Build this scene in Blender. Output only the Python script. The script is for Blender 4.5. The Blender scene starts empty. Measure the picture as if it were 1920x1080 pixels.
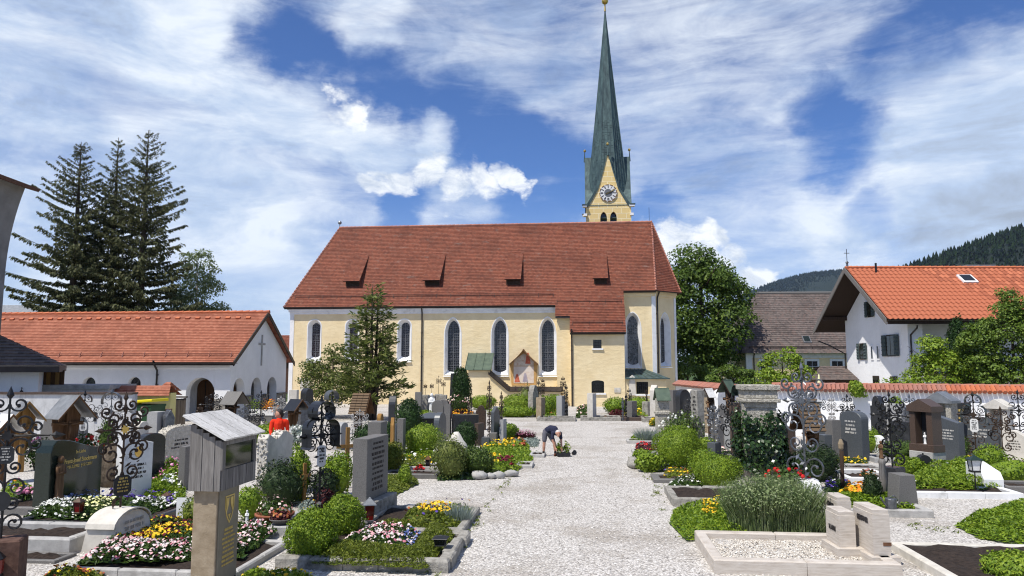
import bpy, bmesh, math, random
import numpy as np
from mathutils import Vector, Matrix, Euler
scene = bpy.context.scene
R = math.radians
YAW = R(-5.7)          # the church and its graveyard stand turned a little from the viewer
# ------------------------------------------------------------------ camera
cam_data = bpy.data.cameras.new("camera")
cam_data.sensor_width = 36.0
cam_data.lens = 26.0
cam_data.clip_start = 0.1
cam_data.clip_end = 12000.0
camera = bpy.data.objects.new("camera", cam_data)
scene.collection.objects.link(camera)
camera.location = (0.0, 0.0, 3.0)
camera.rotation_euler = (R(90 + 5.97), 0.0, 0.0)
scene.camera = camera
# ------------------------------------------------------------------ sun, sky, exposure
SUN_EL, SUN_AZ = 60.0, 48.0     # degrees; azimuth measured from behind the camera towards the left
sun_dir = Vector((-math.sin(R(SUN_AZ)) * math.cos(R(SUN_EL)),
    -math.cos(R(SUN_AZ)) * math.cos(R(SUN_EL)), math.sin(R(SUN_EL))))
sun_data = bpy.data.lights.new("sun", 'SUN')
sun_data.energy = 5.0
sun_data.angle = R(0.53)
sun_data.color = (1.0, 0.955, 0.88)
sun = bpy.data.objects.new("sun", sun_data)
scene.collection.objects.link(sun)
sun.location = (-30, -40, 80)
sun.rotation_euler = sun_dir.to_track_quat('Z', 'Y').to_euler()
scene.view_settings.view_transform = 'Standard'
scene.view_settings.look = 'None'
scene.view_settings.exposure = 0.1
scene.view_settings.gamma = 1.0
scene.view_settings.use_curve_mapping = False
scene.cycles.use_denoising = True
scene.cycles.filter_width = 1.15
scene.cycles.max_bounces = 6
scene.cycles.diffuse_bounces = 3
scene.cycles.glossy_bounces = 3
scene.cycles.transparent_max_bounces = 4
world = bpy.data.worlds.new("World")
scene.world = world
world.use_nodes = True
class NT:
 def __init__(self, tree):
  self.t = tree
  self.t.nodes.clear()
 def n(self, kind, **kw):
  nd = self.t.nodes.new(kind)
  for k, v in kw.items():
   setattr(nd, k, v)
  return nd
 def l(self, a, b):
  self.t.links.new(a, b)
 def math(self, op, a, b=None, c=None, clamp=False):
  nd = self.n('ShaderNodeMath', operation=op, use_clamp=clamp)
  for i, x in enumerate((a, b, c)):
   if x is None:
    continue
   if isinstance(x, (int, float)):
    nd.inputs[i].default_value = x
   else:
    self.l(x, nd.inputs[i])
  return nd.outputs[0]
 def ramp(self, fac, stops, interp='LINEAR'):
  nd = self.n('ShaderNodeValToRGB')
  cr = nd.color_ramp
  cr.interpolation = interp
  while len(cr.elements) < len(stops):
   cr.elements.new(0.5)
  for e, (p, col) in zip(cr.elements, stops):
   e.position = p
   e.color = (*col, 1.0) if not isinstance(col, (int, float)) else (col, col, col, 1.0)
  self.l(fac, nd.inputs[0])
  return nd.outputs[0]
 def mix(self, fac, a, b, mode='MIX'):
  nd = self.n('ShaderNodeMix', data_type='RGBA', blend_type=mode)
  for sock, x in ((nd.inputs[0], fac), (nd.inputs[6], a), (nd.inputs[7], b)):
   if isinstance(x, (int, float)):
    sock.default_value = x
   elif isinstance(x, tuple):
    sock.default_value = (*x, 1.0)
   else:
    self.l(x, sock)
  return nd.outputs[2]
 def noise(self, vec, scale, detail=4.0, rough=0.55, dist=0.0):
  nd = self.n('ShaderNodeTexNoise')
  if vec is not None:
   self.l(vec, nd.inputs['Vector'])
  nd.inputs['Scale'].default_value = scale
  nd.inputs['Detail'].default_value = detail
  nd.inputs['Roughness'].default_value = rough
  nd.inputs['Distortion'].default_value = dist
  return nd.outputs[0]
 def mapping(self, vec, scale=(1, 1, 1), rot=(0, 0, 0), loc=(0, 0, 0)):
  nd = self.n('ShaderNodeMapping')
  self.l(vec, nd.inputs[0])
  nd.inputs['Scale'].default_value = scale
  nd.inputs['Rotation'].default_value = rot
  nd.inputs['Location'].default_value = loc
  return nd.outputs[0]
 def smooth(self, x, a, b):
  nd = self.n('ShaderNodeMapRange', interpolation_type='SMOOTHSTEP')
  self.l(x, nd.inputs[0])
  nd.inputs[1].default_value = a
  nd.inputs[2].default_value = b
  return nd.outputs[0]
def build_sky():
 w = NT(world.node_tree)
 out = w.n('ShaderNodeOutputWorld')
 bg = w.n('ShaderNodeBackground')
 w.l(bg.outputs[0], out.inputs[0])
 sky = w.n('ShaderNodeTexSky', sky_type='NISHITA')
 sky.sun_disc = False
 sky.sun_elevation = R(SUN_EL)
 sky.sun_rotation = R(180 + SUN_AZ)
 sky.altitude = 800
 sky.air_density = 1.0
 sky.dust_density = 0.35
 sky.ozone_density = 3.0
 bg.inputs[1].default_value = 0.11
 co = w.n('ShaderNodeTexCoord').outputs['Generated']
 # deepen the clear blue between the clouds
 clear = w.mix(1.0, sky.outputs[0], (0.50, 0.71, 1.08), 'MULTIPLY')
 # wind drags the cloud edges out of shape
 wn = w.n('ShaderNodeTexNoise')
 w.l(w.mapping(co, scale=(1, 1, 1.4)), wn.inputs['Vector'])
 wn.inputs['Scale'].default_value = 7.0
 wn.inputs['Detail'].default_value = 6.0
 wn.inputs['Roughness'].default_value = 0.6
 off = w.n('ShaderNodeVectorMath', operation='MULTIPLY_ADD')
 w.l(wn.outputs['Color'], off.inputs[0])
 off.inputs[1].default_value = (0.15, 0.15, 0.12)
 off.inputs[2].default_value = (-0.075, -0.075, -0.06)
 wco = w.n('ShaderNodeVectorMath', operation='ADD')
 w.l(co, wco.inputs[0])
 w.l(off.outputs[0], wco.inputs[1])
 wv = w.n('ShaderNodeVectorMath', operation='NORMALIZE')
 w.l(wco.outputs[0], wv.inputs[0])
 wv = wv.outputs[0]
 def blob(d, r1, r0=0.3):
  az, el = R(d[0]), R(d[1])
  nd = w.n('ShaderNodeVectorMath', operation='DOT_PRODUCT')
  w.l(wv, nd.inputs[0])
  nd.inputs[1].default_value = (math.sin(az) * math.cos(el), math.cos(az) * math.cos(el), math.sin(el))
  return w.smooth(nd.outputs['Value'], math.cos(R(r1)), math.cos(R(r0)))
 def most(items):
  o = blob(*items[0])
  for k in items[1:]:
   o = w.math('MAXIMUM', o, blob(*k))
  return o
 thick = most([((-34.74,21.98), 12), ((-25.32,22.22), 8), ((-32.41,13.42), 13), ((-22.42,13.52), 9), ((-20.05,19.19), 4.6), ((-15.76,18.11), 4.4), ((-11.31,17.26), 4.0), ((-6.75,16.95), 2.8),
    ((-11.51,26.06), 4.5), ((31.96,16.25), 8), ((34.98,12.03), 10), ((28.56,12.15), 5.5), ((35.62,17.58), 7), ((24.73,9.56), 5), ((-13.39,19.06), 2.6), ((-17.35,18.91), 3.0), ((-9.26,17.76), 2.6)])
 veil = most([((-2.59,25.4), 7), ((0,23.19), 6), ((5.53,20.43), 6), ((12.27,23.09), 9), ((19.37,21.28), 7), ((12.9,15.8), 9), ((19.03,11.88), 7), ((25.7,22.85), 6), ((-20.37,7.93), 13), ((-4.6,11.29), 4), ((15.87,8.53), 6)])
 opens = most([((-18.26,22.69), 3.6), ((-14.65,21.03), 4), ((-10.14,20.42), 4.5), ((-4.67,19.1), 4.5), ((0,16.19), 4.6), ((4.21,14.54), 4), ((1.68,11.93), 4), ((-9.17,12.19), 2.5),
    ((24.29,15.37), 4.2), ((22.95,17.56), 3), ((32.67,22.79), 6), ((28.66,20.26), 4), ((35.35,22.15), 4), ((11.19,11.72), 3), ((26.48,10.53), 2.2)])
 m1 = w.mapping(co, scale=(1.3, 1.3, 4.4), rot=(0, R(26), 0))
 n1 = w.noise(m1, 3.4, 10.0, 0.64, 0.7)
 n2 = w.noise(w.mapping(co, scale=(1.1, 1.1, 5.5), rot=(0, R(-20), 0), loc=(3.1, 0.7, 1.9)), 6.0, 9.0, 0.64, 0.8)
 dens = w.math('ADD', w.math('MULTIPLY', n1, 0.62), w.math('MULTIPLY', n2, 0.42))
 dens = w.math('ADD', dens, w.math('MULTIPLY', thick, 0.25))
 mass = most([((31.68,16.64), 7), ((34.86,14.74), 8), ((-25.32,22.22), 6), ((-19.69,19.78), 3.6), ((-16.16,18.45), 3.4), ((-11.73,17.63), 3.2), ((-7.17,17.18), 2.4)])
 dens = w.math('ADD', dens, w.math('MULTIPLY', veil, 0.12))
 dens = w.math('ADD', dens, w.math('MULTIPLY', mass, 0.17))
 dens = w.math('SUBTRACT', dens, w.math('MULTIPLY', opens, 0.21))
 fac = w.math('MULTIPLY', w.smooth(dens, 0.34, 0.92), 0.92)
 # heavy parts turn grey, thin ones stay bright
 grey = most([((-35.37,22.46), 9), ((32.65,12.35), 7), ((35.12,9.64), 8), ((-34.49,18.14), 6)])
 shade = w.noise(w.mapping(co, scale=(1.3, 1.3, 3.4), loc=(1.7, 4.2, 0.6)), 4.2, 8.0, 0.62, 0.4)
 shade = w.math('SUBTRACT', shade, w.math('MULTIPLY', grey, 0.15))
 ccol = w.ramp(shade, [(0.24, (3.6, 4.1, 4.9)), (0.40, (4.9, 6.0, 7.8)), (0.58, (8.2, 8.8, 9.5))])
 # milky air low over the horizon, all the way round
 sep = w.n('ShaderNodeSeparateXYZ')
 w.l(co, sep.inputs[0])
 low = w.math('MULTIPLY', w.smooth(sep.outputs[2], 0.24, 0.02), 0.55)
 clear = w.mix(low, clear, (5.6, 6.5, 8.0))
 c1 = w.mix(fac, clear, ccol)
 # heaped white clouds with crisp edges
 heaps = most([((-7.15,15.27), 2.4), ((-9.61,14.18), 2.3), ((-4.63,14.05), 2.6), ((-2.32,14.08), 2.2), ((-11.24,13.72), 1.6), ((-0.21,14.26), 1.3), ((-13.39,19.25), 1.5),
    ((12.54,8.85), 2.6), ((14.3,8.27), 2.6), ((11.35,9.5), 2.0), ((16.61,7.7), 2.2), ((18.45,5.86), 1.9), ((17.5,5.5), 1.6), ((15.12,9.75), 1.8)])
 n3 = w.noise(w.mapping(co, scale=(1, 1, 1.9)), 21.0, 9.0, 0.62, 0.5)
 hd = w.math('ADD', w.math('MULTIPLY', n3, 1.25), w.math('MULTIPLY', heaps, 0.62))
 hfac = w.math('MULTIPLY', w.math('MULTIPLY', w.smooth(hd, 0.80, 1.32), w.smooth(heaps, 0.0, 0.25)), 0.92)
 hs = w.noise(w.mapping(co, scale=(1, 1, 1.6), loc=(0.0, 0.0, 0.012)), 21.0, 8.0, 0.62, 0.5)
 hcol = w.ramp(hs, [(0.34, (5.6, 6.3, 7.4)), (0.56, (9.6, 9.8, 9.9))])
 c2 = w.mix(hfac, c1, hcol)
 w.l(c2, bg.inputs[0])
build_sky()
# ------------------------------------------------------------------ materials
MATS = {}
def principled(name, rough=0.8, spec=0.3, metal=0.0):
 m = bpy.data.materials.new(name)
 m.use_nodes = True
 t = NT(m.node_tree)
 out = t.n('ShaderNodeOutputMaterial')
 b = t.n('ShaderNodeBsdfPrincipled')
 t.l(b.outputs[0], out.inputs[0])
 b.inputs['Roughness'].default_value = rough
 b.inputs['Specular IOR Level'].default_value = spec
 b.inputs['Metallic'].default_value = metal
 MATS[name] = m
 return m, t, b
def bump(t, b, h, strength, dist):
 nd = t.n('ShaderNodeBump')
 nd.inputs['Strength'].default_value = strength
 nd.inputs['Distance'].default_value = dist
 t.l(h, nd.inputs['Height'])
 t.l(nd.outputs[0], b.inputs['Normal'])
def objco(t):
 return t.n('ShaderNodeTexCoord').outputs['Object']
def noisy(name, c0, c1, scale=6.0, rough=0.8, bscale=40.0, bstr=0.3, bdist=0.01, spec=0.3, metal=0.0, dirt=None,
  dscale=1.3, stretch=(1, 1, 1), detail=6.0):
 m, t, b = principled(name, rough, spec, metal)
 co = t.mapping(objco(t), scale=stretch)
 col = t.ramp(t.noise(co, scale, detail, 0.6), [(0.32, c0), (0.68, c1)])
 if dirt:
  f = t.smooth(t.noise(co, dscale, 6.0, 0.65), 0.52, 0.72)
  col = t.mix(t.math('MULTIPLY', f, 0.75), col, dirt)
 t.l(col, b.inputs['Base Color'])
 bump(t, b, t.noise(co, bscale, 5.0, 0.6), bstr, bdist)
 return m
def leaf_mat(name, stops, rough=0.55, trans=0.25, spec=0.3):
 m = bpy.data.materials.new(name)
 m.use_nodes = True
 t = NT(m.node_tree)
 out = t.n('ShaderNodeOutputMaterial')
 b = t.n('ShaderNodeBsdfPrincipled')
 b.inputs['Roughness'].default_value = rough
 b.inputs['Specular IOR Level'].default_value = spec
 geo = t.n('ShaderNodeNewGeometry')
 k = len(stops)
 col = t.ramp(geo.outputs['Random Per Island'], [(i / max(1, k - 1), c) for i, c in enumerate(stops)])
 t.l(col, b.inputs['Base Color'])
 if trans > 0:
  tr = t.n('ShaderNodeBsdfTranslucent')
  t.l(col, tr.inputs[0])
  ms = t.n('ShaderNodeMixShader')
  ms.inputs[0].default_value = trans
  t.l(b.outputs[0], ms.inputs[1])
  t.l(tr.outputs[0], ms.inputs[2])
  t.l(ms.outputs[0], out.inputs[0])
 else:
  t.l(b.outputs[0], out.inputs[0])
 MATS[name] = m
 return m
def petal_mat(name, cols):
 m, t, b = principled(name, 0.6, 0.2)
 geo = t.n('ShaderNodeNewGeometry')
 k = len(cols)
 col = t.ramp(geo.outputs['Random Per Island'], [(i / k, c) for i, c in enumerate(cols)], 'CONSTANT')
 t.l(col, b.inputs['Base Color'])
 return m
def tile_mat(name, stops, rows, cols, rough=0.75, bstr=0.5, moss=None):
 m, t, b = principled(name, rough, 0.25)
 uv = t.n('ShaderNodeTexCoord').outputs['UV']
 br = t.n('ShaderNodeTexBrick')
 t.l(uv, br.inputs['Vector'])
 br.inputs['Scale'].default_value = 1.0
 br.inputs['Brick Width'].default_value = cols
 br.inputs['Row Height'].default_value = rows
 br.inputs['Mortar Size'].default_value = rows * 0.035
 br.inputs['Color1'].default_value = (0, 0, 0, 1)
 br.inputs['Color2'].default_value = (1, 1, 1, 1)
 br.inputs['Mortar'].default_value = (0.2, 0.2, 0.2, 1)
 col = t.ramp(br.outputs[0], [(i / (len(stops) - 1), c) for i, c in enumerate(stops)])
 big = t.noise(uv, 0.45, 6.0, 0.65)
 col = t.mix(t.smooth(big, 0.42, 0.70), col, t.mix(0.5, col, tuple(0.55 * x for x in stops[0])))
 if moss:
  f = t.smooth(t.noise(t.mapping(uv, scale=(1.0, 2.0, 1)), 0.9, 8.0, 0.72), 0.57, 0.70)
  col = t.mix(t.math('MULTIPLY', f, 0.55), col, moss)
 fine = t.noise(uv, 7.0, 4.0, 0.6)
 col = t.mix(0.35, col, t.ramp(fine, [(0.3, 0.35), (0.7, 1.0)]), 'MULTIPLY')
 t.l(col, b.inputs['Base Color'])
 bump(t, b, t.math('SUBTRACT', 1.0, br.outputs['Fac']), bstr, 0.015)
 return m
def glass_mat(name, col, rough=0.08):
 m, t, b = principled(name, rough, 0.6)
 n = t.noise(objco(t), 2.5, 3.0, 0.5)
 t.l(t.ramp(n, [(0.3, tuple(0.6 * c for c in col)), (0.7, col)]), b.inputs['Base Color'])
 return m
def make_materials():
 # ground
 m, t, b = principled('gravel', 0.9, 0.15)
 co = objco(t)
 vo = t.n('ShaderNodeTexVoronoi')
 t.l(co, vo.inputs['Vector'])
 vo.inputs['Scale'].default_value = 30.0
 g = t.ramp(vo.outputs['Color'], [(0.0, (0.235, 0.21, 0.18)), (0.30, (0.49, 0.455, 0.41)), (0.65, (0.64, 0.605, 0.555)), (1.0, (0.77, 0.735, 0.69))])
 n = t.noise(co, 0.42, 6.0, 0.65)
 g = t.mix(t.math('MULTIPLY', t.smooth(n, 0.47, 0.64), 0.6), g, (0.33, 0.285, 0.23))
 tr = t.noise(t.mapping(co, scale=(1.0, 0.10, 1.0), rot=(0, 0, R(5.7))), 1.3, 5.0, 0.6)
 g = t.mix(t.math('MULTIPLY', t.smooth(tr, 0.54, 0.70), 0.30), g, (0.40, 0.37, 0.33))
 n2 = t.noise(co, 5.0, 5.0, 0.7)
 g = t.mix(t.math('MULTIPLY', t.smooth(n2, 0.58, 0.75), 0.35), g, (0.30, 0.28, 0.26))
 edge = t.smooth(vo.outputs['Distance'], 0.35, 0.85)
 g = t.mix(t.math('MULTIPLY', edge, 0.6), g, (0.17, 0.16, 0.15))
 t.l(g, b.inputs['Base Color'])
 bump(t, b, t.math('SUBTRACT', 1.0, vo.outputs['Distance']), 0.75, 0.025)
 leaf_mat('pebbles', [(0.17, 0.155, 0.14), (0.42, 0.39, 0.355), (0.55, 0.52, 0.48), (0.66, 0.63, 0.59), (0.78, 0.75, 0.71)], 0.85, 0.0, 0.2)
 leaf_mat('chippings', [(0.30, 0.25, 0.20), (0.48, 0.43, 0.36), (0.60, 0.56, 0.49), (0.72, 0.69, 0.63)], 0.85, 0.0, 0.2)
 noisy('soil', (0.018, 0.012, 0.009), (0.055, 0.038, 0.028), 14, 0.95, 60, 1.0, 0.03)
 noisy('grass', (0.03, 0.055, 0.012), (0.075, 0.12, 0.028), 9, 0.9, 60, 1.0, 0.05)
 noisy('forest', (0.004, 0.009, 0.006), (0.009, 0.018, 0.010), 0.02, 0.95, 0.15, 1.0, 4.0)
 # stone
 noisy('granite_dark', (0.018, 0.019, 0.021), (0.038, 0.040, 0.044), 60, 0.22, 90, 0.03, 0.002, 0.5)
 noisy('granite_green', (0.010, 0.016, 0.012), (0.022, 0.032, 0.024), 70, 0.16, 90, 0.03, 0.002, 0.5)
 noisy('granite_slate', (0.055, 0.062, 0.068), (0.10, 0.11, 0.12), 50, 0.35, 90, 0.05, 0.002, 0.4)
 noisy('granite_mid', (0.105, 0.10, 0.093), (0.20, 0.19, 0.177), 55, 0.6, 80, 0.15, 0.004, 0.3, dirt=(0.09, 0.085, 0.075))
 noisy('granite_light', (0.27, 0.27, 0.265), (0.42, 0.415, 0.40), 60, 0.6, 80, 0.15, 0.004, 0.3, dirt=(0.2, 0.19, 0.17))
 noisy('granite_brown', (0.050, 0.034, 0.026), (0.105, 0.070, 0.052), 45, 0.4, 80, 0.05, 0.003, 0.4)
 noisy('limestone', (0.50, 0.47, 0.41), (0.66, 0.62, 0.55), 5, 0.85, 50, 0.35, 0.01, 0.2, dirt=(0.30, 0.28, 0.24))
 noisy('limestone_rough', (0.46, 0.42, 0.34), (0.68, 0.63, 0.54), 12, 0.9, 22, 1.0, 0.06, 0.2)
 noisy('shell_stone', (0.28, 0.26, 0.21), (0.62, 0.58, 0.50), 16, 0.95, 26, 1.0, 0.06, 0.15, dirt=(0.15, 0.14, 0.12), dscale=4)
 noisy('marble', (0.66, 0.66, 0.65), (0.80, 0.80, 0.79), 4, 0.6, 50, 0.12, 0.004, 0.3, dirt=(0.42, 0.42, 0.40), dscale=2.2)
 noisy('concrete', (0.33, 0.32, 0.30), (0.47, 0.455, 0.43), 7, 0.92, 45, 0.6, 0.015, 0.15, dirt=(0.20, 0.19, 0.17))
 noisy('old_stone', (0.21, 0.195, 0.17), (0.40, 0.38, 0.335), 8, 0.92, 30, 0.8, 0.03, 0.15, dirt=(0.085, 0.085, 0.065), dscale=3)
 noisy('sandstone', (0.24, 0.185, 0.12), (0.37, 0.30, 0.21), 6, 0.9, 40, 0.5, 0.012, 0.15, dirt=(0.15, 0.12, 0.08))
 noisy('red_stone', (0.075, 0.040, 0.030), (0.135, 0.078, 0.058), 12, 0.85, 40, 0.5, 0.012, 0.2)
 noisy('boulder', (0.055, 0.042, 0.028), (0.17, 0.13, 0.09), 9, 0.85, 14, 1.0, 0.06, 0.25, stretch=(1, 1, 0.5))
 noisy('plinth_stone', (0.20, 0.185, 0.16), (0.36, 0.335, 0.29), 4, 0.9, 30, 0.8, 0.03, 0.2)
 m, t, b = principled('travertine', 0.55, 0.3)
 co = objco(t)
 st = t.mapping(co, scale=(1.0, 1.0, 9.0))
 n = t.noise(st, 4.0, 8.0, 0.65, 0.4)
 n2 = t.noise(t.mapping(co, scale=(1, 1, 30)), 5.0, 4.0, 0.6)
 c = t.ramp(n, [(0.3, (0.40, 0.345, 0.285)), (0.5, (0.52, 0.465, 0.40)), (0.7, (0.60, 0.55, 0.485))])
 c = t.mix(t.math('MULTIPLY', t.smooth(n2, 0.55, 0.7), 0.35), c, (0.34, 0.28, 0.22))
 t.l(c, b.inputs['Base Color'])
 bump(t, b, n2, 0.12, 0.004)
 # plaster
 m, t, b = principled('plaster_yellow', 0.92, 0.12)
 co = objco(t)
 n = t.noise(co, 0.9, 7.0, 0.65)
 c = t.ramp(n, [(0.3, (0.72, 0.575, 0.335)), (0.55, (0.80, 0.66, 0.41)), (0.75, (0.84, 0.71, 0.475))])
 st = t.noise(t.mapping(co, scale=(2.5, 2.5, 0.16)), 1.6, 6.0, 0.65)
 c = t.mix(t.math('MULTIPLY', t.smooth(st, 0.55, 0.75), 0.35), c, (0.56, 0.45, 0.28))
 t.l(c, b.inputs['Base Color'])
 h = t.math('ADD', t.noise(t.mapping(co, scale=(0.7, 0.7, 1.6)), 2.6, 5.0, 0.6), t.math('MULTIPLY', t.noise(co, 18.0, 3.0), 0.25))
 bump(t, b, h, 0.45, 0.07)
 m, t, b = principled('plaster_white', 0.92, 0.12)
 co = objco(t)
 n = t.noise(co, 0.8, 7.0, 0.65)
 c = t.ramp(n, [(0.3, (0.78, 0.78, 0.77)), (0.65, (0.87, 0.87, 0.86))])
 st = t.noise(t.mapping(co, scale=(2.0, 2.0, 0.22)), 1.5, 6.0, 0.7)
 c = t.mix(t.math('MULTIPLY', t.smooth(st, 0.56, 0.76), 0.32), c, (0.50, 0.49, 0.46))
 t.l(c, b.inputs['Base Color'])
 bump(t, b, t.noise(co, 4.0, 5.0, 0.6), 0.35, 0.05)
 m, t, b = principled('plaster_old', 0.95, 0.1)
 co = objco(t)
 n = t.noise(co, 1.1, 8.0, 0.7)
 c = t.ramp(n, [(0.3, (0.36, 0.36, 0.355)), (0.5, (0.55, 0.55, 0.545)), (0.7, (0.66, 0.66, 0.655))])
 st = t.noise(t.mapping(co, scale=(3.0, 3.0, 0.25)), 1.8, 7.0, 0.72)
 c = t.mix(t.math('MULTIPLY', t.smooth(st, 0.52, 0.70), 0.6), c, (0.20, 0.20, 0.185))
 t.l(c, b.inputs['Base Color'])
 bump(t, b, n, 0.5, 0.05)
 noisy('trim_white', (0.74, 0.74, 0.735), (0.84, 0.84, 0.835), 3, 0.85, 20, 0.25, 0.01, 0.15, dirt=(0.58, 0.575, 0.56))
 noisy('plaster_grey', (0.17, 0.17, 0.165), (0.25, 0.25, 0.245), 1.2, 0.95, 12, 0.5, 0.03, 0.1)
 m, t, b = principled('ashlar', 0.9, 0.12)
 uv = t.n('ShaderNodeTexCoord').outputs['UV']
 br = t.n('ShaderNodeTexBrick')
 t.l(uv, br.inputs['Vector'])
 br.inputs['Scale'].default_value = 1.0
 br.inputs['Brick Width'].default_value = 0.85
 br.inputs['Row Height'].default_value = 0.5
 br.inputs['Mortar Size'].default_value = 0.025
 br.inputs['Color1'].default_value = (0.72, 0.54, 0.235, 1)
 br.inputs['Color2'].default_value = (0.79, 0.61, 0.30, 1)
 br.inputs['Mortar'].default_value = (0.86, 0.75, 0.50, 1)
 t.l(br.outputs[0], b.inputs['Base Color'])
 bump(t, b, br.outputs['Fac'], 0.4, 0.02)
 # roofs
 tile_mat('tile_church', [(0.165, 0.052, 0.031), (0.215, 0.066, 0.037), (0.265, 0.083, 0.045), (0.235, 0.092, 0.057)], 0.17, 0.18, moss=(0.22, 0.20, 0.175))
 tile_mat('tile_orange', [(0.34, 0.115, 0.065), (0.40, 0.145, 0.083), (0.45, 0.175, 0.105)], 0.165, 0.18)
 tile_mat('tile_brown', [(0.10, 0.08, 0.072), (0.145, 0.118, 0.106), (0.19, 0.152, 0.134), (0.17, 0.115, 0.097)], 0.2, 0.2, moss=(0.20, 0.17, 0.14))
 leaf_mat('pantile', [(0.29, 0.085, 0.042), (0.38, 0.115, 0.056), (0.46, 0.15, 0.075)], 0.7, 0.0, 0.25)
 leaf_mat('captile', [(0.27, 0.115, 0.085), (0.34, 0.15, 0.11), (0.40, 0.165, 0.11), (0.30, 0.16, 0.135)], 0.8, 0.0, 0.2)
 leaf_mat('captile_new', [(0.44, 0.13, 0.06), (0.52, 0.165, 0.075), (0.40, 0.13, 0.075)], 0.8, 0.0, 0.2)
 leaf_mat('shingle', [(0.085, 0.055, 0.033), (0.14, 0.095, 0.058), (0.20, 0.145, 0.095), (0.12, 0.10, 0.08)], 0.85, 0.0, 0.15)
 m, t, b = principled('copper', 0.55, 0.4, 0.25)
 co = objco(t)
 n = t.noise(t.mapping(co, scale=(1.4, 1.4, 0.35)), 2.2, 8.0, 0.7)
 c = t.ramp(n, [(0.28, (0.022, 0.036, 0.040)), (0.45, (0.045, 0.075, 0.078)), (0.60, (0.075, 0.120, 0.118)), (0.75, (0.12, 0.18, 0.17))])
 rust = t.smooth(t.noise(co, 1.7, 7.0, 0.75), 0.68, 0.76)
 c = t.mix(t.math('MULTIPLY', rust, 0.6), c, (0.10, 0.052, 0.034))
 t.l(c, b.inputs['Base Color'])
 bump(t, b, n, 0.15, 0.02)
 noisy('copper_green', (0.050, 0.078, 0.054), (0.095, 0.132, 0.088), 3, 0.6, 20, 0.15, 0.01, 0.4, dirt=(0.05, 0.08, 0.065))
 # wood
 def wood(name, c0, c1, c2, axis, rough=0.85):
  m, t, b = principled(name, rough, 0.2)
  sc = [14.0, 14.0, 14.0]
  sc[axis] = 0.9
  co = t.mapping(objco(t), scale=tuple(sc))
  n = t.noise(co, 2.2, 8.0, 0.65, 0.6)
  oi = t.n('ShaderNodeObjectInfo').outputs['Random']
  c = t.ramp(n, [(0.28, c0), (0.5, c1), (0.74, c2)])
  k = t.ramp(oi, [(0, 0.72), (1, 1.0)])
  c = t.mix(1.0, c, k, 'MULTIPLY')
  t.l(c, b.inputs['Base Color'])
  bump(t, b, n, 0.5, 0.01)
  return m
 wood('wood_weathered', (0.10, 0.092, 0.085), (0.20, 0.185, 0.17), (0.30, 0.28, 0.26), 2)
 wood('wood_weathered_sunlit', (0.36, 0.34, 0.32), (0.62, 0.60, 0.57), (0.74, 0.72, 0.69), 0)  # much paler than the plank walls: sunlit whiteness put into the colour
 wood('wood_dark', (0.022, 0.014, 0.010), (0.045, 0.028, 0.019), (0.075, 0.046, 0.031), 2)
 wood('wood_brown', (0.075, 0.038, 0.018), (0.135, 0.070, 0.033), (0.20, 0.11, 0.055), 2)
 wood('wood_honey', (0.24, 0.125, 0.035), (0.36, 0.195, 0.06), (0.46, 0.27, 0.095), 2)
 wood('wood_fence', (0.055, 0.045, 0.038), (0.10, 0.083, 0.07), (0.15, 0.125, 0.105), 2)
 wood('wood_carved', (0.085, 0.045, 0.022), (0.155, 0.085, 0.042), (0.23, 0.135, 0.070), 2, 0.6)
 wood('bark', (0.035, 0.026, 0.019), (0.075, 0.057, 0.042), (0.12, 0.095, 0.072), 2)
 wood('bark_birch', (0.16, 0.14, 0.12), (0.42, 0.40, 0.37), (0.6, 0.58, 0.55), 0)
 # metal and small things
 noisy('iron', (0.014, 0.014, 0.015), (0.036, 0.035, 0.036), 12, 0.42, 60, 0.2, 0.003, 0.5, 0.6)
 noisy('iron_grey', (0.10, 0.105, 0.115), (0.22, 0.23, 0.245), 10, 0.38, 60, 0.2, 0.003, 0.5, 0.7)
 noisy('iron_pale', (0.26, 0.25, 0.235), (0.50, 0.48, 0.45), 12, 0.45, 60, 0.3, 0.004, 0.4, 0.25)
 noisy('iron_brown', (0.035, 0.022, 0.015), (0.085, 0.055, 0.036), 14, 0.55, 60, 0.3, 0.003, 0.4, 0.4)
 noisy('sheet_black', (0.016, 0.017, 0.020), (0.030, 0.032, 0.037), 5, 0.33, 30, 0.08, 0.004, 0.5, 0.3)
 noisy('sheet_green', (0.014, 0.030, 0.024), (0.026, 0.050, 0.038), 5, 0.38, 30, 0.08, 0.004, 0.5, 0.3)
 noisy('sheet_grey', (0.17, 0.18, 0.19), (0.28, 0.29, 0.30), 4, 0.45, 30, 0.1, 0.004, 0.5, 0.4)
 noisy('gutter', (0.028, 0.022, 0.020), (0.050, 0.038, 0.033), 3, 0.5, 30, 0.1, 0.004, 0.4, 0.3)
 noisy('gold', (0.62, 0.40, 0.10), (0.80, 0.56, 0.18), 8, 0.32, 40, 0.1, 0.003, 0.5, 0.85)
 noisy('letter_gold', (0.50, 0.36, 0.10), (0.66, 0.49, 0.16), 8, 0.5, 40, 0.05, 0.002, 0.4, 0.2)
 noisy('letter_dark', (0.022, 0.020, 0.022), (0.045, 0.040, 0.042), 8, 0.5, 40, 0.05, 0.002, 0.4, 0.3)
 noisy('letter_pale', (0.50, 0.48, 0.44), (0.64, 0.62, 0.58), 8, 0.6, 40, 0.05, 0.002, 0.3)
 noisy('letter_rust', (0.10, 0.045, 0.022), (0.17, 0.080, 0.040), 8, 0.6, 40, 0.05, 0.002, 0.3)
 noisy('bronze_plaque', (0.165, 0.145, 0.105), (0.215, 0.19, 0.14), 6, 0.55, 40, 0.05, 0.002, 0.4, 0.15)
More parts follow.
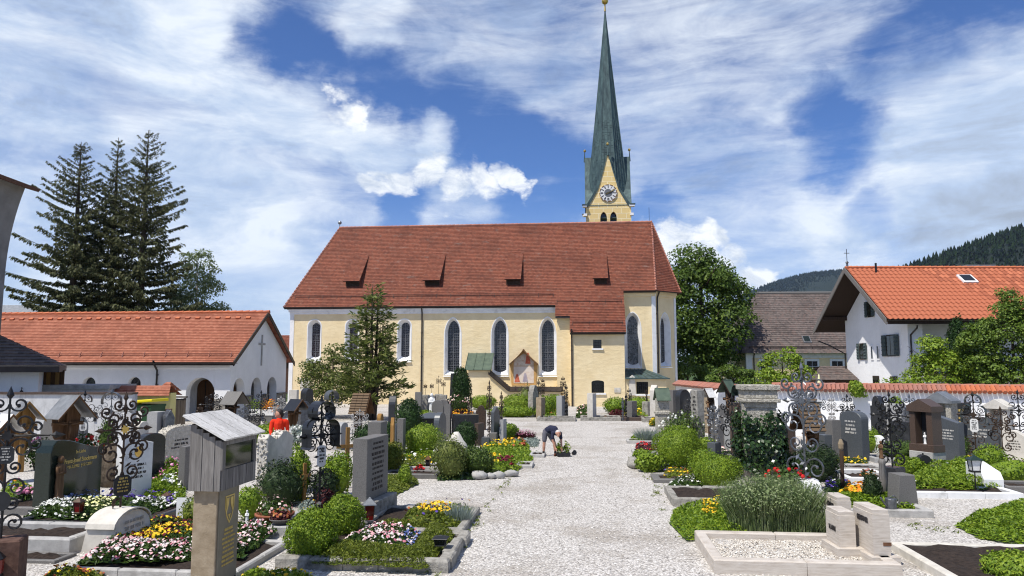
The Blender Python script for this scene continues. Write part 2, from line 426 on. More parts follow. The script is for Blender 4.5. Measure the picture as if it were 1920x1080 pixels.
 noisy('enamel_white', (0.66, 0.65, 0.62), (0.78, 0.77, 0.74), 8, 0.4, 40, 0.05, 0.002, 0.4)
 glass_mat('glass_dark', (0.012, 0.013, 0.016), 0.12)
 glass_mat('glass_green', (0.020, 0.026, 0.018), 0.05)
 glass_mat('glass_red', (0.20, 0.012, 0.010), 0.2)
 noisy('lead', (0.10, 0.105, 0.115), (0.17, 0.175, 0.185), 6, 0.6, 30, 0.1, 0.003, 0.4)
 noisy('terracotta', (0.22, 0.075, 0.040), (0.31, 0.115, 0.062), 7, 0.85, 40, 0.2, 0.005, 0.2)
 noisy('plastic_green', (0.018, 0.060, 0.022), (0.026, 0.080, 0.030), 4, 0.5, 30, 0.05, 0.003, 0.4)
 noisy('plastic_yellow', (0.72, 0.60, 0.010), (0.80, 0.68, 0.015), 4, 0.45, 30, 0.05, 0.003, 0.4)
 noisy('plastic_brown', (0.12, 0.052, 0.026), (0.17, 0.075, 0.038), 4, 0.55, 30, 0.05, 0.003, 0.4)
 noisy('plastic_black', (0.010, 0.010, 0.011), (0.020, 0.020, 0.022), 4, 0.5, 30, 0.05, 0.003, 0.4)
 noisy('wall_yellow', (0.66, 0.58, 0.22), (0.74, 0.66, 0.29), 3, 0.9, 30, 0.2, 0.01, 0.15)
 noisy('shutter_grey', (0.055, 0.075, 0.075), (0.085, 0.11, 0.108), 4, 0.7, 60, 0.3, 0.006, 0.25, stretch=(1, 1, 6))
 # cloth, skin
 noisy('cloth_red', (0.62, 0.030, 0.012), (0.74, 0.045, 0.018), 5, 0.9, 30, 0.4, 0.012, 0.1)
 noisy('cloth_navy', (0.022, 0.024, 0.046), (0.036, 0.038, 0.066), 5, 0.9, 30, 0.4, 0.012, 0.1)
 noisy('cloth_grey', (0.10, 0.095, 0.115), (0.145, 0.14, 0.165), 5, 0.9, 30, 0.4, 0.012, 0.1)
 noisy('cloth_dark', (0.012, 0.012, 0.014), (0.024, 0.024, 0.027), 5, 0.9, 30, 0.4, 0.012, 0.1)
 noisy('skin', (0.44, 0.22, 0.145), (0.54, 0.29, 0.20), 6, 0.6, 40, 0.15, 0.003, 0.3)
 noisy('hair_grey', (0.48, 0.44, 0.41), (0.62, 0.58, 0.55), 20, 0.8, 80, 0.4, 0.004, 0.2)
 noisy('hair_dark', (0.012, 0.008, 0.006), (0.030, 0.020, 0.015), 20, 0.6, 80, 0.5, 0.006, 0.3)
 noisy('shoe_brown', (0.075, 0.028, 0.018), (0.12, 0.048, 0.030), 8, 0.7, 40, 0.2, 0.004, 0.25)
 # foliage
 leaf_mat('leaf_box', [(0.065, 0.125, 0.008), (0.125, 0.205, 0.012), (0.19, 0.28, 0.018), (0.27, 0.36, 0.028)])
 leaf_mat('leaf_box_dark', [(0.022, 0.045, 0.008), (0.048, 0.088, 0.014), (0.080, 0.130, 0.022), (0.12, 0.17, 0.03)])
 leaf_mat('leaf_bright', [(0.080, 0.145, 0.010), (0.145, 0.23, 0.016), (0.22, 0.31, 0.026), (0.30, 0.385, 0.04)])
 leaf_mat('leaf_pine', [(0.010, 0.024, 0.008), (0.024, 0.048, 0.014), (0.045, 0.075, 0.022)])
 leaf_mat('leaf_thuja', [(0.010, 0.030, 0.007), (0.022, 0.055, 0.011), (0.038, 0.080, 0.016)])
 leaf_mat('leaf_ivy', [(0.008, 0.022, 0.006), (0.018, 0.045, 0.010), (0.035, 0.075, 0.016), (0.06, 0.11, 0.028)], 0.32, 0.15, 0.5)
 leaf_mat('leaf_spruce', [(0.024, 0.032, 0.012), (0.052, 0.064, 0.022), (0.090, 0.098, 0.035), (0.13, 0.13, 0.055)], 0.7, 0.15)
 leaf_mat('leaf_yew', [(0.045, 0.070, 0.015), (0.095, 0.130, 0.026), (0.15, 0.185, 0.040), (0.22, 0.24, 0.062)], 0.55, 0.32)
 leaf_mat('leaf_linden', [(0.035, 0.072, 0.010), (0.070, 0.125, 0.016), (0.11, 0.175, 0.026), (0.165, 0.23, 0.040)], 0.55, 0.35)
 leaf_mat('leaf_birch', [(0.11, 0.15, 0.06), (0.17, 0.22, 0.09), (0.24, 0.29, 0.14)], 0.55, 0.35)
 leaf_mat('leaf_tree', [(0.050, 0.095, 0.012), (0.09, 0.15, 0.018), (0.135, 0.205, 0.026), (0.19, 0.26, 0.04)])
 leaf_mat('leaf_moss', [(0.050, 0.072, 0.008), (0.105, 0.140, 0.014), (0.155, 0.195, 0.020), (0.215, 0.24, 0.030)])
 leaf_mat('leaf_lavender', [(0.10, 0.15, 0.050), (0.17, 0.235, 0.085), (0.25, 0.31, 0.13), (0.35, 0.39, 0.22)], 0.6, 0.35)
 leaf_mat('leaf_silver', [(0.16, 0.20, 0.17), (0.26, 0.31, 0.27), (0.36, 0.41, 0.37)])
 leaf_mat('leaf_red', [(0.045, 0.012, 0.014), (0.10, 0.022, 0.026), (0.16, 0.045, 0.040)])
 leaf_mat('leaf_bed', [(0.020, 0.048, 0.009), (0.045, 0.090, 0.014), (0.080, 0.130, 0.022)])
 petal_mat('petal_white', [(0.68, 0.68, 0.64), (0.58, 0.58, 0.53), (0.72, 0.72, 0.64)])
 petal_mat('petal_cream', [(0.72, 0.70, 0.32), (0.76, 0.74, 0.44), (0.66, 0.64, 0.25)])
 petal_mat('petal_yellow', [(0.72, 0.46, 0.015), (0.76, 0.54, 0.03), (0.62, 0.36, 0.012)])
 petal_mat('petal_pansy', [(0.70, 0.48, 0.02), (0.13, 0.008, 0.022), (0.74, 0.55, 0.03), (0.17, 0.010, 0.028), (0.68, 0.42, 0.02), (0.10, 0.006, 0.02)])
 petal_mat('petal_maroon', [(0.13, 0.008, 0.022), (0.19, 0.012, 0.030), (0.09, 0.006, 0.018)])
 petal_mat('petal_daisy', [(0.68, 0.58, 0.56), (0.62, 0.34, 0.35), (0.70, 0.66, 0.62), (0.48, 0.16, 0.21), (0.62, 0.52, 0.50), (0.66, 0.45, 0.44)])
 petal_mat('petal_purple', [(0.060, 0.030, 0.22), (0.10, 0.055, 0.30), (0.040, 0.020, 0.16), (0.14, 0.10, 0.34)])
 petal_mat('petal_blue', [(0.10, 0.14, 0.34), (0.16, 0.20, 0.42), (0.22, 0.26, 0.46)])
 petal_mat('petal_pink', [(0.60, 0.22, 0.34), (0.68, 0.34, 0.46), (0.54, 0.16, 0.30)])
 petal_mat('petal_red', [(0.50, 0.012, 0.014), (0.58, 0.020, 0.018), (0.40, 0.010, 0.014)])
 petal_mat('petal_orange', [(0.70, 0.20, 0.012), (0.74, 0.29, 0.018), (0.66, 0.38, 0.02)])
 petal_mat('petal_rose', [(0.74, 0.50, 0.46), (0.76, 0.66, 0.55), (0.68, 0.34, 0.34)])
 petal_mat('petal_rust', [(0.36, 0.09, 0.035), (0.44, 0.15, 0.05), (0.30, 0.06, 0.03), (0.5, 0.25, 0.07)])
make_materials()
# ------------------------------------------------------------------ geometry helpers
COL = scene.collection
class MB:
 def __init__(self):
  self.v, self.f, self.m, self.uv = [], [], [], {}
  self.mats = []
  self.cur = 0
  self.sm = []
  self.smooth = False
 def mat(self, name):
  if name not in self.mats:
   self.mats.append(name)
  self.cur = self.mats.index(name)
  return self
 def add(self, verts, faces, uvs=None):
  o = len(self.v)
  self.v += [tuple(p) for p in verts]
  for i, fc in enumerate(faces):
   if uvs is not None:
    self.uv[len(self.f)] = uvs[i]
   self.f.append([o + k for k in fc])
   self.m.append(self.cur)
   self.sm.append(self.smooth)
  return self
 def box(self, x0, x1, y0, y1, z0, z1, taper=0.0):
  t = taper
  vs = [(x0, y0, z0), (x1, y0, z0), (x1, y1, z0), (x0, y1, z0),
   (x0 + t, y0 + t, z1), (x1 - t, y0 + t, z1), (x1 - t, y1 - t, z1), (x0 + t, y1 - t, z1)]
  return self.add(vs, [(0, 3, 2, 1), (4, 5, 6, 7), (0, 1, 5, 4), (1, 2, 6, 5), (2, 3, 7, 6), (3, 0, 4, 7)])
 def cbox(self, c, s, rz=0.0, rx=0.0, ry=0.0):
  M = Matrix.Translation(c) @ Euler((rx, ry, rz)).to_matrix().to_4x4()
  hx, hy, hz = s[0] / 2, s[1] / 2, s[2] / 2
  vs = [M @ Vector((a * hx, b * hy, d * hz)) for d in (-1, 1) for a, b in ((-1, -1), (1, -1), (1, 1), (-1, 1))]
  return self.add(vs, [(0, 3, 2, 1), (4, 5, 6, 7), (0, 1, 5, 4), (1, 2, 6, 5), (2, 3, 7, 6), (3, 0, 4, 7)])
 def bbox(self, c, s, bev=0.01, rz=0.0):
  M = Matrix.Translation(c) @ Matrix.Rotation(rz, 4, 'Z')
  hx, hy = s[0] / 2, s[1] / 2
  rings = [(0, 0), (s[2] - bev, 0), (s[2], bev)]
  vs = []
  for z, i in rings:
   vs += [M @ Vector((a * (hx - i), b * (hy - i), z)) for a, b in ((-1, -1), (1, -1), (1, 1), (-1, 1))]
  fs = [(0, 3, 2, 1), (8, 9, 10, 11)]
  for r in (0, 4):
   for k in range(4):
    fs.append((r + k, r + (k + 1) % 4, r + 4 + (k + 1) % 4, r + 4 + k))
  return self.add(vs, fs)
 def prism(self, outline, y0, y1, plane='xz', bev=0.0):
  n = len(outline)
  def pt(a, b, d):
   return (a, d, b) if plane == 'xz' else ((a, b, d) if plane == 'xy' else (d, a, b))
  cx = sum(p[0] for p in outline) / n
  cz = sum(p[1] for p in outline) / n
  vs = []
  if bev > 0:
   k = []
   for a, b in outline:
    L = math.hypot(a - cx, b - cz) or 1
    k.append((a - (a - cx) / L * bev, b - (b - cz) / L * bev))
   vs += [pt(a, b, y0) for a, b in k] + [pt(a, b, y0 + bev) for a, b in outline] + [pt(a, b, y1) for a, b in outline]
   rings = [0, n, 2 * n]
  else:
   vs += [pt(a, b, y0) for a, b in outline] + [pt(a, b, y1) for a, b in outline]
   rings = [0, n]
  fs = [list(range(n)), list(range(rings[-1] + n - 1, rings[-1] - 1, -1))]
  for r in range(len(rings) - 1):
   for i in range(n):
    j = (i + 1) % n
    fs.append((rings[r] + j, rings[r] + i, rings[r + 1] + i, rings[r + 1] + j))
  return self.add(vs, fs)
 def tube(self, pts, r, n=5, r1=None, cap=True):
  pts = [Vector(p) for p in pts]
  m = len(pts)
  rr = [r + ((r1 if r1 is not None else r) - r) * i / max(1, m - 1) for i in range(m)] if not isinstance(r, (list, tuple)) else list(r)
  vs, fs = [], []
  up = None
  for i, p in enumerate(pts):
   d = (pts[min(i + 1, m - 1)] - pts[max(i - 1, 0)])
   if d.length < 1e-9:
    d = Vector((0, 0, 1))
   d.normalize()
   if up is None:
    up = d.orthogonal().normalized()
   else:
    up = (up - d * up.dot(d))
    up = up.normalized() if up.length > 1e-6 else d.orthogonal().normalized()
   sd = d.cross(up)
   for k in range(n):
    a = 2 * math.pi * k / n
    vs.append(p + (up * math.cos(a) + sd * math.sin(a)) * rr[i])
  for i in range(m - 1):
   for k in range(n):
    fs.append((i * n + k, i * n + (k + 1) % n, (i + 1) * n + (k + 1) % n, (i + 1) * n + k))
  if cap:
   fs.append(tuple(range(n - 1, -1, -1)))
   fs.append(tuple((m - 1) * n + k for k in range(n)))
  return self.add(vs, fs)
 def lathe(self, prof, n=12, c=(0, 0, 0), sx=1.0, sy=1.0):
  vs, fs = [], []
  for r, z in prof:
   for k in range(n):
    a = 2 * math.pi * (k + 0.5) / n
    vs.append((c[0] + r * sx * math.cos(a), c[1] + r * sy * math.sin(a), c[2] + z))
  for i in range(len(prof) - 1):
   for k in range(n):
    fs.append((i * n + k, i * n + (k + 1) % n, (i + 1) * n + (k + 1) % n, (i + 1) * n + k))
  fs.append(tuple(range(n - 1, -1, -1)))
  fs.append(tuple((len(prof) - 1) * n + k for k in range(n)))
  return self.add(vs, fs)
 def ball(self, c, r, n=8, sz=1.0):
  k = max(4, n // 2 + 1)
  return self.lathe([(max(1e-3, r * math.sin(math.pi * i / k)), -r * sz * math.cos(math.pi * i / k)) for i in range(k + 1)], n, c)
 def quad(self, a, b, c, d, uv=None):
  return self.add([a, b, c, d], [(0, 1, 2, 3)], [uv] if uv else None)
 def xform(self, M, start=0):
  for i in range(start, len(self.v)):
   self.v[i] = tuple(M @ Vector(self.v[i]))
  return self
 def build(self, name, mat=None, parent=None, bevel=0.0):
  me = bpy.data.meshes.new(name)
  me.from_pydata(self.v, [], self.f)
  mats = self.mats if self.mats else [mat]
  if mat and not self.mats:
   mats = [mat]
  for k in mats:
   me.materials.append(MATS[k])
  if len(mats) > 1:
   me.polygons.foreach_set('material_index', self.m)
  if any(self.sm):
   me.polygons.foreach_set('use_smooth', self.sm)
  if self.uv:
   lay = me.uv_layers.new(name='UVMap')
   for fi, co in self.uv.items():
    for li, c in zip(me.polygons[fi].loop_indices, co):
     lay.data[li].uv = c
  me.update()
  o = bpy.data.objects.new(name, me)
  COL.objects.link(o)
  if parent is not None:
   o.parent = parent
  if bevel > 0:
   bv = o.modifiers.new('bevel', 'BEVEL')
   bv.width = bevel
   bv.segments = 2
   bv.limit_method = 'ANGLE'
   bv.angle_limit = R(40)
  return o
USED_LABELS = {}
def tag(o, label=None, cat=None, group=None, kind=None):
 if label:
  o['label'] = label
  USED_LABELS.setdefault(label, []).append(o.name)
 if cat:
  o['category'] = cat
 if group:
  o['group'] = group
 if kind:
  o['kind'] = kind
 return o
def thing(name, label, cat, loc=(0, 0, 0), rz=0.0, group=None):
 o = bpy.data.objects.new(name, None)
 o.empty_display_size = 0.2
 COL.objects.link(o)
 o.location = loc if len(loc) == 3 else (loc[0], loc[1], 0.0)
 o.rotation_euler = (0, 0, rz)
 return tag(o, label, cat, group)
def place(o, loc, rz=0.0):
 o.location = loc if len(loc) == 3 else (loc[0], loc[1], 0.0)
 o.rotation_euler = (0, 0, rz)
 return o
def np_mesh(name, verts, faces, mats, midx=None, parent=None, smooth=False):
 me = bpy.data.meshes.new(name)
 verts = np.asarray(verts, dtype=np.float32)
 faces = np.asarray(faces, dtype=np.int32)
 k = faces.shape[1]
 me.vertices.add(len(verts))
 me.vertices.foreach_set('co', verts.ravel())
 me.loops.add(faces.size)
 me.loops.foreach_set('vertex_index', faces.ravel())
 me.polygons.add(len(faces))
 me.polygons.foreach_set('loop_start', np.arange(0, faces.size, k, dtype=np.int32))
 me.polygons.foreach_set('loop_total', np.full(len(faces), k, dtype=np.int32))
 for m in mats:
  me.materials.append(MATS[m])
 if midx is not None:
  me.polygons.foreach_set('material_index', np.asarray(midx, dtype=np.int32))
 if smooth:
  me.polygons.foreach_set('use_smooth', np.ones(len(faces), dtype=bool))
 me.update(calc_edges=True)
 o = bpy.data.objects.new(name, me)
 COL.objects.link(o)
 if parent is not None:
  o.parent = parent
 return o
def unit(a):
 return a / np.maximum(np.linalg.norm(a, axis=1, keepdims=True), 1e-9)
def leaf_quads(rng, pts, nrm, length, width, spread=0.8, droop=0.0, jitter=0.4):
 n = len(pts)
 nn = unit(nrm + rng.normal(0, spread, (n, 3)))
 t = rng.normal(0, 1, (n, 3))
 t[:, 2] -= droop
 t = t - nn * np.sum(t * nn, axis=1, keepdims=True)
 t = unit(t)
 s = np.cross(nn, t)
 L = (length * (1 + rng.uniform(-jitter, jitter, (n, 1)))) * 0.5
 Wd = (width * (1 + rng.uniform(-jitter, jitter, (n, 1)))) * 0.5
 v = np.stack([pts - t * L, pts + s * Wd + nn * Wd * 0.25, pts + t * L, pts - s * Wd + nn * Wd * 0.25], axis=1)
 return v.reshape(-1, 3)
def quads_idx(n, start=0):
 return (np.arange(n * 4, dtype=np.int32) + start).reshape(n, 4)
def lumpy(rng, d, k=9, amp=0.12, sharp=5.0):
 c = unit(rng.normal(0, 1, (k, 3)))
 a = rng.uniform(-1, 1, k) * amp
 return 1 + np.sum(np.exp(sharp * (d @ c.T - 1)) * a, axis=1)
def core_quads(rng, rad, c, seed_lump, nu=14, nv=8, shrink=0.86):
 us = np.linspace(0, 2 * np.pi, nu, endpoint=False)
 vs = np.linspace(0.02, np.pi - 0.02, nv)
 U, V = np.meshgrid(us, vs)
 d = np.stack([np.cos(U) * np.sin(V), np.sin(U) * np.sin(V), np.cos(V)], axis=-1).reshape(-1, 3)
 r = seed_lump(d)[:, None] * shrink
 pts = d * r * np.array(rad) + np.array(c)
 f = []
 for i in range(nv - 1):
  for j in range(nu):
   f.append((i * nu + j, (i + 1) * nu + j, (i + 1) * nu + (j + 1) % nu, i * nu + (j + 1) % nu))
 return pts, np.array(f, dtype=np.int32)
def bush(name, loc, rad, mat, label, cat='bush', n=1600, leaf=(0.05, 0.03), seed=1, amp=0.12, shape='ball', group=None,
  loose=0.06, kind=None):
 rng = np.random.default_rng(seed)
 rad = np.array(rad, dtype=float)
 cz = rad[2] * (0.86 if shape == 'ball' else 1.0)
 cs = unit(rng.normal(0, 1, (12, 3)))
 am = rng.uniform(-1, 1, 12) * amp
 amp2 = rng.normal(0, 0.035, 60)
 cs2 = unit(rng.normal(0, 1, (60, 3)))
 def lump(d):
  f = 1 + np.sum(np.exp(6.0 * (d @ cs.T - 1)) * am, axis=1) + np.sum(np.exp(40.0 * (d @ cs2.T - 1)) * amp2, axis=1) * 1.6
  if shape == 'cone':
   zz = np.clip((d[:, 2] + 1) / 2, 0, 1)
   f = f * (1.12 - 0.42 * zz)
  return f
 d = unit(rng.normal(0, 1, (n, 3)))
 if shape == 'ball':
  d[:, 2] = np.abs(d[:, 2]) * np.where(rng.random(n) < 0.30, -0.8, 1)
  d = unit(d)
 fb = np.sin(d[:, 0] * 9 + seed) * np.sin(d[:, 1] * 8 + 2 * seed) * np.sin(d[:, 2] * 7 + 3 * seed)
 r = lump(d) * (1 + rng.normal(0, loose, n) + 0.07 * fb + 0.12 * (rng.random(n) < 0.03))
 pts = d * r[:, None] * rad
 pts[:, 2] += cz
 pts[:, 2] = np.maximum(pts[:, 2], 0.012)
 nrm = unit(d / rad)
 lv = leaf_quads(rng, pts, nrm, leaf[0], leaf[1], 0.55)
 cv, cf = core_quads(rng, rad, (0, 0, cz), lump)
 cv[:, 2] = np.maximum(cv[:, 2], 0.0)
 V = np.concatenate([cv, lv])
 Fq = np.concatenate([cf, quads_idx(n, len(cv))])
 o = np_mesh(name, V, Fq, [mat])
 place(o, loc)
 return tag(o, label, cat, group, kind)
def in_poly(pts, poly):
 x, y = pts[:, 0], pts[:, 1]
 ins = np.zeros(len(pts), dtype=bool)
 k = len(poly)
 for i in range(k):
  x0, y0 = poly[i]
  x1, y1 = poly[(i + 1) % k]
  c = ((y0 > y) != (y1 > y)) & (x < (x1 - x0) * (y - y0) / ((y1 - y0) + 1e-12) + x0)
  ins ^= c
 return ins
def sample_poly(rng, poly, n):
 p = np.array(poly)
 lo, hi = p.min(0), p.max(0)
 out = np.zeros((0, 2))
 while len(out) < n:
  q = rng.uniform(lo, hi, (n * 2, 2))
  out = np.concatenate([out, q[in_poly(q, poly)]])
 return out[:n]
def edge_dist(pts, poly):
 best = np.full(len(pts), 1e9)
 k = len(poly)
 for i in range(k):
  a, b = np.array(poly[i]), np.array(poly[(i + 1) % k])
  ab = b - a
  t = np.clip(((pts - a) @ ab) / (ab @ ab + 1e-12), 0, 1)
  best = np.minimum(best, np.linalg.norm(pts - (a + t[:, None] * ab), axis=1))
 return best
def carpet(name, poly, label, cat, leafmat='leaf_bed', h=0.12, n=1500, leaf=(0.06, 0.03), flowers=None, nf=200, fsize=0.025,
  seed=1, z0=0.0, up=0.5, lumps=0.35, fz=0.02, group=None):
 rng = np.random.default_rng(seed)
 c = np.mean(np.array(poly), axis=0)
 P0 = [(a - c[0], b - c[1]) for a, b in poly]
 ext = np.ptp(np.array(P0), axis=0).max()
 ph = rng.uniform(0, 6.28, 6)
 fr = rng.uniform(1.5, 5.0, 6) * 2.5 / max(ext, 0.4)
 def height(q):
  e = np.clip(edge_dist(q, P0) / (h * 1.1), 0.12, 1) ** 0.6
  w = sum(np.sin(q[:, 0] * fr[i] + q[:, 1] * fr[(i + 2) % 6] + ph[i]) for i in range(4)) / 4
  return h * e * (1 + lumps * w)
 q = sample_poly(rng, P0, n)
 z = height(q) * (1 - 0.55 * rng.random(n) ** 2.2)
 pts = np.column_stack([q, z + z0])
 nrm = np.column_stack([rng.normal(0, 0.5, (n, 2)), np.full(n, up)])
 V = [leaf_quads(rng, pts, nrm, leaf[0], leaf[1], 0.5)]
 # dense lower layer so that no bare ground shows through
 pa = np.array(P0)
 lo, hi = pa.min(0), pa.max(0)
 cs = 0.07
 gx, gy = np.meshgrid(np.arange(lo[0], hi[0], cs), np.arange(lo[1], hi[1], cs))
 gc = np.column_stack([gx.ravel(), gy.ravel()]) + cs / 2
 gc = gc[in_poly(gc, P0)]
 gz = height(gc) * 0.45 + z0
 k0 = len(gc)
 hs = cs * 0.56
 und = np.stack([np.column_stack([gc + [sx * hs, sy * hs], gz + rng.uniform(-0.012, 0.012, k0)]) for sx, sy in ((-1, -1), (1, -1), (1, 1), (-1, 1))], axis=1).reshape(-1, 3)
 V.append(und)
 n = n + k0
 Fq = [quads_idx(n)]
 mi = [np.zeros(n, dtype=int)]
 mats = [leafmat]
 off = n * 4
 for gi, fl in enumerate(flowers or []):
  fmat, share, region = fl if len(fl) == 3 else (fl[0], fl[1], None)
  k = int(nf * share)
  if region is not None:
   reg = [(a - c[0], b - c[1]) for a, b in region]
   fq = sample_poly(rng, reg, k)
  else:
   fq = sample_poly(rng, P0, k)
  pn = np.sin(fq[:, 0] * 9 + seed) + np.sin(fq[:, 1] * 11 + 2 * seed) + np.sin((fq[:, 0] + fq[:, 1]) * 17)
  fq = fq[pn + rng.normal(0, 0.9, k) > -1.0]
  k = len(fq)
  fzv = height(fq) + z0 + fz + rng.uniform(-0.3, 0.6, k) * fsize
  cpt = np.column_stack([fq, fzv])
  # blossom: shallow six-sided cup of two quads over a rim
  nn = unit(np.column_stack([rng.normal(0, 0.6, (k, 2)), np.ones(k)]))
  t = unit(np.cross(nn, rng.normal(0, 1, (k, 3))))
  s = np.cross(nn, t)
  rr = fsize * rng.choice([0.55, 0.75, 0.95, 1.1, 1.3], (k, 1))
  ring = [cpt + (t * math.cos(a) + s * math.sin(a)) * rr - nn * rr * 0.25 for a in np.linspace(0, 2 * np.pi, 6, endpoint=False)]
  top = cpt + nn * rr * 0.35
  arr = np.stack(ring + [top], axis=1).reshape(-1, 3)
  base = (np.arange(k) * 7)[:, None] + off
  fs = np.concatenate([base + np.array([6, 0, 1, 2]), base + np.array([6, 2, 3, 4]), base + np.array([6, 4, 5, 0])])
  V.append(arr)
  Fq.append(fs.astype(np.int32))
  mats.append(fmat)
  mi.append(np.full(len(fs), len(mats) - 1))
  off += k * 7
 o = np_mesh(name, np.concatenate(V), np.concatenate(Fq), mats, np.concatenate(mi))
 place(o, (c[0], c[1], 0))
 return tag(o, label, cat, group, 'stuff')
def blades(name, loc, rad, h, mat, label, cat, n=900, width=0.012, seed=1, lean=0.45, kind=None, tip=None, group=None):
 rng = np.random.default_rng(seed)
 a = rng.uniform(0, 2 * np.pi, n)
 r = np.sqrt(rng.random(n))
 base = np.column_stack([np.cos(a) * r * rad[0] * 0.75, np.sin(a) * r * rad[1] * 0.75, np.zeros(n)])
 out = np.column_stack([np.cos(a) * r, np.sin(a) * r, np.zeros(n)])
 hh = h * rng.uniform(0.6, 1.05, n) * (1 - 0.25 * r ** 2)
 tipv = base + out * lean * hh[:, None] + rng.normal(0, 0.05 * h, (n, 3))
 tipv[:, 2] = hh
 mid = base * 0.5 + tipv * 0.5 - out * 0.10 * hh[:, None]
 mid[:, 2] = hh * 0.58
 sd = unit(np.cross(tipv - base, rng.normal(0, 1, (n, 3)))) * width * 0.5
 V1 = np.stack([base - sd, base + sd, mid + sd, mid - sd], axis=1).reshape(-1, 3)
 V2 = np.stack([mid - sd, mid + sd, tipv + sd * 0.3, tipv - sd * 0.3], axis=1).reshape(-1, 3)
 V = [V1, V2]
 nq = 2 * n
 mats = [mat]
 mi = [np.zeros(nq, dtype=int)]
 if tip:
  k = int(n * 0.5)
  V.append(leaf_quads(rng, tipv[:k], out[:k] + [0, 0, 1], tip[1], tip[1] * 0.4, 0.3))
  mats.append(tip[0])
  mi.append(np.ones(k, dtype=int))
  nq += k
 o = np_mesh(name, np.concatenate(V), quads_idx(nq), mats, np.concatenate(mi))
 place(o, loc)
 return tag(o, label, cat, group, kind)
# ------------------------------------------------------------------ ground
def build_ground():
 m = MB()
 m.quad((-4000, -60, 0), (4000, -60, 0), (4000, 6500, 0), (-4000, 6500, 0))
 o = m.build('ground', 'grass')
 o.location.z = -0.03
 tag(o, kind='structure')
 g = MB()
 g.quad((-40, -6, 0), (36, -6, 0), (36, 62, 0), (-40, 62, 0))
 o = g.build('gravel_ground', 'gravel')
 tag(o, kind='structure')
 # loose stones lying on the gravel near the viewer
 rng = np.random.default_rng(5)
 n = 34000
 y = 9.0 + 23.0 * rng.random(n) ** 1.5
 x = rng.uniform(-0.80, 0.80, n) * y * 0.95
 s = rng.uniform(0.008, 0.021, n)
 ctr = np.column_stack([x, y, s * 0.25])
 base = np.array([(1, 0, 0), (0, 1, 0), (-1, 0, 0), (0, -1, 0), (0, 0, 0.7), (0, 0, -0.5)], dtype=float)
 a = rng.uniform(0, 6.28, n)
 ca, sa = np.cos(a), np.sin(a)
 st = rng.uniform(0.6, 1.2, (n, 3)) * np.array([1.25, 0.85, 0.8])
 b = base[None] * st[:, None, :] * s[:, None, None]
 V = np.stack([b[..., 0] * ca[:, None] - b[..., 1] * sa[:, None], b[..., 0] * sa[:, None] + b[..., 1] * ca[:, None], b[..., 2]], axis=-1)
 V = (V + ctr[:, None, :]).reshape(-1, 3)
 tri = np.array([(0, 1, 4), (1, 2, 4), (2, 3, 4), (3, 0, 4)])
 Fc = (np.arange(n)[:, None, None] * 6 + tri[None]).reshape(-1, 3)
 o = np_mesh('loose_gravel', V, Fc, ['pebbles'])
 tag(o, 'loose pale gravel stones strewn over the churchyard path', 'gravel', kind='stuff')
build_ground()
# ------------------------------------------------------------------ wall, window and roof helpers
def tess(mb, outer, holes, y, flip=False):
 from mathutils.geometry import tessellate_polygon
 loops = [[Vector((a, 0, b)) for a, b in outer]] + [[Vector((a, 0, b)) for a, b in h] for h in holes]
 tris = tessellate_polygon(loops)
 pts = [p for lp in loops for p in lp]
 vs = [(p.x, y, p.z) for p in pts]
 fs = []
 for t in tris:
  a, b, c = (pts[i] for i in t)
  cr = (b.x - a.x) * (c.z - a.z) - (b.z - a.z) * (c.x - a.x)
  fs.append(tuple(t) if (cr > 0) != flip else tuple(reversed(t)))
 mb.add(vs, fs)
def arch(cx, w, z0, z1, kind='point', n=8, rb=0.0):
 h = w / 2
 pts = []
 nb = 4
 for i in range(nb + 1):                       # foot, left to right
  f = -1 + 2 * i / nb
  pts.append((cx + h * f, z0 + rb * h * (f * f)))
 if kind == 'point':
  zs = z1 - w * 1.05
  rise = w * 1.05
  for i in range(n + 1):
   a = i / n * math.pi / 2
   pts.append((cx + h * math.cos(a) ** 0.85, zs + rise * (math.sin(a) * 0.80 + 0.20 * (i / n) ** 1.6)))
  for i in range(n - 1, -1, -1):
   a = i / n * math.pi / 2
   pts.append((cx - h * math.cos(a) ** 0.85, zs + rise * (math.sin(a) * 0.80 + 0.20 * (i / n) ** 1.6)))
 elif kind in ('round', 'segment'):
  rise = h if kind == 'round' else w * 0.16
  for i in range(2 * n + 1):
   a = i / (2 * n) * math.pi
   pts.append((cx + h * math.cos(a), z1 - rise + rise * math.sin(a)))
 else:
  pts += [(cx + h, z1), (cx - h, z1)]
 return pts
def reveal(mb, o0, y0, o1, y1):
 n = len(o0)
 vs = [(a, y0, b) for a, b in o0] + [(a, y1, b) for a, b in o1]
 mb.add(vs, [(i, (i + 1) % n, n + (i + 1) % n, n + i) for i in range(n)])
def surround(mb, o_in, o_out, y, t=0.03):
 n = len(o_in)
 vs = [(a, y - t, b) for a, b in o_in] + [(a, y - t, b) for a, b in o_out] + [(a, y, b) for a, b in o_out] + [(a, y, b) for a, b in o_in]
 fs = []
 for i in range(n):
  j = (i + 1) % n
  fs += [(i, n + i, n + j, j), (n + i, 2 * n + i, 2 * n + j, n + j), (i, j, 3 * n + j, 3 * n + i)]
 mb.add(vs, fs)
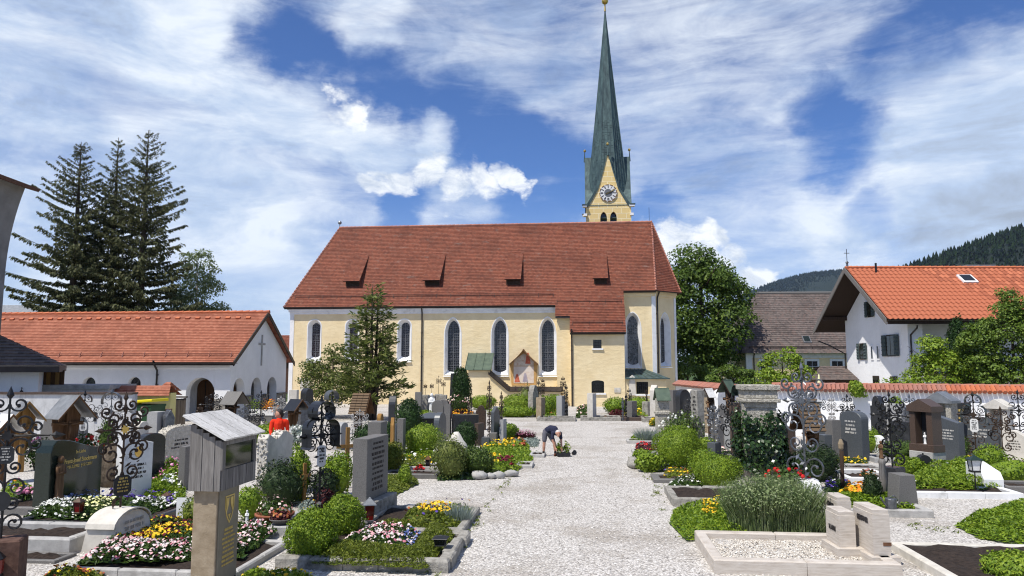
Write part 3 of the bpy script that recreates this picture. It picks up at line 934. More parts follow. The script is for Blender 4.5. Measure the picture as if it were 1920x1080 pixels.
def courses(mb, bl, br, tl, tr, step=0.17, lift=0.022, uv0=0.0):
 bl, br, tl, tr = (Vector(p) for p in (bl, br, tl, tr))
 L = ((tl + tr) / 2 - (bl + br) / 2).length
 n = max(1, int(round(L / step)))
 nrm = (br - bl).cross((tl + tr) / 2 - bl).normalized()
 if nrm.z < 0:
  nrm = -nrm
 ax = (br - bl).normalized()
 for i in range(n):
  a, b = i / n, (i + 1) / n
  p0, p1 = bl.lerp(tl, a), br.lerp(tr, a)
  q0, q1 = bl.lerp(tl, b), br.lerp(tr, b)
  e0, e1 = p0 + nrm * lift, p1 + nrm * lift
  def U(p, k):
   return ((p - bl).dot(ax) + uv0, k * L)
  mb.quad(e0, e1, q1, q0, [U(p0, a), U(p1, a), U(q1, b), U(q0, b)])
  mb.quad(p0, p1, e1, e0, [U(p0, a), U(p1, a), U(p1, a), U(p0, a)])
def slab(mb, a, b, c, d, t):
 vs = [Vector(p) for p in (a, b, c, d)]
 nrm = (vs[1] - vs[0]).cross(vs[3] - vs[0]).normalized()
 if nrm.z < 0:
  nrm = -nrm
 lo = [p - nrm * t for p in vs]
 mb.add(vs + lo, [(0, 1, 2, 3), (7, 6, 5, 4), (0, 4, 5, 1), (1, 5, 6, 2), (2, 6, 7, 3), (3, 7, 4, 0)])
def leaded_window(parent, cx, w, z0, z1, y, kind='point', splay=0.20, depth=0.42, lead=True, sill=True, mb_wall_holes=None,
    glassmat='glass_leaded'):
 o_out = arch(cx, w, z0, z1, kind)
 o_in = arch(cx, w - 2 * splay, z0 + splay * 1.2, z1 - splay * 1.15, kind, rb=0.35)
 band = arch(cx, w + 0.13, z0 - 0.02, z1 + 0.08, kind)
 if mb_wall_holes is not None:
  mb_wall_holes.append(o_out)
 win = MB()
 reveal(win, o_out, y, o_in, y + depth)
 surround(win, o_out, band, y, 0.02)
 wo = win.build('window', 'trim_white', parent)
 g = MB()
 tess(g, o_in, [], y + depth + 0.002)
 g.build('glass', glassmat, wo)
 if lead:
  b = MB()
  gw = w - 2 * splay
  zz0, zz1 = z0 + splay * 1.2, z1 - splay * 1.15
  b.box(cx - 0.018, cx + 0.018, y + depth - 0.03, y + depth - 0.005, zz0 + 0.02, zz1 - 0.1)
  k = max(3, int((zz1 - zz0) / 0.45))
  for i in range(1, k):
   zc = zz0 + (zz1 - zz0) * i / k
   hw = gw / 2 - (0.02 if zc < zz1 - gw else gw * 0.22)
   b.box(cx - hw, cx + hw, y + depth - 0.035, y + depth - 0.008, zc - 0.014, zc + 0.014)
  b.build('lead_bars', 'lead', wo)
 if sill:
  s = MB()
  s.prism([(-0.10, 0.0), (0.12, 0.0), (0.12, 0.10), (-0.10, 0.03)], cx - w / 2 - 0.08, cx + w / 2 + 0.08, 'yz')
  so = s.build('sill', 'trim_white', wo)
  so.location = (0, y - 0.02, z0 - 0.14)
 return wo
def small_window(parent, cx, w, z0, z1, y, kind='flat', depth=0.25, bars=2, sill=True, holes=None):
 o_out = arch(cx, w, z0, z1, kind)
 if holes is not None:
  holes.append(o_out)
 win = MB()
 reveal(win, o_out, y, o_out, y + depth)
 wo = win.build('window', 'plaster_yellow', parent)
 g = MB()
 tess(g, o_out, [], y + depth + 0.002)
 g.build('glass', 'glass_dark', wo)
 b = MB()
 for i in range(1, bars + 2):
  xx = cx - w / 2 + w * i / (bars + 2)
  b.box(xx - 0.012, xx + 0.012, y + 0.08, y + 0.104, z0, z1 - 0.02)
 for i in range(1, 3):
  zz = z0 + (z1 - z0) * i / 3
  b.box(cx - w / 2, cx + w / 2, y + 0.105, y + 0.125, zz - 0.01, zz + 0.01)
 b.build('grille', 'iron', wo)
 if sill:
  s = MB()
  s.box(cx - w / 2 - 0.08, cx + w / 2 + 0.12, y - 0.10, y + 0.05, z0 - 0.12, z0 - 0.003)
  s.build('sill', 'trim_white', wo)
 return wo
def downpipe(parent, x, y, z0, z1, hop=0.3, r=0.055):
 m = MB()
 m.tube([(x, y - hop, z1 + 0.25), (x, y - hop * 0.9, z1 + 0.08), (x, y - 0.10, z1 - 0.28), (x, y - 0.09, z1 - 0.6), (x, y - 0.09, z0)], r, 8)
 for k in range(1, 4):
  zz = z0 + (z1 - z0) * k / 4
  m.box(x - r - 0.02, x + r + 0.02, y - 0.10, y - 0.002, zz - 0.02, zz + 0.02)
 return m.build('downpipe', 'gutter', parent)
def gutter(parent, p0, p1, r=0.07):
 m = MB()
 p0, p1 = Vector(p0), Vector(p1)
 d = (p1 - p0).normalized()
 n = Vector((d.y, -d.x, 0))
 prof = [(math.cos(a), math.sin(a)) for a in np.linspace(math.pi, 2 * math.pi, 7)]
 a = [p0 + n * (c * r) + Vector((0, 0, s * r)) for c, s in prof]
 b = [p1 + n * (c * r) + Vector((0, 0, s * r)) for c, s in prof]
 m.add(a + b, [(i, i + 1, 7 + i + 1, 7 + i) for i in range(6)] + [tuple(range(6, -1, -1)), tuple(range(7, 14))])
 return m.build('gutter', 'gutter', parent)
def extra_mats():
 m, t, b = principled('glass_leaded', 0.22, 0.5)
 co = t.mapping(objco(t), scale=(1, 1, 1))
 vo = t.n('ShaderNodeTexVoronoi')
 vo.feature = 'DISTANCE_TO_EDGE'
 t.l(co, vo.inputs['Vector'])
 vo.inputs['Scale'].default_value = 7.0
 vo.inputs['Randomness'].default_value = 0.35
 line = t.smooth(vo.outputs['Distance'], 0.10, 0.05)
 t.l(t.mix(line, (0.010, 0.011, 0.015), (0.13, 0.135, 0.15)), b.inputs['Base Color'])
 # wall painting: faded plaster with brushed patches
 m, t, b = principled('fresco', 0.9, 0.1)
 co = objco(t)
 n = t.noise(co, 2.2, 8.0, 0.65, 0.8)
 c = t.ramp(n, [(0.30, (0.42, 0.33, 0.26)), (0.5, (0.60, 0.52, 0.43)), (0.7, (0.70, 0.62, 0.54))])
 f = t.smooth(t.noise(co, 3.4, 6.0, 0.6), 0.55, 0.66)
 c = t.mix(t.math('MULTIPLY', f, 0.6), c, (0.50, 0.22, 0.14))
 t.l(c, b.inputs['Base Color'])
 noisy('fresco_red', (0.44, 0.085, 0.045), (0.60, 0.19, 0.12), 5, 0.9, 30, 0.1, 0.004, 0.1)
 noisy('fresco_violet', (0.28, 0.24, 0.30), (0.46, 0.41, 0.45), 5, 0.9, 30, 0.1, 0.004, 0.1)
 noisy('fresco_pale', (0.62, 0.52, 0.44), (0.74, 0.66, 0.58), 3, 0.9, 30, 0.1, 0.004, 0.1, dirt=(0.60, 0.38, 0.28))
 noisy('fresco_gold', (0.46, 0.26, 0.09), (0.60, 0.38, 0.16), 4, 0.9, 30, 0.1, 0.004, 0.1)
extra_mats()
CH0 = (*(-17.61,58.77), 0.0)
def build_church():
 root = thing('church', 'pale yellow village church with long red tiled roof, white edged windows and slender tower', 'church', CH0, YAW)
 RY, RZ, SL = 5.5, 14.97, 1.274
 def rp(x, d, up=0.0):
  return (x, RY - d, RZ - SL * d + up)
 # ---- nave walls
 holes = []
 zb, zt = 2.27, 6.67
 for u in (13.08, 16.74, 20.44):
  leaded_window(root, u, 1.26, zb, zt, 0.0, 'point', 0.17, mb_wall_holes=holes)
 for u in (1.98, 5.05, 9.24):
  leaded_window(root, u, 1.05, zb + 1.1, 6.58, 0.0, 'round', mb_wall_holes=holes)
 XN = 21.18
 nicheX, nz0, nz1 = 18.6, 1.5, 4.22
 w = MB()
 tess(w, [(0, 0), (XN, 0), (XN, 7.62), (0, 7.62)], holes, 0.0)
 w.quad((0, 11, 0), (0, 0, 0), (0, 0, 7.62), (0, 11, 7.62))
 w.quad((28.6, 11, 0), (0, 11, 0), (0, 11, 7.62), (28.6, 11, 7.62))
 w.build('nave_wall', 'plaster_yellow', root)
 # ---- choir walls (set back under the same roof)
 cy = 0.95
 A, B, C, D = (28.58, cy), (30.45, 2.85), (30.45, 8.15), (28.58, 10.05)
 zc = 8.80
 ch = []
 cwz0, cwz1 = 2.8, 7.06
 leaded_window(root, 26.96, 1.2, cwz0, cwz1, cy, 'point', mb_wall_holes=ch)
 w = MB()
 tess(w, [(20.5, 0), A[:1] + (0,), A[:1] + (zc,), (20.5, zc)], ch, cy)
 w.quad((B[0], B[1], 0), (C[0], C[1], 0), (C[0], C[1], zc), (B[0], B[1], zc))
 w.quad((C[0], C[1], 0), (D[0], D[1], 0), (D[0], D[1], zc), (C[0], C[1], zc))
 w.build('choir_wall', 'plaster_yellow', root)
 # slanting face between A and B, built flat and turned into place
 Lab = math.hypot(B[0] - A[0], B[1] - A[1])
 face = MB()
 fh = []
 fw = bpy.data.objects.new('apse_wall', None)
 wo = leaded_window(root, Lab * 0.50, 1.2, cwz0 + 0.15, cwz1, 0.0, 'point', mb_wall_holes=fh)
 tess(face, [(0, 0), (Lab, 0), (Lab, zc), (0, zc)], fh, 0.0)
 fo = face.build('apse_wall', 'plaster_yellow', root)
 bpy.data.objects.remove(fw)
 for o in (fo, wo):
  o.location = (A[0], A[1], 0)
  o.rotation_euler = (0, 0, math.atan2(B[1] - A[1], B[0] - A[0]))
 q = MB()
 q.cbox((A[0] + 0.0, A[1] - 0.005, zc / 2), (0.34, 0.05, zc), R(20))
 q.build('corner_quoin', 'trim_white', root)
 q = MB()
 q.cbox((B[0] - 0.05, B[1] - 0.10, zc / 2), (0.22, 0.05, zc), R(45))
 q.build('corner_quoin', 'trim_white', root)
 q = MB()
 q.box(-0.03, 0.30, -0.03, 0.25, 0, 7.3)
 q.build('corner_quoin', 'trim_white', root)
 # ---- cornices
 c = MB()
 for k, (o1, z0, z1) in enumerate(((0.06, 7.02, 7.20), (0.14, 7.20, 7.38), (0.24, 7.38, 7.56))):
  c.box(-o1, XN - 0.003, -o1, 0.3, z0 + 0.002 * k, z1)
 c.build('cornice', 'trim_white', root)
 c = MB()
 for o1, z0, z1 in ((0.08, 8.30, 8.50), (0.18, 8.502, 8.70)):
  c.prism([(25.0, cy - o1), (A[0] + o1 * .4, cy - o1), (B[0] + o1 * .8, B[1] - o1 * .5), (B[0] + o1 * .8, C[1]), (D[0], D[1] + o1), (25, D[1])], z0, z1, 'xy')
 c.build('choir_cornice', 'plaster_yellow', root)
 # ---- turret bay, sacristy, annex
 bx0, bx1 = XN, 22.21
 m = MB()
 m.box(bx0, bx1 + 0.2, -0.62, 0.9, 0, 6.82)
 m.build('stair_bay', 'plaster_yellow', root)
 sx0, sx1, sy = 22.29, 26.17, -1.75
 sh = []
 sz = 5.54
 small_window(root, 24.19, 0.62, 4.25, 4.88, sy, 'flat', holes=sh, sill=True, bars=1)
 small_window(root, 24.19, 0.92, 0.99, 1.91, sy, 'segment', holes=sh, bars=3)
 m = MB()
 tess(m, [(sx0, 0), (sx1, 0), (sx1, sz), (sx0, sz)], sh, sy)
 m.add([(sx0, sy, 0), (sx0, sy, sz), (sx0, cy, sz + (cy - sy) * SL), (sx0, cy, 0)], [(0, 1, 2, 3)])
 m.add([(sx1, sy, 0), (sx1, sy, sz), (sx1, cy, sz + (cy - sy) * SL), (sx1, cy, 0)], [(3, 2, 1, 0)])
 m.build('sacristy_wall', 'plaster_yellow', root)
 m = MB()
 m.box(sx0 - 0.04, sx1 + 0.04, sy - 0.12, sy + 0.05, sz - 0.20, sz - 0.02)
 m.build('sacristy_cornice', 'trim_white', root)
 m = MB()
 m.box(25.38, 25.84, sy - 0.05, sy - 0.002, 1.03, 1.38)
 m.build('wall_tablet', 'limestone', root)
 ax1 = 29.15
 az = 2.11
 ah = []
 small_window(root, 27.42, 0.85, 0.92, 1.8, sy + 0.12, 'flat', holes=ah, bars=4)
 m = MB()
 tess(m, [(sx1 - 0.02, 0), (ax1, 0), (ax1, az), (sx1 - 0.02, az)], ah, sy + 0.12)
 m.quad((ax1, sy + 0.12, 0), (ax1, 3.2, 0), (ax1, 3.2, az), (ax1, sy + 0.12, az))
 m.build('annex_wall', 'plaster_yellow', root)
 m = MB()
 e = 0.25
 rz1 = 2.72
 e0, e1 = (sx1 + 0.01, sy + 0.12 - e, az - 0.05), (ax1 + e, sy + 0.12 - e, az - 0.05)
 k0, k1 = (sx1 + 0.01, cy - 0.01, rz1), (ax1 - 1.3, cy - 0.01, rz1)
 slab(m, e0, e1, k1, k0, 0.06)
 m.add([e1, (ax1 + e, 3.4, az - 0.05), (ax1 - 1.3, 2.0, rz1), k1], [(0, 1, 2, 3)])
 ro = m.build('annex_roof', 'copper', root)
 m = MB()
 for i in range(1, 6):
  f = i / 6
  p0, p1 = Vector(e0).lerp(Vector(e1), f), Vector(k0).lerp(Vector(k1), f)
  m.tube([p0 + Vector((0, 0, .02)), p1 + Vector((0, 0, .02))], 0.02, 4)
 m.build('roof_seams', 'copper_green', ro)
 t = MB()
 t.prism([(-0.28, 0), (0.28, 0), (0.19, 1.35), (0.0, 1.5), (-0.19, 1.35)], -0.09, 0.0, 'xz', 0.03)
 to = t.build('wall_tablet', 'limestone', root)
 to.location = (26.7, sy + 0.118, 0.8)
 # ---- main roof
 r = MB()
 xh0, xh1 = 1.94, -0.45            # left hip foot
 xa, xe = 28.97, 28.75
 def hipL(d): return xh0 + (xh1 - xh0) * d / 5.8
 def hipR(d): return xa + (xe - xa) * d / 4.9
 courses(r, rp(hipL(4.9), 4.9), rp(hipR(4.9), 4.9), rp(hipL(0), 0), rp(hipR(0), 0))
 courses(r, rp(hipL(5.8), 5.8), rp(sx1 + 0.1, 5.8), rp(hipL(4.9), 4.9), rp(sx1 + 0.1, 4.9))
 courses(r, rp(bx0 - 0.12, 6.5), rp(sx1 + 0.12, 6.5), rp(bx0 - 0.12, 5.8), rp(sx1 + 0.12, 5.8), lift=0.03)
 courses(r, rp(sx0 - 0.12, 7.5), rp(sx1 + 0.12, 7.5), rp(sx0 - 0.12, 6.5), rp(sx1 + 0.12, 6.5), lift=0.03)
 # hipped west end, apse slopes, north slope
 top0, top1 = rp(xh0, 0), rp(xa, 0)
 ez = RZ - SL * 5.8
 courses(r, (xh1, 11.3, ez), (xh1, -0.3, ez), top0, top0)
 az8 = RZ - SL * 4.9
 A1, B1, C1, D1 = (xe, 0.6, az8), (30.88, 2.70, az8), (30.88, 8.30, az8), (xe, 10.4, az8)
 courses(r, A1, B1, top1, top1)
 courses(r, B1, C1, top1, top1)
 courses(r, C1, D1, top1, top1)
 courses(r, (xe, 11.3, ez), (xh1, 11.3, ez), top1, top0, step=0.6)
 ro = r.build('roof', 'tile_church', root)
 # ridge and hip tiles, snow guard, eave boards
 m = MB()
 for i in range(74):
  x0 = xh0 + (xa - xh0) * i / 74
  m.tube([(x0 - 0.02, RY, RZ + 0.0), (x0 + 0.40, RY, RZ + 0.03)], 0.13, 6)
 m.build('ridge_tiles', 'captile', ro)
 m = MB()
 for p, q in ((top0, (xh1, -0.3, ez)), (top1, A1), (top1, B1)):
  p, q = Vector(p), Vector(q)
  for i in range(28):
   a, b = p.lerp(q, i / 28), p.lerp(q, (i + 1.12) / 28)
   m.tube([b + Vector((0, 0, 0.05)), a], 0.085, 5, 0.06)
 m.build('hip_tiles', 'captile', ro)
 m = MB()
 def guard(x0, x1, d):
  n = int((x1 - x0) / 1.1)
  for i in range(n + 1):
   x = x0 + (x1 - x0) * i / n
   a, b = Vector(rp(x, d)), Vector(rp(x, d - 0.14, 0.20))
   m.tube([a, b], 0.016, 4)
  for k in (0.10, 0.20):
   m.tube([rp(x0, d - 0.10, k), rp(x1, d - 0.10, k)], 0.014, 4)
 guard(0.2, XN - 0.3, 5.3)
 guard(sx0 + 0.1, sx1 - 0.1, 7.1)
 guard(bx0, sx1 - 0.1, 5.75)
 m.build('snow_guard', 'gutter', ro)
 m = MB()
 for x0, x1, d in ((xh1, bx0 - 0.13, 5.8), (bx0 - 0.1, sx0 - 0.12, 6.5), (sx0 - 0.1, sx1 + 0.1, 7.5)):
  p = rp(0, d)
  m.box(x0, x1, p[1] + 0.01, p[1] + 0.05, p[2] - 0.16, p[2] - 0.012)
  m.box(x0, x1, p[1] + 0.05, p[1] + 0.45, p[2] - 0.13, p[2] - 0.10)
 m.box(sx1 + 0.05, xe, 0.62, 0.66, az8 - 0.16, az8 - 0.012)
 m.box(sx1 + 0.05, xe, 0.66, 1.0, az8 - 0.13, az8 - 0.10)
 m.build('eave_board', 'gutter', ro)
 gutter(ro, (xh1, -0.38, ez - 0.02), (bx0 - 0.13, -0.38, ez - 0.02))
 gutter(ro, (sx0 - 0.1, RY - 7.58, RZ - SL * 7.5 - 0.02), (sx1 + 0.12, RY - 7.58, RZ - SL * 7.5 - 0.02))
 gutter(ro, (sx1 + 0.1, 0.52, az8 - 0.02), (A1[0], 0.52, az8 - 0.02))
 gutter(ro, (A1[0], 0.54, az8 - 0.02), (B1[0] + 0.04, B1[1] - 0.06, az8 - 0.02))
 # shed dormers
 for x0, x1 in ((4.0, 5.3), (10.5, 11.85), (17.05, 18.3), (23.95, 25.1)):
  m = MB()
  m.mat('tile_church')
  a, b = Vector(rp(x0, 2.05)), Vector(rp(x1, 2.05))
  c0, c1 = Vector(rp(x0 - 0.02, 4.80, 0.88)), Vector(rp(x1 + 0.02, 4.80, 0.88))
  courses(m, c0, c1, a, b, step=0.17, lift=0.02)
  m.mat('wood_dark')
  f0, f1 = Vector(rp(x0 + 0.08, 4.45)), Vector(rp(x1 - 0.08, 4.45))
  t0, t1 = Vector(rp(x0 + 0.08, 4.45, 0.74)), Vector(rp(x1 - 0.08, 4.45, 0.74))
  m.add([f0, f1, t1, t0], [(0, 1, 2, 3)])
  m.mat('tile_church')
  m.add([f0, t0, Vector(rp(x0 + 0.08, 2.05, 0.0))], [(0, 1, 2)])
  m.add([f1, t1, Vector(rp(x1 - 0.08, 2.05, 0.0))], [(0, 2, 1)])
  m.mat('gutter')
  slab(m, c0, c1, c1.lerp(b, 0.04), c0.lerp(a, 0.04), 0.07)
  m.build('dormer', None, ro)
 # finials
 m = MB()
 m.tube([(xh0, RY, RZ + 0.05), (xh0, RY, RZ + 0.35)], 0.03, 6)
 m.ball((xh0, RY, RZ + 0.5), 0.17, 8)
 m.build('ridge_finial', 'sheet_grey', ro)
 m = MB()
 m.tube([(xa - 0.2, RY, RZ), (xa - 0.2, RY, RZ + 1.3)], 0.015, 5)
 m.build('lightning_rod', 'iron', ro)
 # ---- rain pipes
 downpipe(root, 10.65, 0.0, 0.0, 7.35)
 downpipe(root, sx0 + 0.02, sy, 0.0, sz - 0.1)
 pp = downpipe(root, 0.35, 0.0, az + 0.3, 8.5)
 pp.location = (A[0], A[1], 0)
 pp.rotation_euler = (0, 0, R(45))
 # ---- painted niche with curved hood
 hw = 1.05
 n0 = MB()
 y = -0.02
 ogee = []
 for i in range(13):
  t = i / 12
  xx = hw * (1 - t)
  zz = nz1 - 1.15 + 1.15 * (0.55 * math.sin(t * math.pi / 2) + 0.45 * t ** 3.2)
  ogee.append((xx, zz))
 out = [(-hw + 0.12, nz0), (hw - 0.12, nz0)] + [(x, z) for x, z in ogee] + [(-x, z) for x, z in reversed(ogee[:-1])]
 n0.prism([(nicheX + a, b) for a, b in out], -0.06, 0.002)
 no = n0.build('wall_painting', 'fresco_gold', root)
 p = MB()
 pw = hw - 0.28
 p.box(nicheX - pw, nicheX + pw, -0.075, -0.061, nz0 + 0.15, nz0 + 1.42)
 p.build('lower_scene', 'fresco_pale', no)
 p = MB()
 p.prism([(nicheX - pw, nz0 + 1.47), (nicheX + pw, nz0 + 1.47), (nicheX + pw, nz1 - 0.85), (nicheX, nz1 - 0.3), (nicheX - pw, nz1 - 0.85)], -0.072, -0.061)
 p.build('upper_scene', 'fresco', no)
 def figure(cx, z0, h, mat):
  f = MB()
  f.prism([(cx - 0.20, z0), (cx + 0.22, z0), (cx + 0.15, z0 + h * 0.45), (cx + 0.10, z0 + h * 0.80), (cx + 0.05, z0 + h), (cx - 0.06, z0 + h * 0.97), (cx - 0.12, z0 + h * 0.72), (cx - 0.14, z0 + h * 0.4)], -0.084, -0.074)
  f.build('painted_figure', mat, no)
 figure(nicheX - 0.50, nz0 + 0.22, 0.62, 'fresco_red')
 figure(nicheX + 0.12, nz0 + 0.25, 0.66, 'fresco_violet')
 figure(nicheX + 0.32, nz0 + 1.62, 0.85, 'fresco_red')
 hd = MB()
 path = [(-x, z) for x, z in ogee] + [(x, z) for x, z in reversed(ogee[:-1])]
 for (x0, z0), (x1, z1) in zip(path[:-1], path[1:]):
  a, b = (nicheX + x0 * 1.06, z0 + 0.05), (nicheX + x1 * 1.06, z1 + 0.05)
  hd.add([(a[0], -0.55, a[1] - 0.06), (b[0], -0.55, b[1] - 0.06), (b[0], 0.0, b[1]), (a[0], 0.0, a[1]),
    (a[0], -0.55, a[1] - 0.11), (b[0], -0.55, b[1] - 0.11), (b[0], 0.0, b[1] - 0.05), (a[0], 0.0, a[1] - 0.05)],
   [(0, 1, 2, 3), (4, 7, 6, 5), (0, 4, 5, 1)])
 hd.build('hood', 'wood_brown', no)
 # ---- outer stair with copper porch and sloping parapet
 py = -1.5
 x = [14.55, 16.16, 17.64, 21.5]
 zp, z1_, z2_ = 2.72, 2.33, 1.07
 m = MB()
 m.prism([(x[0], 0), (x[3], 0), (x[3], z2_), (x[2], z2_), (x[1], z1_), (x[1], zp), (x[0], zp)], py, -0.02)
 st = m.build('stair_wall', 'plaster_yellow', root)
 m = MB()
 zq = 3.94
 slab(m, (x[0] - 0.25, py - 0.25, zp - 0.05), (x[1] + 0.15, py - 0.25, zp - 0.05), (x[1] + 0.15, -0.02, zq), (x[0] - 0.25, -0.02, zq), 0.06)
 po = m.build('porch_roof', 'copper_green', st)
 m = MB()
 for i in range(4):
  xx = x[0] - 0.23 + (x[1] - x[0] + 0.36) * i / 3
  m.tube([(xx, py - 0.25, zp - 0.02), (xx, -0.02, zq + 0.03)], 0.022, 4)
 m.build('roof_seams', 'copper_green', po)
 m = MB()
 m.prism([(py + 0.01, zp - 0.06), (-0.03, zp - 0.06), (-0.03, zq - 0.08)], x[0] + 0.02, x[1] - 0.02, 'yz')
 m.build('porch_cheek', 'plaster_yellow', st)
 m = MB()
 def cope(a, b):
  (xa_, za_), (xb_, zb_) = a, b
  for yo0, yo1, k in ((py - 0.22, py + 0.55, 0.0),):
   slab(m, (xa_, yo0, za_ + 0.02), (xb_, yo0, zb_ + 0.02), (xb_, yo1, zb_ + 0.32), (xa_, yo1, za_ + 0.32), 0.06)
  n = 9
  for i in range(n + 1):
   f = i / n
   xx, zz = xa_ + (xb_ - xa_) * f, za_ + (zb_ - za_) * f
   m.tube([(xx, py - 0.23, zz + 0.04), (xx, py + 0.55, zz + 0.34)], 0.03, 4)
 cope((x[1] - 0.05, z1_ + 0.04), (x[2], z2_ + 0.02))
 cope((x[2], z2_ + 0.02), (x[3] + 0.1, z2_ + 0.02))
 m.build('coping', 'gutter', st)
 # small wall shrine at the far left of the nave
 m = MB()
 m.box(1.0, 1.75, -0.16, -0.002, 1.0, 1.9)
 m.box(0.92, 1.83, -0.22, -0.001, 1.9, 2.0)
 m.build('wall_niche', 'limestone', root)
 build_tower(root)
 return root
def build_tower(root):
 ty = 11.3
 cx = 25.56
 a = 2.08
 zc = 17.72
 zg = 22.89
 zt = 38.24
 cy = ty + a
 t = MB()
 wz = 17.17
 o1 = arch(cx - 0.45, 0.62, 14.0, wz, 'point')
 o2 = arch(cx + 0.45, 0.62, 14.0, wz, 'point')
 outl = [(cx - a, 6), (cx + a, 6), (cx + a, zc), (cx + a - 0.25, zc + 0.35), (cx + 0.98, zc + 1.75), (cx + 0.42, zc + 3.6), (cx, zg),
   (cx - 0.42, zc + 3.6), (cx - 0.98, zc + 1.75), (cx - a + 0.25, zc + 0.35), (cx - a, zc)]
 def uvf(mb, y):
  n0 = len(mb.f)
  tess(mb, outl, [o1, o2], y)
  for fi in range(n0, len(mb.f)):
   mb.uv[fi] = [(mb.v[k][0], mb.v[k][2]) for k in mb.f[fi]]
 uvf(t, ty)
 front_v = list(t.v)
 # the three other sides are the same gable turned about the tower's middle
 for k in (1, 2, 3):
  M = Matrix.Translation((cx, cy, 0)) @ Matrix.Rotation(k * math.pi / 2, 4, 'Z') @ Matrix.Translation((-cx, -cy, 0))
  s = len(t.v)
  uvf(t, ty)
  t.xform(M, s)
 tw = t.build('tower', 'ashlar', root)
 for o in (o1, o2):
  m = MB()
  m.mat('ashlar')
  reveal(m, o, ty, o, ty + 0.45)
  wn = m.build('bell_opening', None, tw)
  m = MB()
  tess(m, o, [], ty + 0.46)
  m.build('dark_inside', 'glass_dark', wn)
  xm = (o[0][0] + o[4][0]) / 2
  for q in range(5):
   b = MB()
   b.cbox((xm, ty + 0.25, wz - 0.62 - q * 0.34), (0.60, 0.26, 0.04), rx=R(-35))
   b.build('louvre', 'copper_green', wn)
 # spire: eight sided, with gablets running back into it
 m = MB()
 ap0 = a / math.cos(math.pi / 8) * 0.985
 ring = [(cx + ap0 * math.cos(math.pi / 8 + k * math.pi / 4), cy + ap0 * math.sin(math.pi / 8 + k * math.pi / 4), zc - 0.1) for k in range(8)]
 mid = zc + (zt - zc) * 0.42
 rm = ap0 * 0.545
 ring2 = [(cx + rm * math.cos(math.pi / 8 + k * math.pi / 4), cy + rm * math.sin(math.pi / 8 + k * math.pi / 4), mid) for k in range(8)]
 for k in range(8):
  j = (k + 1) % 8
  m.add([ring[k], ring[j], ring2[j], ring2[k]], [(0, 1, 2, 3)])
  m.add([ring2[k], ring2[j], (cx, cy, zt)], [(0, 1, 2)])
 gl = [(x - cx, z) for x, z in outl[2:11]]
 for k in range(4):
  M = Matrix.Translation((cx, cy, 0)) @ Matrix.Rotation(k * math.pi / 2, 4, 'Z')
  s = len(m.v)
  for (x0, z0), (x1, z1) in zip(gl[:-1], gl[1:]):
   m.add([(x0 * 1.02, -a - 0.07, z0 + 0.05), (x1 * 1.02, -a - 0.07, z1 + 0.05), (x1 * 1.02, 0, z1 + 0.05), (x0 * 1.02, 0, z0 + 0.05)], [(0, 1, 2, 3)])
   m.add([(x0 * 1.02, -a - 0.07, z0 + 0.05), (x1 * 1.02, -a - 0.07, z1 + 0.05), (x1 * 0.93, -a - 0.07, z1 - 0.16), (x0 * 0.93, -a - 0.07, z0 - 0.16)], [(3, 2, 1, 0)])
  m.xform(M, s)
 sp = m.build('spire', 'copper', tw)
 # standing seams and cross joints of the copper sheets
 m = MB()
 for k in range(8):
  j = (k + 1) % 8
  for f in (0.0, 0.25, 0.5, 0.75):
   p0 = Vector(ring[k]).lerp(Vector(ring[j]), f)
   p1 = Vector(ring2[k]).lerp(Vector(ring2[j]), f)
   m.tube([p0, p1], 0.03 if f else 0.05, 4)
   if f in (0.0, 0.5):
    m.tube([p1, (cx, cy, zt - 0.4)], 0.03 if f else 0.05, 4, 0.015)
  for q in range(26):
   z = q / 26
   off = 0.5 / 26 if q % 2 else 0
   for f0 in (0.0, 0.25, 0.5, 0.75):
    zz = min(1.0, z + (off if int(f0 * 4) % 2 else 0))
    lo0, lo1 = Vector(ring[k]).lerp(Vector(ring[j]), f0), Vector(ring[k]).lerp(Vector(ring[j]), f0 + 0.25)
    hi0, hi1 = Vector(ring2[k]).lerp(Vector(ring2[j]), f0), Vector(ring2[k]).lerp(Vector(ring2[j]), f0 + 0.25)
    m.tube([lo0.lerp(hi0, zz), lo1.lerp(hi1, zz)], 0.014, 3, cap=False)
 m.build('standing_seams', 'copper', sp)
 # finial balls and corner eaves
 m = MB()
 m.tube([(cx, cy, zt - 0.6), (cx, cy, zt + 0.2)], 0.10, 8, 0.05)
 m.ball((cx, cy, zt + 0.45), 0.33, 12)
 m.tube([(cx, cy, zt + 0.7), (cx, cy, zt + 2.0)], 0.04, 6)
 m.cbox((cx, cy, zt + 1.5), (0.9, 0.05, 0.08))
 m.build('golden_ball', 'gold', sp)
 for k in range(4):
  M = Matrix.Translation((cx, cy, 0)) @ Matrix.Rotation(k * math.pi / 2, 4, 'Z')
  m = MB()
  m.mat('copper')
  m.tube([(0, -a - 0.1, zg - 0.4), (0, -a - 0.05, zg + 0.6)], 0.07, 6, 0.035)
  m.mat('gold')
  m.ball((0, -a - 0.05, zg + 0.72), 0.14, 8)
  m.xform(M)
  m.build('gable_finial', None, tw)
  m = MB()
  m.mat('trim_white')
  m.box(a - 0.15, a + 0.32, -a - 0.30, -a + 0.1, zc - 0.12, zc + 0.05)
  m.mat('copper')
  m.box(a - 0.13, a + 0.38, -a - 0.34, -a + 0.1, zc + 0.052, zc + 0.14)
  m.mat('trim_white')
  m.box(a - 0.1, a + 0.22, -a - 0.2, -a + 0.1, zc - 0.95, zc - 0.72)
  m.xform(M)
  m.build('corner_cornice', None, tw)
 # clock
 ck = MB()
 r = 0.82
 cz = 18.93
 ck.mat('enamel_white')
 n = 40
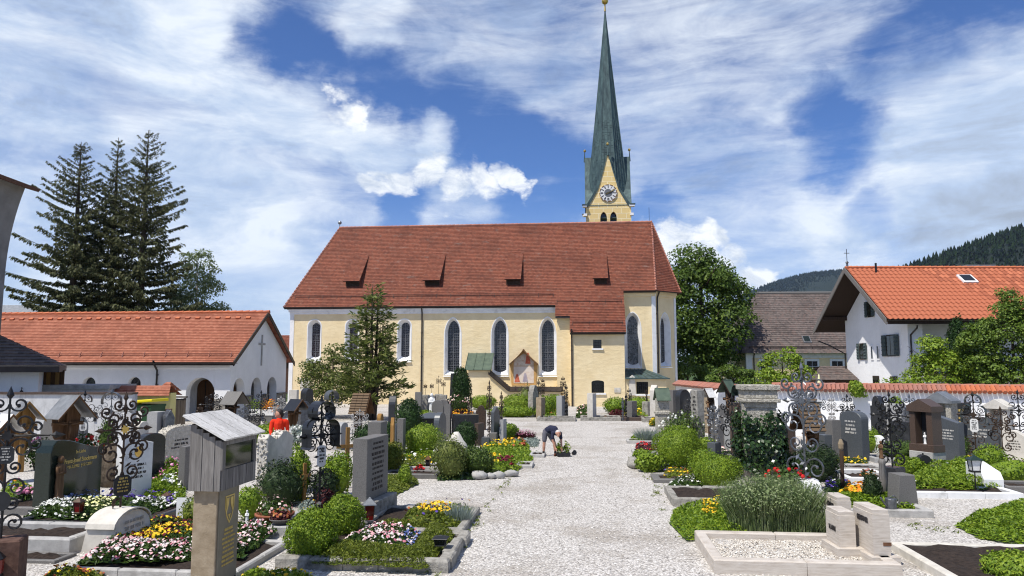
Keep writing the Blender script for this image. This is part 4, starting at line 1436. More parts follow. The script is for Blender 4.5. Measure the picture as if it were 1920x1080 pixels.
 ring_o = [(cx + r * math.cos(2 * math.pi * i / n), cz + r * math.sin(2 * math.pi * i / n)) for i in range(n)]
 ck.prism(ring_o, ty - 0.08, ty - 0.002)
 co = ck.build('clock_face', None, tw)
 m = MB()
 m.mat('letter_rust')
 for i in range(48):
  if i % 4 == 3:
   continue
  an = 2 * math.pi * i / 48
  m.cbox((cx + r * 0.95 * math.cos(an), ty - 0.085, cz + r * 0.95 * math.sin(an)), (0.10, 0.02, 0.075), ry=-an + math.pi / 2)
 m.build('minute_ring', None, co)
 m = MB()
 for i in range(12):
  an = 2 * math.pi * i / 12
  strokes = (2, 3, 1, 2, 3, 2, 3, 2, 3, 4, 3, 2)[i]
  for q in range(strokes):
   an2 = an + (q - (strokes - 1) / 2) * 0.085
   m.cbox((cx + r * 0.72 * math.cos(an2), ty - 0.088, cz + r * 0.72 * math.sin(an2)), (0.028, 0.016, 0.24), ry=-an2 + math.pi / 2)
 m.build('hour_numerals', 'letter_dark', co)
 m = MB()
 m.prism([(cx + r * 0.46 * math.cos(2 * math.pi * i / 24), cz + r * 0.46 * math.sin(2 * math.pi * i / 24)) for i in range(24)], ty - 0.092, ty - 0.081)
 m.build('dial_centre', 'lead', co)
 for ang, ln, wd, mt in ((R(90 - 62), 0.70, 0.06, 'gold'), (R(90 - 72), 0.50, 0.12, 'letter_dark')):
  h = MB()
  h.cbox((cx + math.cos(ang) * (ln / 2 - 0.12), ty - 0.12, cz + math.sin(ang) * (ln / 2 - 0.12)), (ln + 0.25, 0.02, wd), ry=-ang)
  h.build('clock_hand', mt, co)
build_church()
# ------------------------------------------------------------------ mortuary chapel with arcade, far left
K0 = (-15.12, 40.0, 0.0)
def build_chapel():
 root = thing('cemetery_chapel', 'low white chapel with orange tiled roof, round arches and a cross on its gable', 'chapel', K0, YAW)
 D, RZ, EZ = 7.4, 6.11, 3.16
 SL = (RZ - EZ) / (D / 2 + 0.45)
 L = -19.0
 fh = []
 dz1, dx = 2.34, -1.67
 door = arch(dx, 1.62, 0.0, dz1, 'round')
 fh.append(door)
 wins = [arch(-8.07, 0.75, 1.45, 2.36, 'round'), arch(-5.45, 0.75, 1.45, 2.37, 'round')]
 w = MB()
 tess(w, [(L, 0), (0, 0), (0, EZ + 0.3), (L, EZ + 0.3)], fh + wins, 0.0)
 reveal(w, door, 0.0, door, 0.45)
 # gable side, opened by three arches
 gz = 2.30
 ar = [arch(1.05, 1.35, 0.0, gz, 'round'), arch(3.2, 1.35, 0.0, gz, 'round'), arch(5.35, 1.35, 0.0, gz, 'round')]
 g = MB()
 gab = [(0, 0), (D, 0), (D, EZ + 0.3), (D / 2, RZ - 0.12), (0, EZ + 0.3)]
 tess(g, gab, ar, 0.0)
 for a in ar:
  reveal(g, a, 0.0, a, 0.45)
 MG = Matrix.Rotation(math.pi / 2, 4, 'Z')
 g.xform(MG)
 w.v += g.v and []
 w.add(g.v, g.f)
 w.quad((0, D, 0), (L, D, 0), (L, D, EZ + 0.3), (0, D, EZ + 0.3))
 w.quad((L, 0, 0), (L, D, 0), (L, D, EZ + 0.3), (L, 0, EZ + 0.3))
 w.build('wall', 'plaster_white', root)
 # porch inside
 m = MB()
 m.box(-3.35, -3.25, 0.45, D - 0.1, 0, EZ)
 m.box(-3.24, -0.5, 2.3, 2.4, 0, EZ)
 m.build('porch_wall', 'plaster_white', root)
 for cx_, w_ in ((-2.55, 1.0), (-1.35, 1.15)):
  d = MB()
  d.prism(arch(cx_, w_, 0.02, 2.2, 'round'), 2.22, 2.297)
  do = d.build('door', 'wood_brown', root)
  pl = MB()
  pl.box(cx_ - 0.02, cx_ + 0.02, 2.19, 2.219, 0.05, 2.1)
  pl.ball((cx_ + 0.12, 2.18, 1.05), 0.04, 6)
  pl.build('handle', 'iron', do)
 for a in wins:
  m = MB()
  reveal(m, a, 0.0, a, 0.3)
  wo = m.build('window', 'plaster_white', root)
  m = MB()
  tess(m, a, [], 0.30)
  m.build('glass', 'glass_dark', wo)
  m = MB()
  xm = (a[0][0] + a[4][0]) / 2
  for k in (-0.2, 0.0, 0.2):
   m.box(xm + k - 0.012, xm + k + 0.012, 0.15, 0.174, 1.45, 2.1)
  m.build('grille', 'iron', wo)
 # quarried stone foot of the arcade: separate blocks between the arches
 rs = random.Random(3)
 def blocks(p0, p1, face):
  z = 0.02
  while z < 1.20:
   h = rs.choice((0.17, 0.21, 0.26))
   h = min(h, 1.24 - z)
   x = p0
   while x < p1 - 0.05:
    wd = min(rs.uniform(0.22, 0.5), p1 - x)
    t = rs.uniform(0.05, 0.10)
    s = MB()
    if face == 'front':
     s.box(x + 0.008, x + wd - 0.008, -t, 0.0, z, z + h - 0.014, 0.006)
    else:
     s.box(-0.0, t, x + 0.008, x + wd - 0.008, z, z + h - 0.014, 0.006)
    s.build('stone_block', 'plinth_stone', root)
    x += wd
   z += h
 blocks(dx + 0.83, -0.02, 'front')
 blocks(0.0, 0.36, 'side')
 blocks(1.74, 2.52, 'side')
 blocks(3.89, 4.66, 'side')
 blocks(6.04, D, 'side')
 m = MB()
 for a, b in ((0.0, 0.37), (1.73, 2.52), (3.88, 4.67), (6.03, D)):
  m.box(-0.001, 0.13, a, b, 1.245, 1.31)
 m.build('plinth_cap', 'granite_mid', root)
 c = MB()
 zc = 3.94
 c.box(0.002, 0.06, D / 2 - 0.05, D / 2 + 0.05, zc - 0.95, zc + 0.85)
 c.box(0.002, 0.055, D / 2 - 0.42, D / 2 - 0.051, zc + 0.25, zc + 0.37)
 c.box(0.002, 0.055, D / 2 + 0.051, D / 2 + 0.42, zc + 0.25, zc + 0.37)
 c.build('gable_cross', 'concrete', root)
 # roof
 r = MB()
 def rp(x, y):
  d = abs(y - D / 2)
  return (x, y, RZ - SL * d)
 courses(r, rp(L - 0.3, -0.45), rp(0.38, -0.45), rp(L - 0.3, D / 2), rp(0.38, D / 2), step=0.165)
 courses(r, rp(0.38, D + 0.45), rp(L - 0.3, D + 0.45), rp(0.38, D / 2), rp(L - 0.3, D / 2), step=0.5)
 ro = r.build('roof', 'tile_orange', root)
 m = MB()
 n = 48
 for i in range(n):
  x0 = L - 0.3 + (0.68 - L) * i / n
  m.tube([(x0, D / 2, RZ + 0.0), (x0 + 0.46, D / 2, RZ + 0.035)], 0.11, 6)
 m.build('ridge_tiles', 'captile_new', ro)
 m = MB()
 for i in range(30):
  x0 = L + 0.4 + (-L - 0.4) * i / 30
  y = D / 2 - 0.55
  m.cbox((x0, y, RZ - SL * 0.55 + 0.06), (0.26, 0.16, 0.08), rx=math.atan(SL))
 m.build('vent_tiles', 'captile_new', ro)['kind'] = 'stuff'
 m = MB()
 for i in range(16):
  x0 = L + 0.4 + (-L - 0.4) * i / 15
  a = Vector(rp(x0, -0.05))
  m.tube([a, a + Vector((0, 0.12, 0.30))], 0.018, 4)
  m.tube([a + Vector((0, -0.1, 0)), a + Vector((0, 0.12, 0.30))], 0.012, 4)
 for k in (0.12, 0.28):
  m.tube([Vector(rp(L + 0.4, 0.03)) + Vector((0, 0, k)), Vector(rp(0.0, 0.03)) + Vector((0, 0, k))], 0.014, 4)
 m.build('snow_guard', 'captile', ro)
 m = MB()
 for y0, y1 in ((-0.45, D / 2), (D + 0.45, D / 2)):
  a, b = Vector(rp(0.40, y0)), Vector(rp(0.40, y1))
  m.add([a + Vector((0, 0, 0.05)), b + Vector((0, 0, 0.05)), b - Vector((0, 0, 0.20)), a - Vector((0, 0, 0.20)),
   a + Vector((-0.06, 0, 0.05)), b + Vector((-0.06, 0, 0.05)), b + Vector((-0.06, 0, -0.20)), a + Vector((-0.06, 0, -0.20))],
   [(0, 1, 2, 3), (7, 6, 5, 4), (0, 4, 5, 1), (3, 2, 6, 7), (0, 3, 7, 4), (1, 5, 6, 2)])
 m.build('verge_board', 'gutter', ro)
 m = MB()
 m.box(L, 0.36, -0.42, 0.0, EZ - 0.06, EZ - 0.03)
 m.box(L, 0.36, -0.46, -0.42, EZ - 0.16, EZ + 0.0)
 m.build('eave_board', 'gutter', ro)
 gutter(ro, (L - 0.3, -0.55, EZ - 0.03), (0.4, -0.55, EZ - 0.03))
 m = MB()
 m.box(L, -0.002, -0.10, 0.0, EZ - 0.30, EZ - 0.06)
 m.build('cornice', 'plaster_white', root)
 downpipe(root, -4.12, 0.0, 0.9, EZ - 0.15, 0.5, 0.05)
build_chapel()
# ------------------------------------------------------------------ outbuildings and walls on the left
def build_left_side():
 # white lodge with brown hipped roof
 y0 = 31.0
 x1 = -19.7
 root = thing('white_lodge', 'small white lodge with brown tiled hip roof behind the left graveyard wall', 'building', (x1, y0, 0), R(29))
 m = MB()
 m.box(-7, 0, 0, 6, 0, 2.92)
 m.build('wall', 'plaster_white', root)
 r = MB()
 e = 0.75
 ez = 2.98
 tp = (-3.5, 3.0, ez + 2.15)
 A, B, C, D = (-7.6, -e, ez), (e, -e, ez), (e, 6 + e, ez), (-7.6, 6 + e, ez)
 t0, t1 = (-4.5, 3.0, ez + 2.0), (-3.0, 3.0, ez + 2.0)
 courses(r, A, B, t0, t1, step=0.26, lift=0.035)
 courses(r, B, C, t1, t1, step=0.26, lift=0.035)
 courses(r, C, D, t1, t0, step=0.5)
 courses(r, D, A, t0, t0, step=0.5)
 ro = r.build('roof', 'tile_brown', root)
 m = MB()
 m.box(-7.6, e, -e, -e + 0.04, ez - 0.26, ez - 0.01)
 m.box(e - 0.04, e, -e + 0.041, 6 + e, ez - 0.26, ez - 0.01)
 m.box(-7.56, e - 0.041, -e + 0.041, 6 + e, ez - 0.08, ez - 0.04)
 m.build('eave_board', 'gutter', ro)
 m = MB()
 m.tube([(-0.55, 0.0, 2.05), (-0.55, -0.18, 2.1), (-0.55, -0.22, 2.0)], 0.015, 5)
 m.lathe([(0.05, 0.0), (0.10, 0.28), (0.12, 0.29), (0.02, 0.42)], 6, (-0.55, -0.22, 1.58))
 m.build('wall_lantern', 'iron', root)
 # tall old building at the picture's left edge, with flaring cove under its eave
 root = thing('tall_grey_building', 'tall grey rendered building at the left edge with flared cornice and dark red eave', 'building', (-22.1, 26.0, 0), 0.0)
 m = MB()
 zt = 10.79
 prof = []
 for i in range(11):
  f = i / 10
  prof.append((0.62 * f ** 2.2, zt - 4.2 + 4.2 * f))
 m.prism([(-6.0, 0), (-0.05, 0)] + prof + [(-6.0, zt)], 0.0, 6.0)
 m.build('wall', 'plaster_grey', root)
 m = MB()
 slab(m, (-6.2, -0.35, zt + 2.2), (1.15, -0.35, zt + 0.0), (1.15, 6.2, zt + 0.0), (-6.2, 6.2, zt + 2.2), 0.16)
 m.build('roof', 'red_stone', root)
 m = MB()
 m.prism([(0.62, zt - 0.72), (0.92, zt - 0.68), (0.92, zt - 0.48), (0.58, zt - 0.42)], 0.3, 1.2)
 m.build('corbel', 'red_stone', root)
 # boundary wall on the left
 x0, x1, yw = -26.0, -13.98, 27.5
 root = thing('graveyard_wall', 'weathered white rendered boundary wall with dark coping at the left of the graves', 'wall', (x1, yw, 0), R(-2))
 m = MB()
 h = 1.93
 m.box(x0 - x1, 0, 0, 0.35, 0, h)
 m.build('wall_body', 'plaster_old', root)
 for i in range(12):
  m = MB()
  a = (x0 - x1) * i / 12
  b = (x0 - x1) * (i + 1) / 12
  m.box(b + 0.004, a - 0.004, -0.06, 0.41, h + 0.001, h + 0.075 + 0.008 * (i % 2))
  m.build('coping_slab', 'granite_brown', root)
 m = MB()
 m.mat('iron')
 m.prism([(-0.05, 0), (0.05, 0), (0.04, 0.2), (0.07, 0.3), (0, 0.4), (-0.07, 0.3), (-0.04, 0.2)], -0.03, 0.0)
 o = m.build('wall_bracket', None, root)
 o.location = (-1.35, -0.005, 0.95)
 # low wall pieces with orange caps in front of the chapel
 def capped(name, u0, u1, v0, v1, y, wallmat, label, hgt):
  xa, xb = u0, u1
  rt = thing(name, label, 'wall', ((xa + xb) / 2, y, 0), R(-3))
  w = (xb - xa)
  m = MB()
  m.box(-w / 2 + 0.1, w / 2 - 0.1, 0.0, 0.5, 0, hgt)
  m.build('wall_body', wallmat, rt)
  m = MB()
  for sgn in (-1, 1):
   a = (-w / 2, 0.25 + sgn * 0.60, hgt - 0.12)
   b = (w / 2, 0.25 + sgn * 0.60, hgt - 0.12)
   c, d = (w / 2 - 0.25, 0.25, hgt + 0.33), (-w / 2 + 0.25, 0.25, hgt + 0.33)
   if sgn < 0:
    courses(m, a, b, d, c, step=0.2, lift=0.02)
   else:
    courses(m, b, a, c, d, step=0.2, lift=0.02)
  m.build('tile_cap', 'tile_orange', rt)
 capped('capped_wall', -18.7, -15.4, 0, 0, 34.0, 'wall_yellow', 'yellow wall with orange tiled cap behind the rubbish bins', 1.75)
 capped('capped_wall', -17.31, -16.58, 0, 0, 36.5, 'plaster_white', 'short white wall stub with orange cap against the chapel front', 1.85)
 # weathered slab roof and shutter above the left wall
 root = thing('lean_to_shed', 'flat stone roofed shed with reddish wooden shutter between lodge and chapel', 'shed', (-21.32, 33.5, 0), 0.0)
 m = MB()
 m.box(0.0, 3.2, 0, 2.0, 0, 1.95)
 m.build('wall', 'plaster_old', root)
 m = MB()
 m.box(-0.1, 3.35, -0.2, 2.2, 1.952, 2.12)
 m.build('slab_roof', 'concrete', root)
 for i in range(5):
  m = MB()
  m.box(0.05 + i * 0.2, 0.235 + i * 0.2, 0.2, 0.26, 2.13, 2.78)
  m.build('plank', 'wood_honey' if i % 2 else 'wood_brown', root)
 # plank fence by the chapel arch
 y = 36.0
 xa, xb = -17.34, -15.67
 root = thing('plank_fence', 'dark grey upright plank fence beside the chapel arch', 'fence', (xa, y, 0), R(-3))
 n = 13
 w = (xb - xa) / n
 rs = random.Random(2)
 for i in range(n):
  m = MB()
  m.box(i * w + 0.005, (i + 1) * w - 0.005, rs.uniform(-0.008, 0.008), 0.03, 0.05, 1.42 + rs.uniform(-0.02, 0.02))
  m.build('plank', 'wood_fence', root)
 m = MB()
 m.box(-0.05, xb - xa + 0.05, -0.05, 0.08, 1.45, 1.52)
 m.build('top_rail', 'wood_fence', root)
 m = MB()
 m.box(-0.05, xb - xa + 0.05, -0.06, 0.1, 0.0, 0.12)
 m.build('foot_rail', 'wood_fence', root)
 # bins
 root = thing('rubbish_bin', 'big dark green rubbish bin with tilted bright yellow lid by the left wall', 'bin', (-15.17, 31.0, 0), R(-12))
 m = MB()
 m.prism([(-0.46, 0.12), (0.46, 0.12), (0.58, 1.32), (-0.58, 1.32)], -0.45, 0.45)
 m.box(-0.60, 0.60, -0.47, 0.47, 1.322, 1.40)
 bo = m.build('body', 'plastic_green', root)
 m = MB()
 m.cbox((-0.02, -0.02, 1.53), (1.42, 1.05, 0.12), 0, 0, R(-4))
 m.cbox((-0.48, -0.25, 1.40), (0.55, 0.55, 0.26), 0, 0, R(10))
 m.build('lid', 'plastic_yellow', root, 0.03)
 m = MB()
 m.box(-0.05, 0.20, -0.475, -0.455, 0.85, 1.15)
 m.build('sticker', 'enamel_white', bo)
 for sx in (-0.38, 0.38):
  m = MB()
  m.tube([(sx - 0.04, 0.42, 0.12), (sx + 0.04, 0.42, 0.12)], 0.115, 10)
  m.build('wheel', 'plastic_black', root)
 root = thing('compost_bin', 'reddish brown bin standing right of the green bin', 'bin', (-14.79, 31.6, 0), R(8))
 m = MB()
 m.prism([(-0.25, 0.0), (0.25, 0.0), (0.30, 1.08), (-0.30, 1.08)], -0.27, 0.27)
 m.build('body', 'plastic_brown', root)
 m = MB()
 m.box(-0.33, 0.33, -0.31, 0.31, 1.082, 1.16)
 m.build('lid', 'plastic_brown', root)
 # long grey roof far behind the spruces
 root = thing('far_barn', 'distant building with long grey metal roof behind the spruces', 'building', (-60.45, 90.0, 0), R(4))
 m = MB()
 m.box(-12, 6, 0, 10, 0, 6.8)
 m.build('wall', 'plaster_grey', root)
 m = MB()
 slab(m, (-12.5, -0.6, 6.7), (6.5, -0.6, 6.7), (6.5, 5, 10.7), (-12.5, 5, 10.7), 0.15)
 slab(m, (6.5, 10.6, 6.7), (-12.5, 10.6, 6.7), (-12.5, 5, 10.7), (6.5, 5, 10.7), 0.15)
 m.build('roof', 'sheet_grey', root)
 # narrow red roofed house in the gap between chapel and church
 root = thing('gap_house', 'narrow glimpse of a red brown house between chapel and church', 'building', (-25.23, 80.0, 0), 0.0)
 m = MB()
 m.box(-4.0, 3.2, 0, 8, 0, 3.8)
 m.build('wall', 'red_stone', root)
 m = MB()
 courses(m, (-4.4, -0.4, 3.7), (3.6, -0.4, 3.7), (-4.4, 4, 6.4), (3.6, 4, 6.4), step=0.3)
 courses(m, (3.6, 8.4, 3.7), (-4.4, 8.4, 3.7), (3.6, 4, 6.4), (-4.4, 4, 6.4), step=0.6)
 m.build('roof', 'tile_church', root)
build_left_side()
# ------------------------------------------------------------------ white house on the right
H0 = (24.06, 45.0, 0.0)
def shuttered(parent, c, w, h, depth_axis='x', shutters=True, bars=True):
 y, z = c
 m = MB()
 m.box(-0.05, 0.04, y - w / 2 - 0.06, y + w / 2 + 0.06, z - h / 2 - 0.06, z + h / 2 + 0.06)
 wo = m.build('window', 'wood_dark', parent)
 m = MB()
 m.box(-0.058, -0.051, y - w / 2, y - 0.03, z - h / 2, z + h / 2)
 m.build('pane', 'glass_green', wo)
 m = MB()
 m.box(-0.058, -0.051, y + 0.03, y + w / 2, z - h / 2, z + h / 2)
 m.build('pane', 'glass_green', wo)
 if shutters:
  for s in (-1, 1):
   m = MB()
   yy = y + s * (w / 2 + 0.06 + w * 0.26)
   m.cbox((-0.09, yy, z), (0.05, w * 0.52, h + 0.1))
   so = m.build('shutter', 'shutter_grey', wo)
   for k in range(5):
    q = MB()
    q.cbox((-0.125, yy, z - h / 2 + h * (k + 0.5) / 5), (0.025, w * 0.42, h * 0.13), ry=R(25))
    q.build('slat', 'shutter_grey', so)
 return wo
def build_house():
 root = thing('white_house', 'white house with bright orange pantile roof and deep dark timber eaves at the right', 'house', H0, 0.0)
 D, L = 8.4, 17.0
 EZ, RY = 5.72, 4.2
 RZ = 9.48
 SLF = (RZ - EZ) / (RY + 1.0)
 OV = -1.72
 w = MB()
 top = RZ - 0.25
 zf, zb = RZ - SLF * RY - 0.2, RZ - SLF * (D - RY) - 0.2
 w.add([(0, 0, 0), (0, D, 0), (0, D, zb), (0, RY, top), (0, 0, zf)], [(4, 3, 2, 1, 0)])
 w.quad((0, 0, 0), (0.9, 0, 0), (0.9, 0, zf), (0, 0, zf))
 w.quad((0.9, 0, 0), (0.9, 1.6, 0), (0.9, 1.6, zf), (0.9, 0, zf))
 w.quad((0.9, 1.6, 0), (L, 1.6, 0), (L, 1.6, zf), (0.9, 1.6, zf))
 w.quad((L, D, 0), (0, D, 0), (0, D, zb), (L, D, zb))
 w.build('wall', 'plaster_white', root)
 m = MB()
 m.box(0.9, L, -0.2, 1.59, 2.35, 2.5)
 for i in range(40):
  m.box(1.0 + i * 0.4, 1.12 + i * 0.4, -0.18, -0.12, 2.5, 3.4)
 m.box(0.9, L, -0.2, -0.10, 3.402, 3.5)
 m.build('balcony', 'wood_dark', root)
 m = MB()
 m.box(4.6, 6.2, 1.50, 1.595, 2.51, 4.6)
 m.build('balcony_door', 'glass_dark', root)
 # gable windows
 def gw(u, v, yl):      # (y, z) on the plane x = 0
  return yl
 X0 = H0[0]
 def at(u, v):
  k = (u - 960.0)
  den = 1379.5 - (540 - v) * 0.104
  Yw = X0 * den / k
  return (Yw - 45.0, 3.0 + Yw * (144.26 + (540 - v) * 0.99458) / den)
 shuttered(root, (5.9, 3.95), 0.62, 1.0)
 shuttered(root, (2.05, 4.25), 0.95, 1.25)
 shuttered(root, (4.55, 6.75), 0.55, 0.95)
 shuttered(root, (3.05, 6.55), 0.40, 0.5, shutters=False)
 for y in (4.55, 3.75):
  m = MB()
  m.box(-0.045, 0.04, y - 0.18, y + 0.18, 3.35, 4.35)
  wo = m.build('window', 'trim_white', root)
  m = MB()
  m.box(-0.052, -0.046, y - 0.10, y + 0.10, 3.45, 4.25)
  m.build('pane', 'glass_dark', wo)
 for y in (4.2, 1.9):
  shuttered(root, (y, 1.9), 0.7, 0.7, shutters=False)
 # roof: boarded underside, rafters, tiles
 def rp(x, y, up=0.0):
  s = SLF if y < RY else SLF * 0.98
  return Vector((x, y, RZ - s * abs(y - RY) + up))
 m = MB()
 yf, yb = -1.0, D + 1.3
 slab(m, rp(OV, yf, -0.10), rp(L, yf, -0.10), rp(L, RY, -0.10), rp(OV, RY, -0.10), 0.05)
 slab(m, rp(L, yb, -0.10), rp(OV, yb, -0.10), rp(OV, RY, -0.10), rp(L, RY, -0.10), 0.05)
 ro = m.build('roof_boarding', 'wood_dark', root)
 for y0 in (0.25, RY, D - 0.25):
  m = MB()
  p = rp(OV + 0.15, y0)
  m.box(OV + 0.10, 0.3, y0 - 0.11, y0 + 0.11, p.z - 0.48, p.z - 0.22)
  m.build('purlin', 'wood_dark', root)
 for nm, ya, yb_ in (('verge_board', yf, RY), ('verge_board', yb, RY)):
  a, b = rp(OV - 0.03, ya), rp(OV - 0.03, yb_)
  m = MB()
  dz0, dz1 = Vector((0, 0, 0.06)), Vector((0, 0, -0.30))
  t = Vector((-0.06, 0, 0))
  m.add([a + dz0, b + dz0, b + dz1, a + dz1, a + dz0 + t, b + dz0 + t, b + dz1 + t, a + dz1 + t],
   [(0, 1, 2, 3), (7, 6, 5, 4), (0, 4, 5, 1), (3, 2, 6, 7), (0, 3, 7, 4), (1, 5, 6, 2)])
  m.build(nm, 'wood_weathered', ro)
 m = MB()
 m.box(OV, L, yf - 0.03, yf + 0.0, EZ - 0.28, EZ - 0.03)
 m.build('eave_board', 'wood_dark', ro)
 gutter(ro, (OV, yf - 0.12, EZ - 0.02), (L, yf - 0.12, EZ - 0.02), 0.08)
 # pantiles, one mesh shared by all
 pw, pl = 0.315, 0.44
 t = MB()
 k = 5
 prof = []
 for i in range(k + 1):
  a = i / k
  prof.append((a * (pw + 0.03), 0.035 * math.cos(a * 2 * math.pi) + 0.03))
 vs = [(x, 0, z + 0.028) for x, z in prof] + [(x, pl + 0.04, z) for x, z in prof] + [(x, 0, z - 0.012) for x, z in prof]
 n1 = k + 1
 t.smooth = False
 t.add(vs, [(i, i + 1, n1 + i + 1, n1 + i) for i in range(k)] + [(2 * n1 + i, 2 * n1 + i + 1, i + 1, i) for i in range(k)])
 proto = t.build('pantile', 'pantile', ro)
 me = proto.data
 slope_len = (RY + 1.0) * math.sqrt(1 + SLF ** 2)
 rows = int(slope_len / pl)
 pl2 = slope_len / rows
 ang = math.atan(SLF)
 cols = int((L - OV) / pw)
 cells = []
 for r_ in range(rows):
  for c_ in range(cols):
   s = r_ * pl2
   cells.append((OV + c_ * pw, yf + s * math.cos(ang), EZ + s * math.sin(ang), r_, c_))
 vis = [c for c in cells if c[0] < 7.6]
 vis.sort(key=lambda c: (c[4] + c[3] * 1.2))
 first = vis[:300]
 pick = set((c[3], c[4]) for c in first)
 for i, c in enumerate(first):
  o = proto if i == 0 else proto.copy()
  if i:
   COL.objects.link(o)
  o.location = (c[0], c[1], c[2])
  o.rotation_euler = (ang, 0, 0)
 m = MB()
 rm = Euler((ang, 0, 0)).to_matrix()
 vloc = [rm @ v.co for v in me.vertices]
 fl = [tuple(p.vertices) for p in me.polygons]
 for c in cells:
  if (c[3], c[4]) in pick:
   continue
  m.add([v + Vector(c[:3]) for v in vloc], fl)
 rest = m.build('pantile_field', 'pantile', ro)
 rest['kind'] = 'stuff'
 m = MB()
 courses(m, rp(L, yb), rp(OV, yb), rp(L, RY), rp(OV, RY), step=0.44, lift=0.03)
 m.build('back_slope', 'tile_orange', ro)
 m = MB()
 n = 46
 for i in range(n):
  x0 = OV + (L - OV) * i / n
  m.tube([(x0, RY, RZ + 0.02), (x0 + 0.45, RY, RZ + 0.05)], 0.12, 6)
 m.build('ridge_tiles', 'captile_new', ro)
 m = MB()
 p = rp(5.6, RY - 1.35, 0.10)
 m.cbox(p, (0.95, 0.95, 0.12), rx=ang)
 so = m.build('skylight', 'trim_white', ro)
 m = MB()
 m.cbox(p + Vector((0, 0.0, 0.065)), (0.72, 0.74, 0.05), rx=ang)
 m.build('pane', 'glass_dark', so)
 m = MB()
 m.tube([(0.1, RY - 0.5, RZ - 0.4), (0.1, RY - 0.5, RZ + 0.28)], 0.07, 8)
 m.build('vent_pipe', 'iron', ro)
 m = MB()
 m.box(6.6, 8.6, RY + 0.3, RY + 1.2, RZ - 0.2, RZ + 0.28)
 m.build('roof_hatch', 'sheet_grey', ro)
 # little cross on the gable peak
 m = MB()
 m.lathe([(0.10, 0.0), (0.06, 0.25), (0.11, 0.33), (0.05, 0.42)], 8, (OV + 0.15, RY, RZ + 0.05))
 m.tube([(OV + 0.15, RY, RZ + 0.4), (OV + 0.15, RY, RZ + 1.3)], 0.025, 5)
 m.box(OV - 0.03, OV + 0.33, RY - 0.02, RY + 0.02, RZ + 1.0, RZ + 1.04)
 m.build('gable_finial', 'iron_grey', ro)
 downpipe(root, 0.12, 0.0, 0.0, EZ - 0.6, 0.9, 0.05)
 dp = MB()
 dp.tube([(OV + 0.4, D + 1.7, EZ - 0.9), (-0.7, D + 1.0, EZ - 1.3), (-0.12, D - 0.05, EZ - 1.9), (-0.12, D - 0.05, 0.0)], 0.05, 8)
 dp.build('downpipe', 'gutter', root)
 # farmhouse with grey brown roof behind
 root = thing('grey_roof_house', 'cream house with big weathered grey brown hipped roof behind the right wall', 'house', (22.71, 72.0, 0), R(-2))
 m = MB()
 ez, rz = 4.35, 10.59
 m.box(0, 16, 0, 12, 0, ez - 0.05)
 m.build('wall', 'plaster_yellow', root)
 m = MB()
 m.box(-0.04, 0.55, -0.05, 0.3, 0, ez - 0.25)
 m.box(-0.06, 16, -0.07, 0.02, ez - 0.62, ez - 0.06)
 m.build('white_trim', 'trim_white', root)
 for x in (1.85, 6.25, 8.65):
  m = MB()
  m.box(x - 0.70, x + 0.70, -0.06, 0.02, 1.75, 3.62)
  wo = m.build('window', 'trim_white', root)
  for sx in (-1, 1):
   for z0, z1 in ((1.97, 2.88), (2.92, 3.40)):
    m = MB()
    m.box(x + (0.02 if sx > 0 else -0.50), x + (0.50 if sx > 0 else -0.02), -0.072, -0.061, z0, z1)
    m.build('pane', 'glass_dark', wo)
 r = MB()
 e = 0.6
 A, B, C, Dd = (-e, -e, ez - 0.2), (16 + e, -e, ez - 0.2), (16 + e, 12 + e, ez - 0.2), (-e, 12 + e, ez - 0.2)
 t0, t1 = (2.9, 6, rz), (13, 6, rz)
 courses(r, A, B, t0, t1, step=0.3, lift=0.03)
 courses(r, Dd, A, t0, t0, step=0.3, lift=0.03)
 courses(r, B, C, t1, t1, step=0.5)
 courses(r, C, Dd, t1, t0, step=0.5)
 ro = r.build('roof', 'tile_brown', root)
 m = MB()
 m.tube([t0, t1], 0.16, 6)
 m.build('ridge_tiles', 'granite_mid', ro)
 m = MB()
 def on(f, x):
  return Vector((x, -e + (6 + e) * f, ez - 0.2 + (rz - ez + 0.2) * f))
 sl = math.atan2(rz - ez + 0.2, 6 + e)
 m.cbox(on(0.20, 6.1) + Vector((0, 0, 0.08)), (0.75, 0.95, 0.12), rx=sl)
 so = m.build('skylight', 'lead', ro)
 m = MB()
 m.cbox(on(0.20, 6.1) + Vector((0, -0.02, 0.15)), (0.58, 0.76, 0.04), rx=sl)
 m.build('pane', 'glass_green', so)
 m = MB()
 for k in (0.06, 0.075):
  m.tube([on(k, 0.3) + Vector((0, 0, 0.18)), on(k, 15.5) + Vector((0, 0, 0.18))], 0.03, 4)
 for i in range(15):
  p = on(0.07, 0.3 + i)
  m.tube([p, p + Vector((0, 0, 0.22))], 0.025, 4)
 m.build('snow_guard', 'gutter', ro)
 downpipe(root, 2.3 - 1.6, 0.0, 0.0, ez - 0.3, 0.3)
 # low shed roof beside it
 root = thing('garden_shed', 'low brown roofed shed beside the white house, a yellow parasol before it', 'shed', (22.4, 52.0, 0), 0.0)
 m = MB()
 m.box(-0.6, 2.0, 0, 3.0, 0, 2.0)
 m.build('wall', 'wood_dark', root)
 m = MB()
 courses(m, (-1.8, -0.4, 2.0), (2.4, -0.4, 2.0), (-0.1, 1.8, 2.95), (2.4, 1.8, 2.95), step=0.3)
 courses(m, (2.4, 3.6, 2.0), (-1.8, 3.6, 2.0), (2.4, 1.8, 2.95), (-0.1, 1.8, 2.95), step=0.3)
 m.build('roof', 'tile_brown', root)
 root = thing('garden_parasol', 'folded pale yellow parasol behind the right boundary wall', 'parasol', (19.78, 48.0, 0), 0.0)
 m = MB()
 m.tube([(0, 0, 0), (0, 0, 2.3)], 0.03, 6)
 m.build('pole', 'wood_honey', root)
 m = MB()
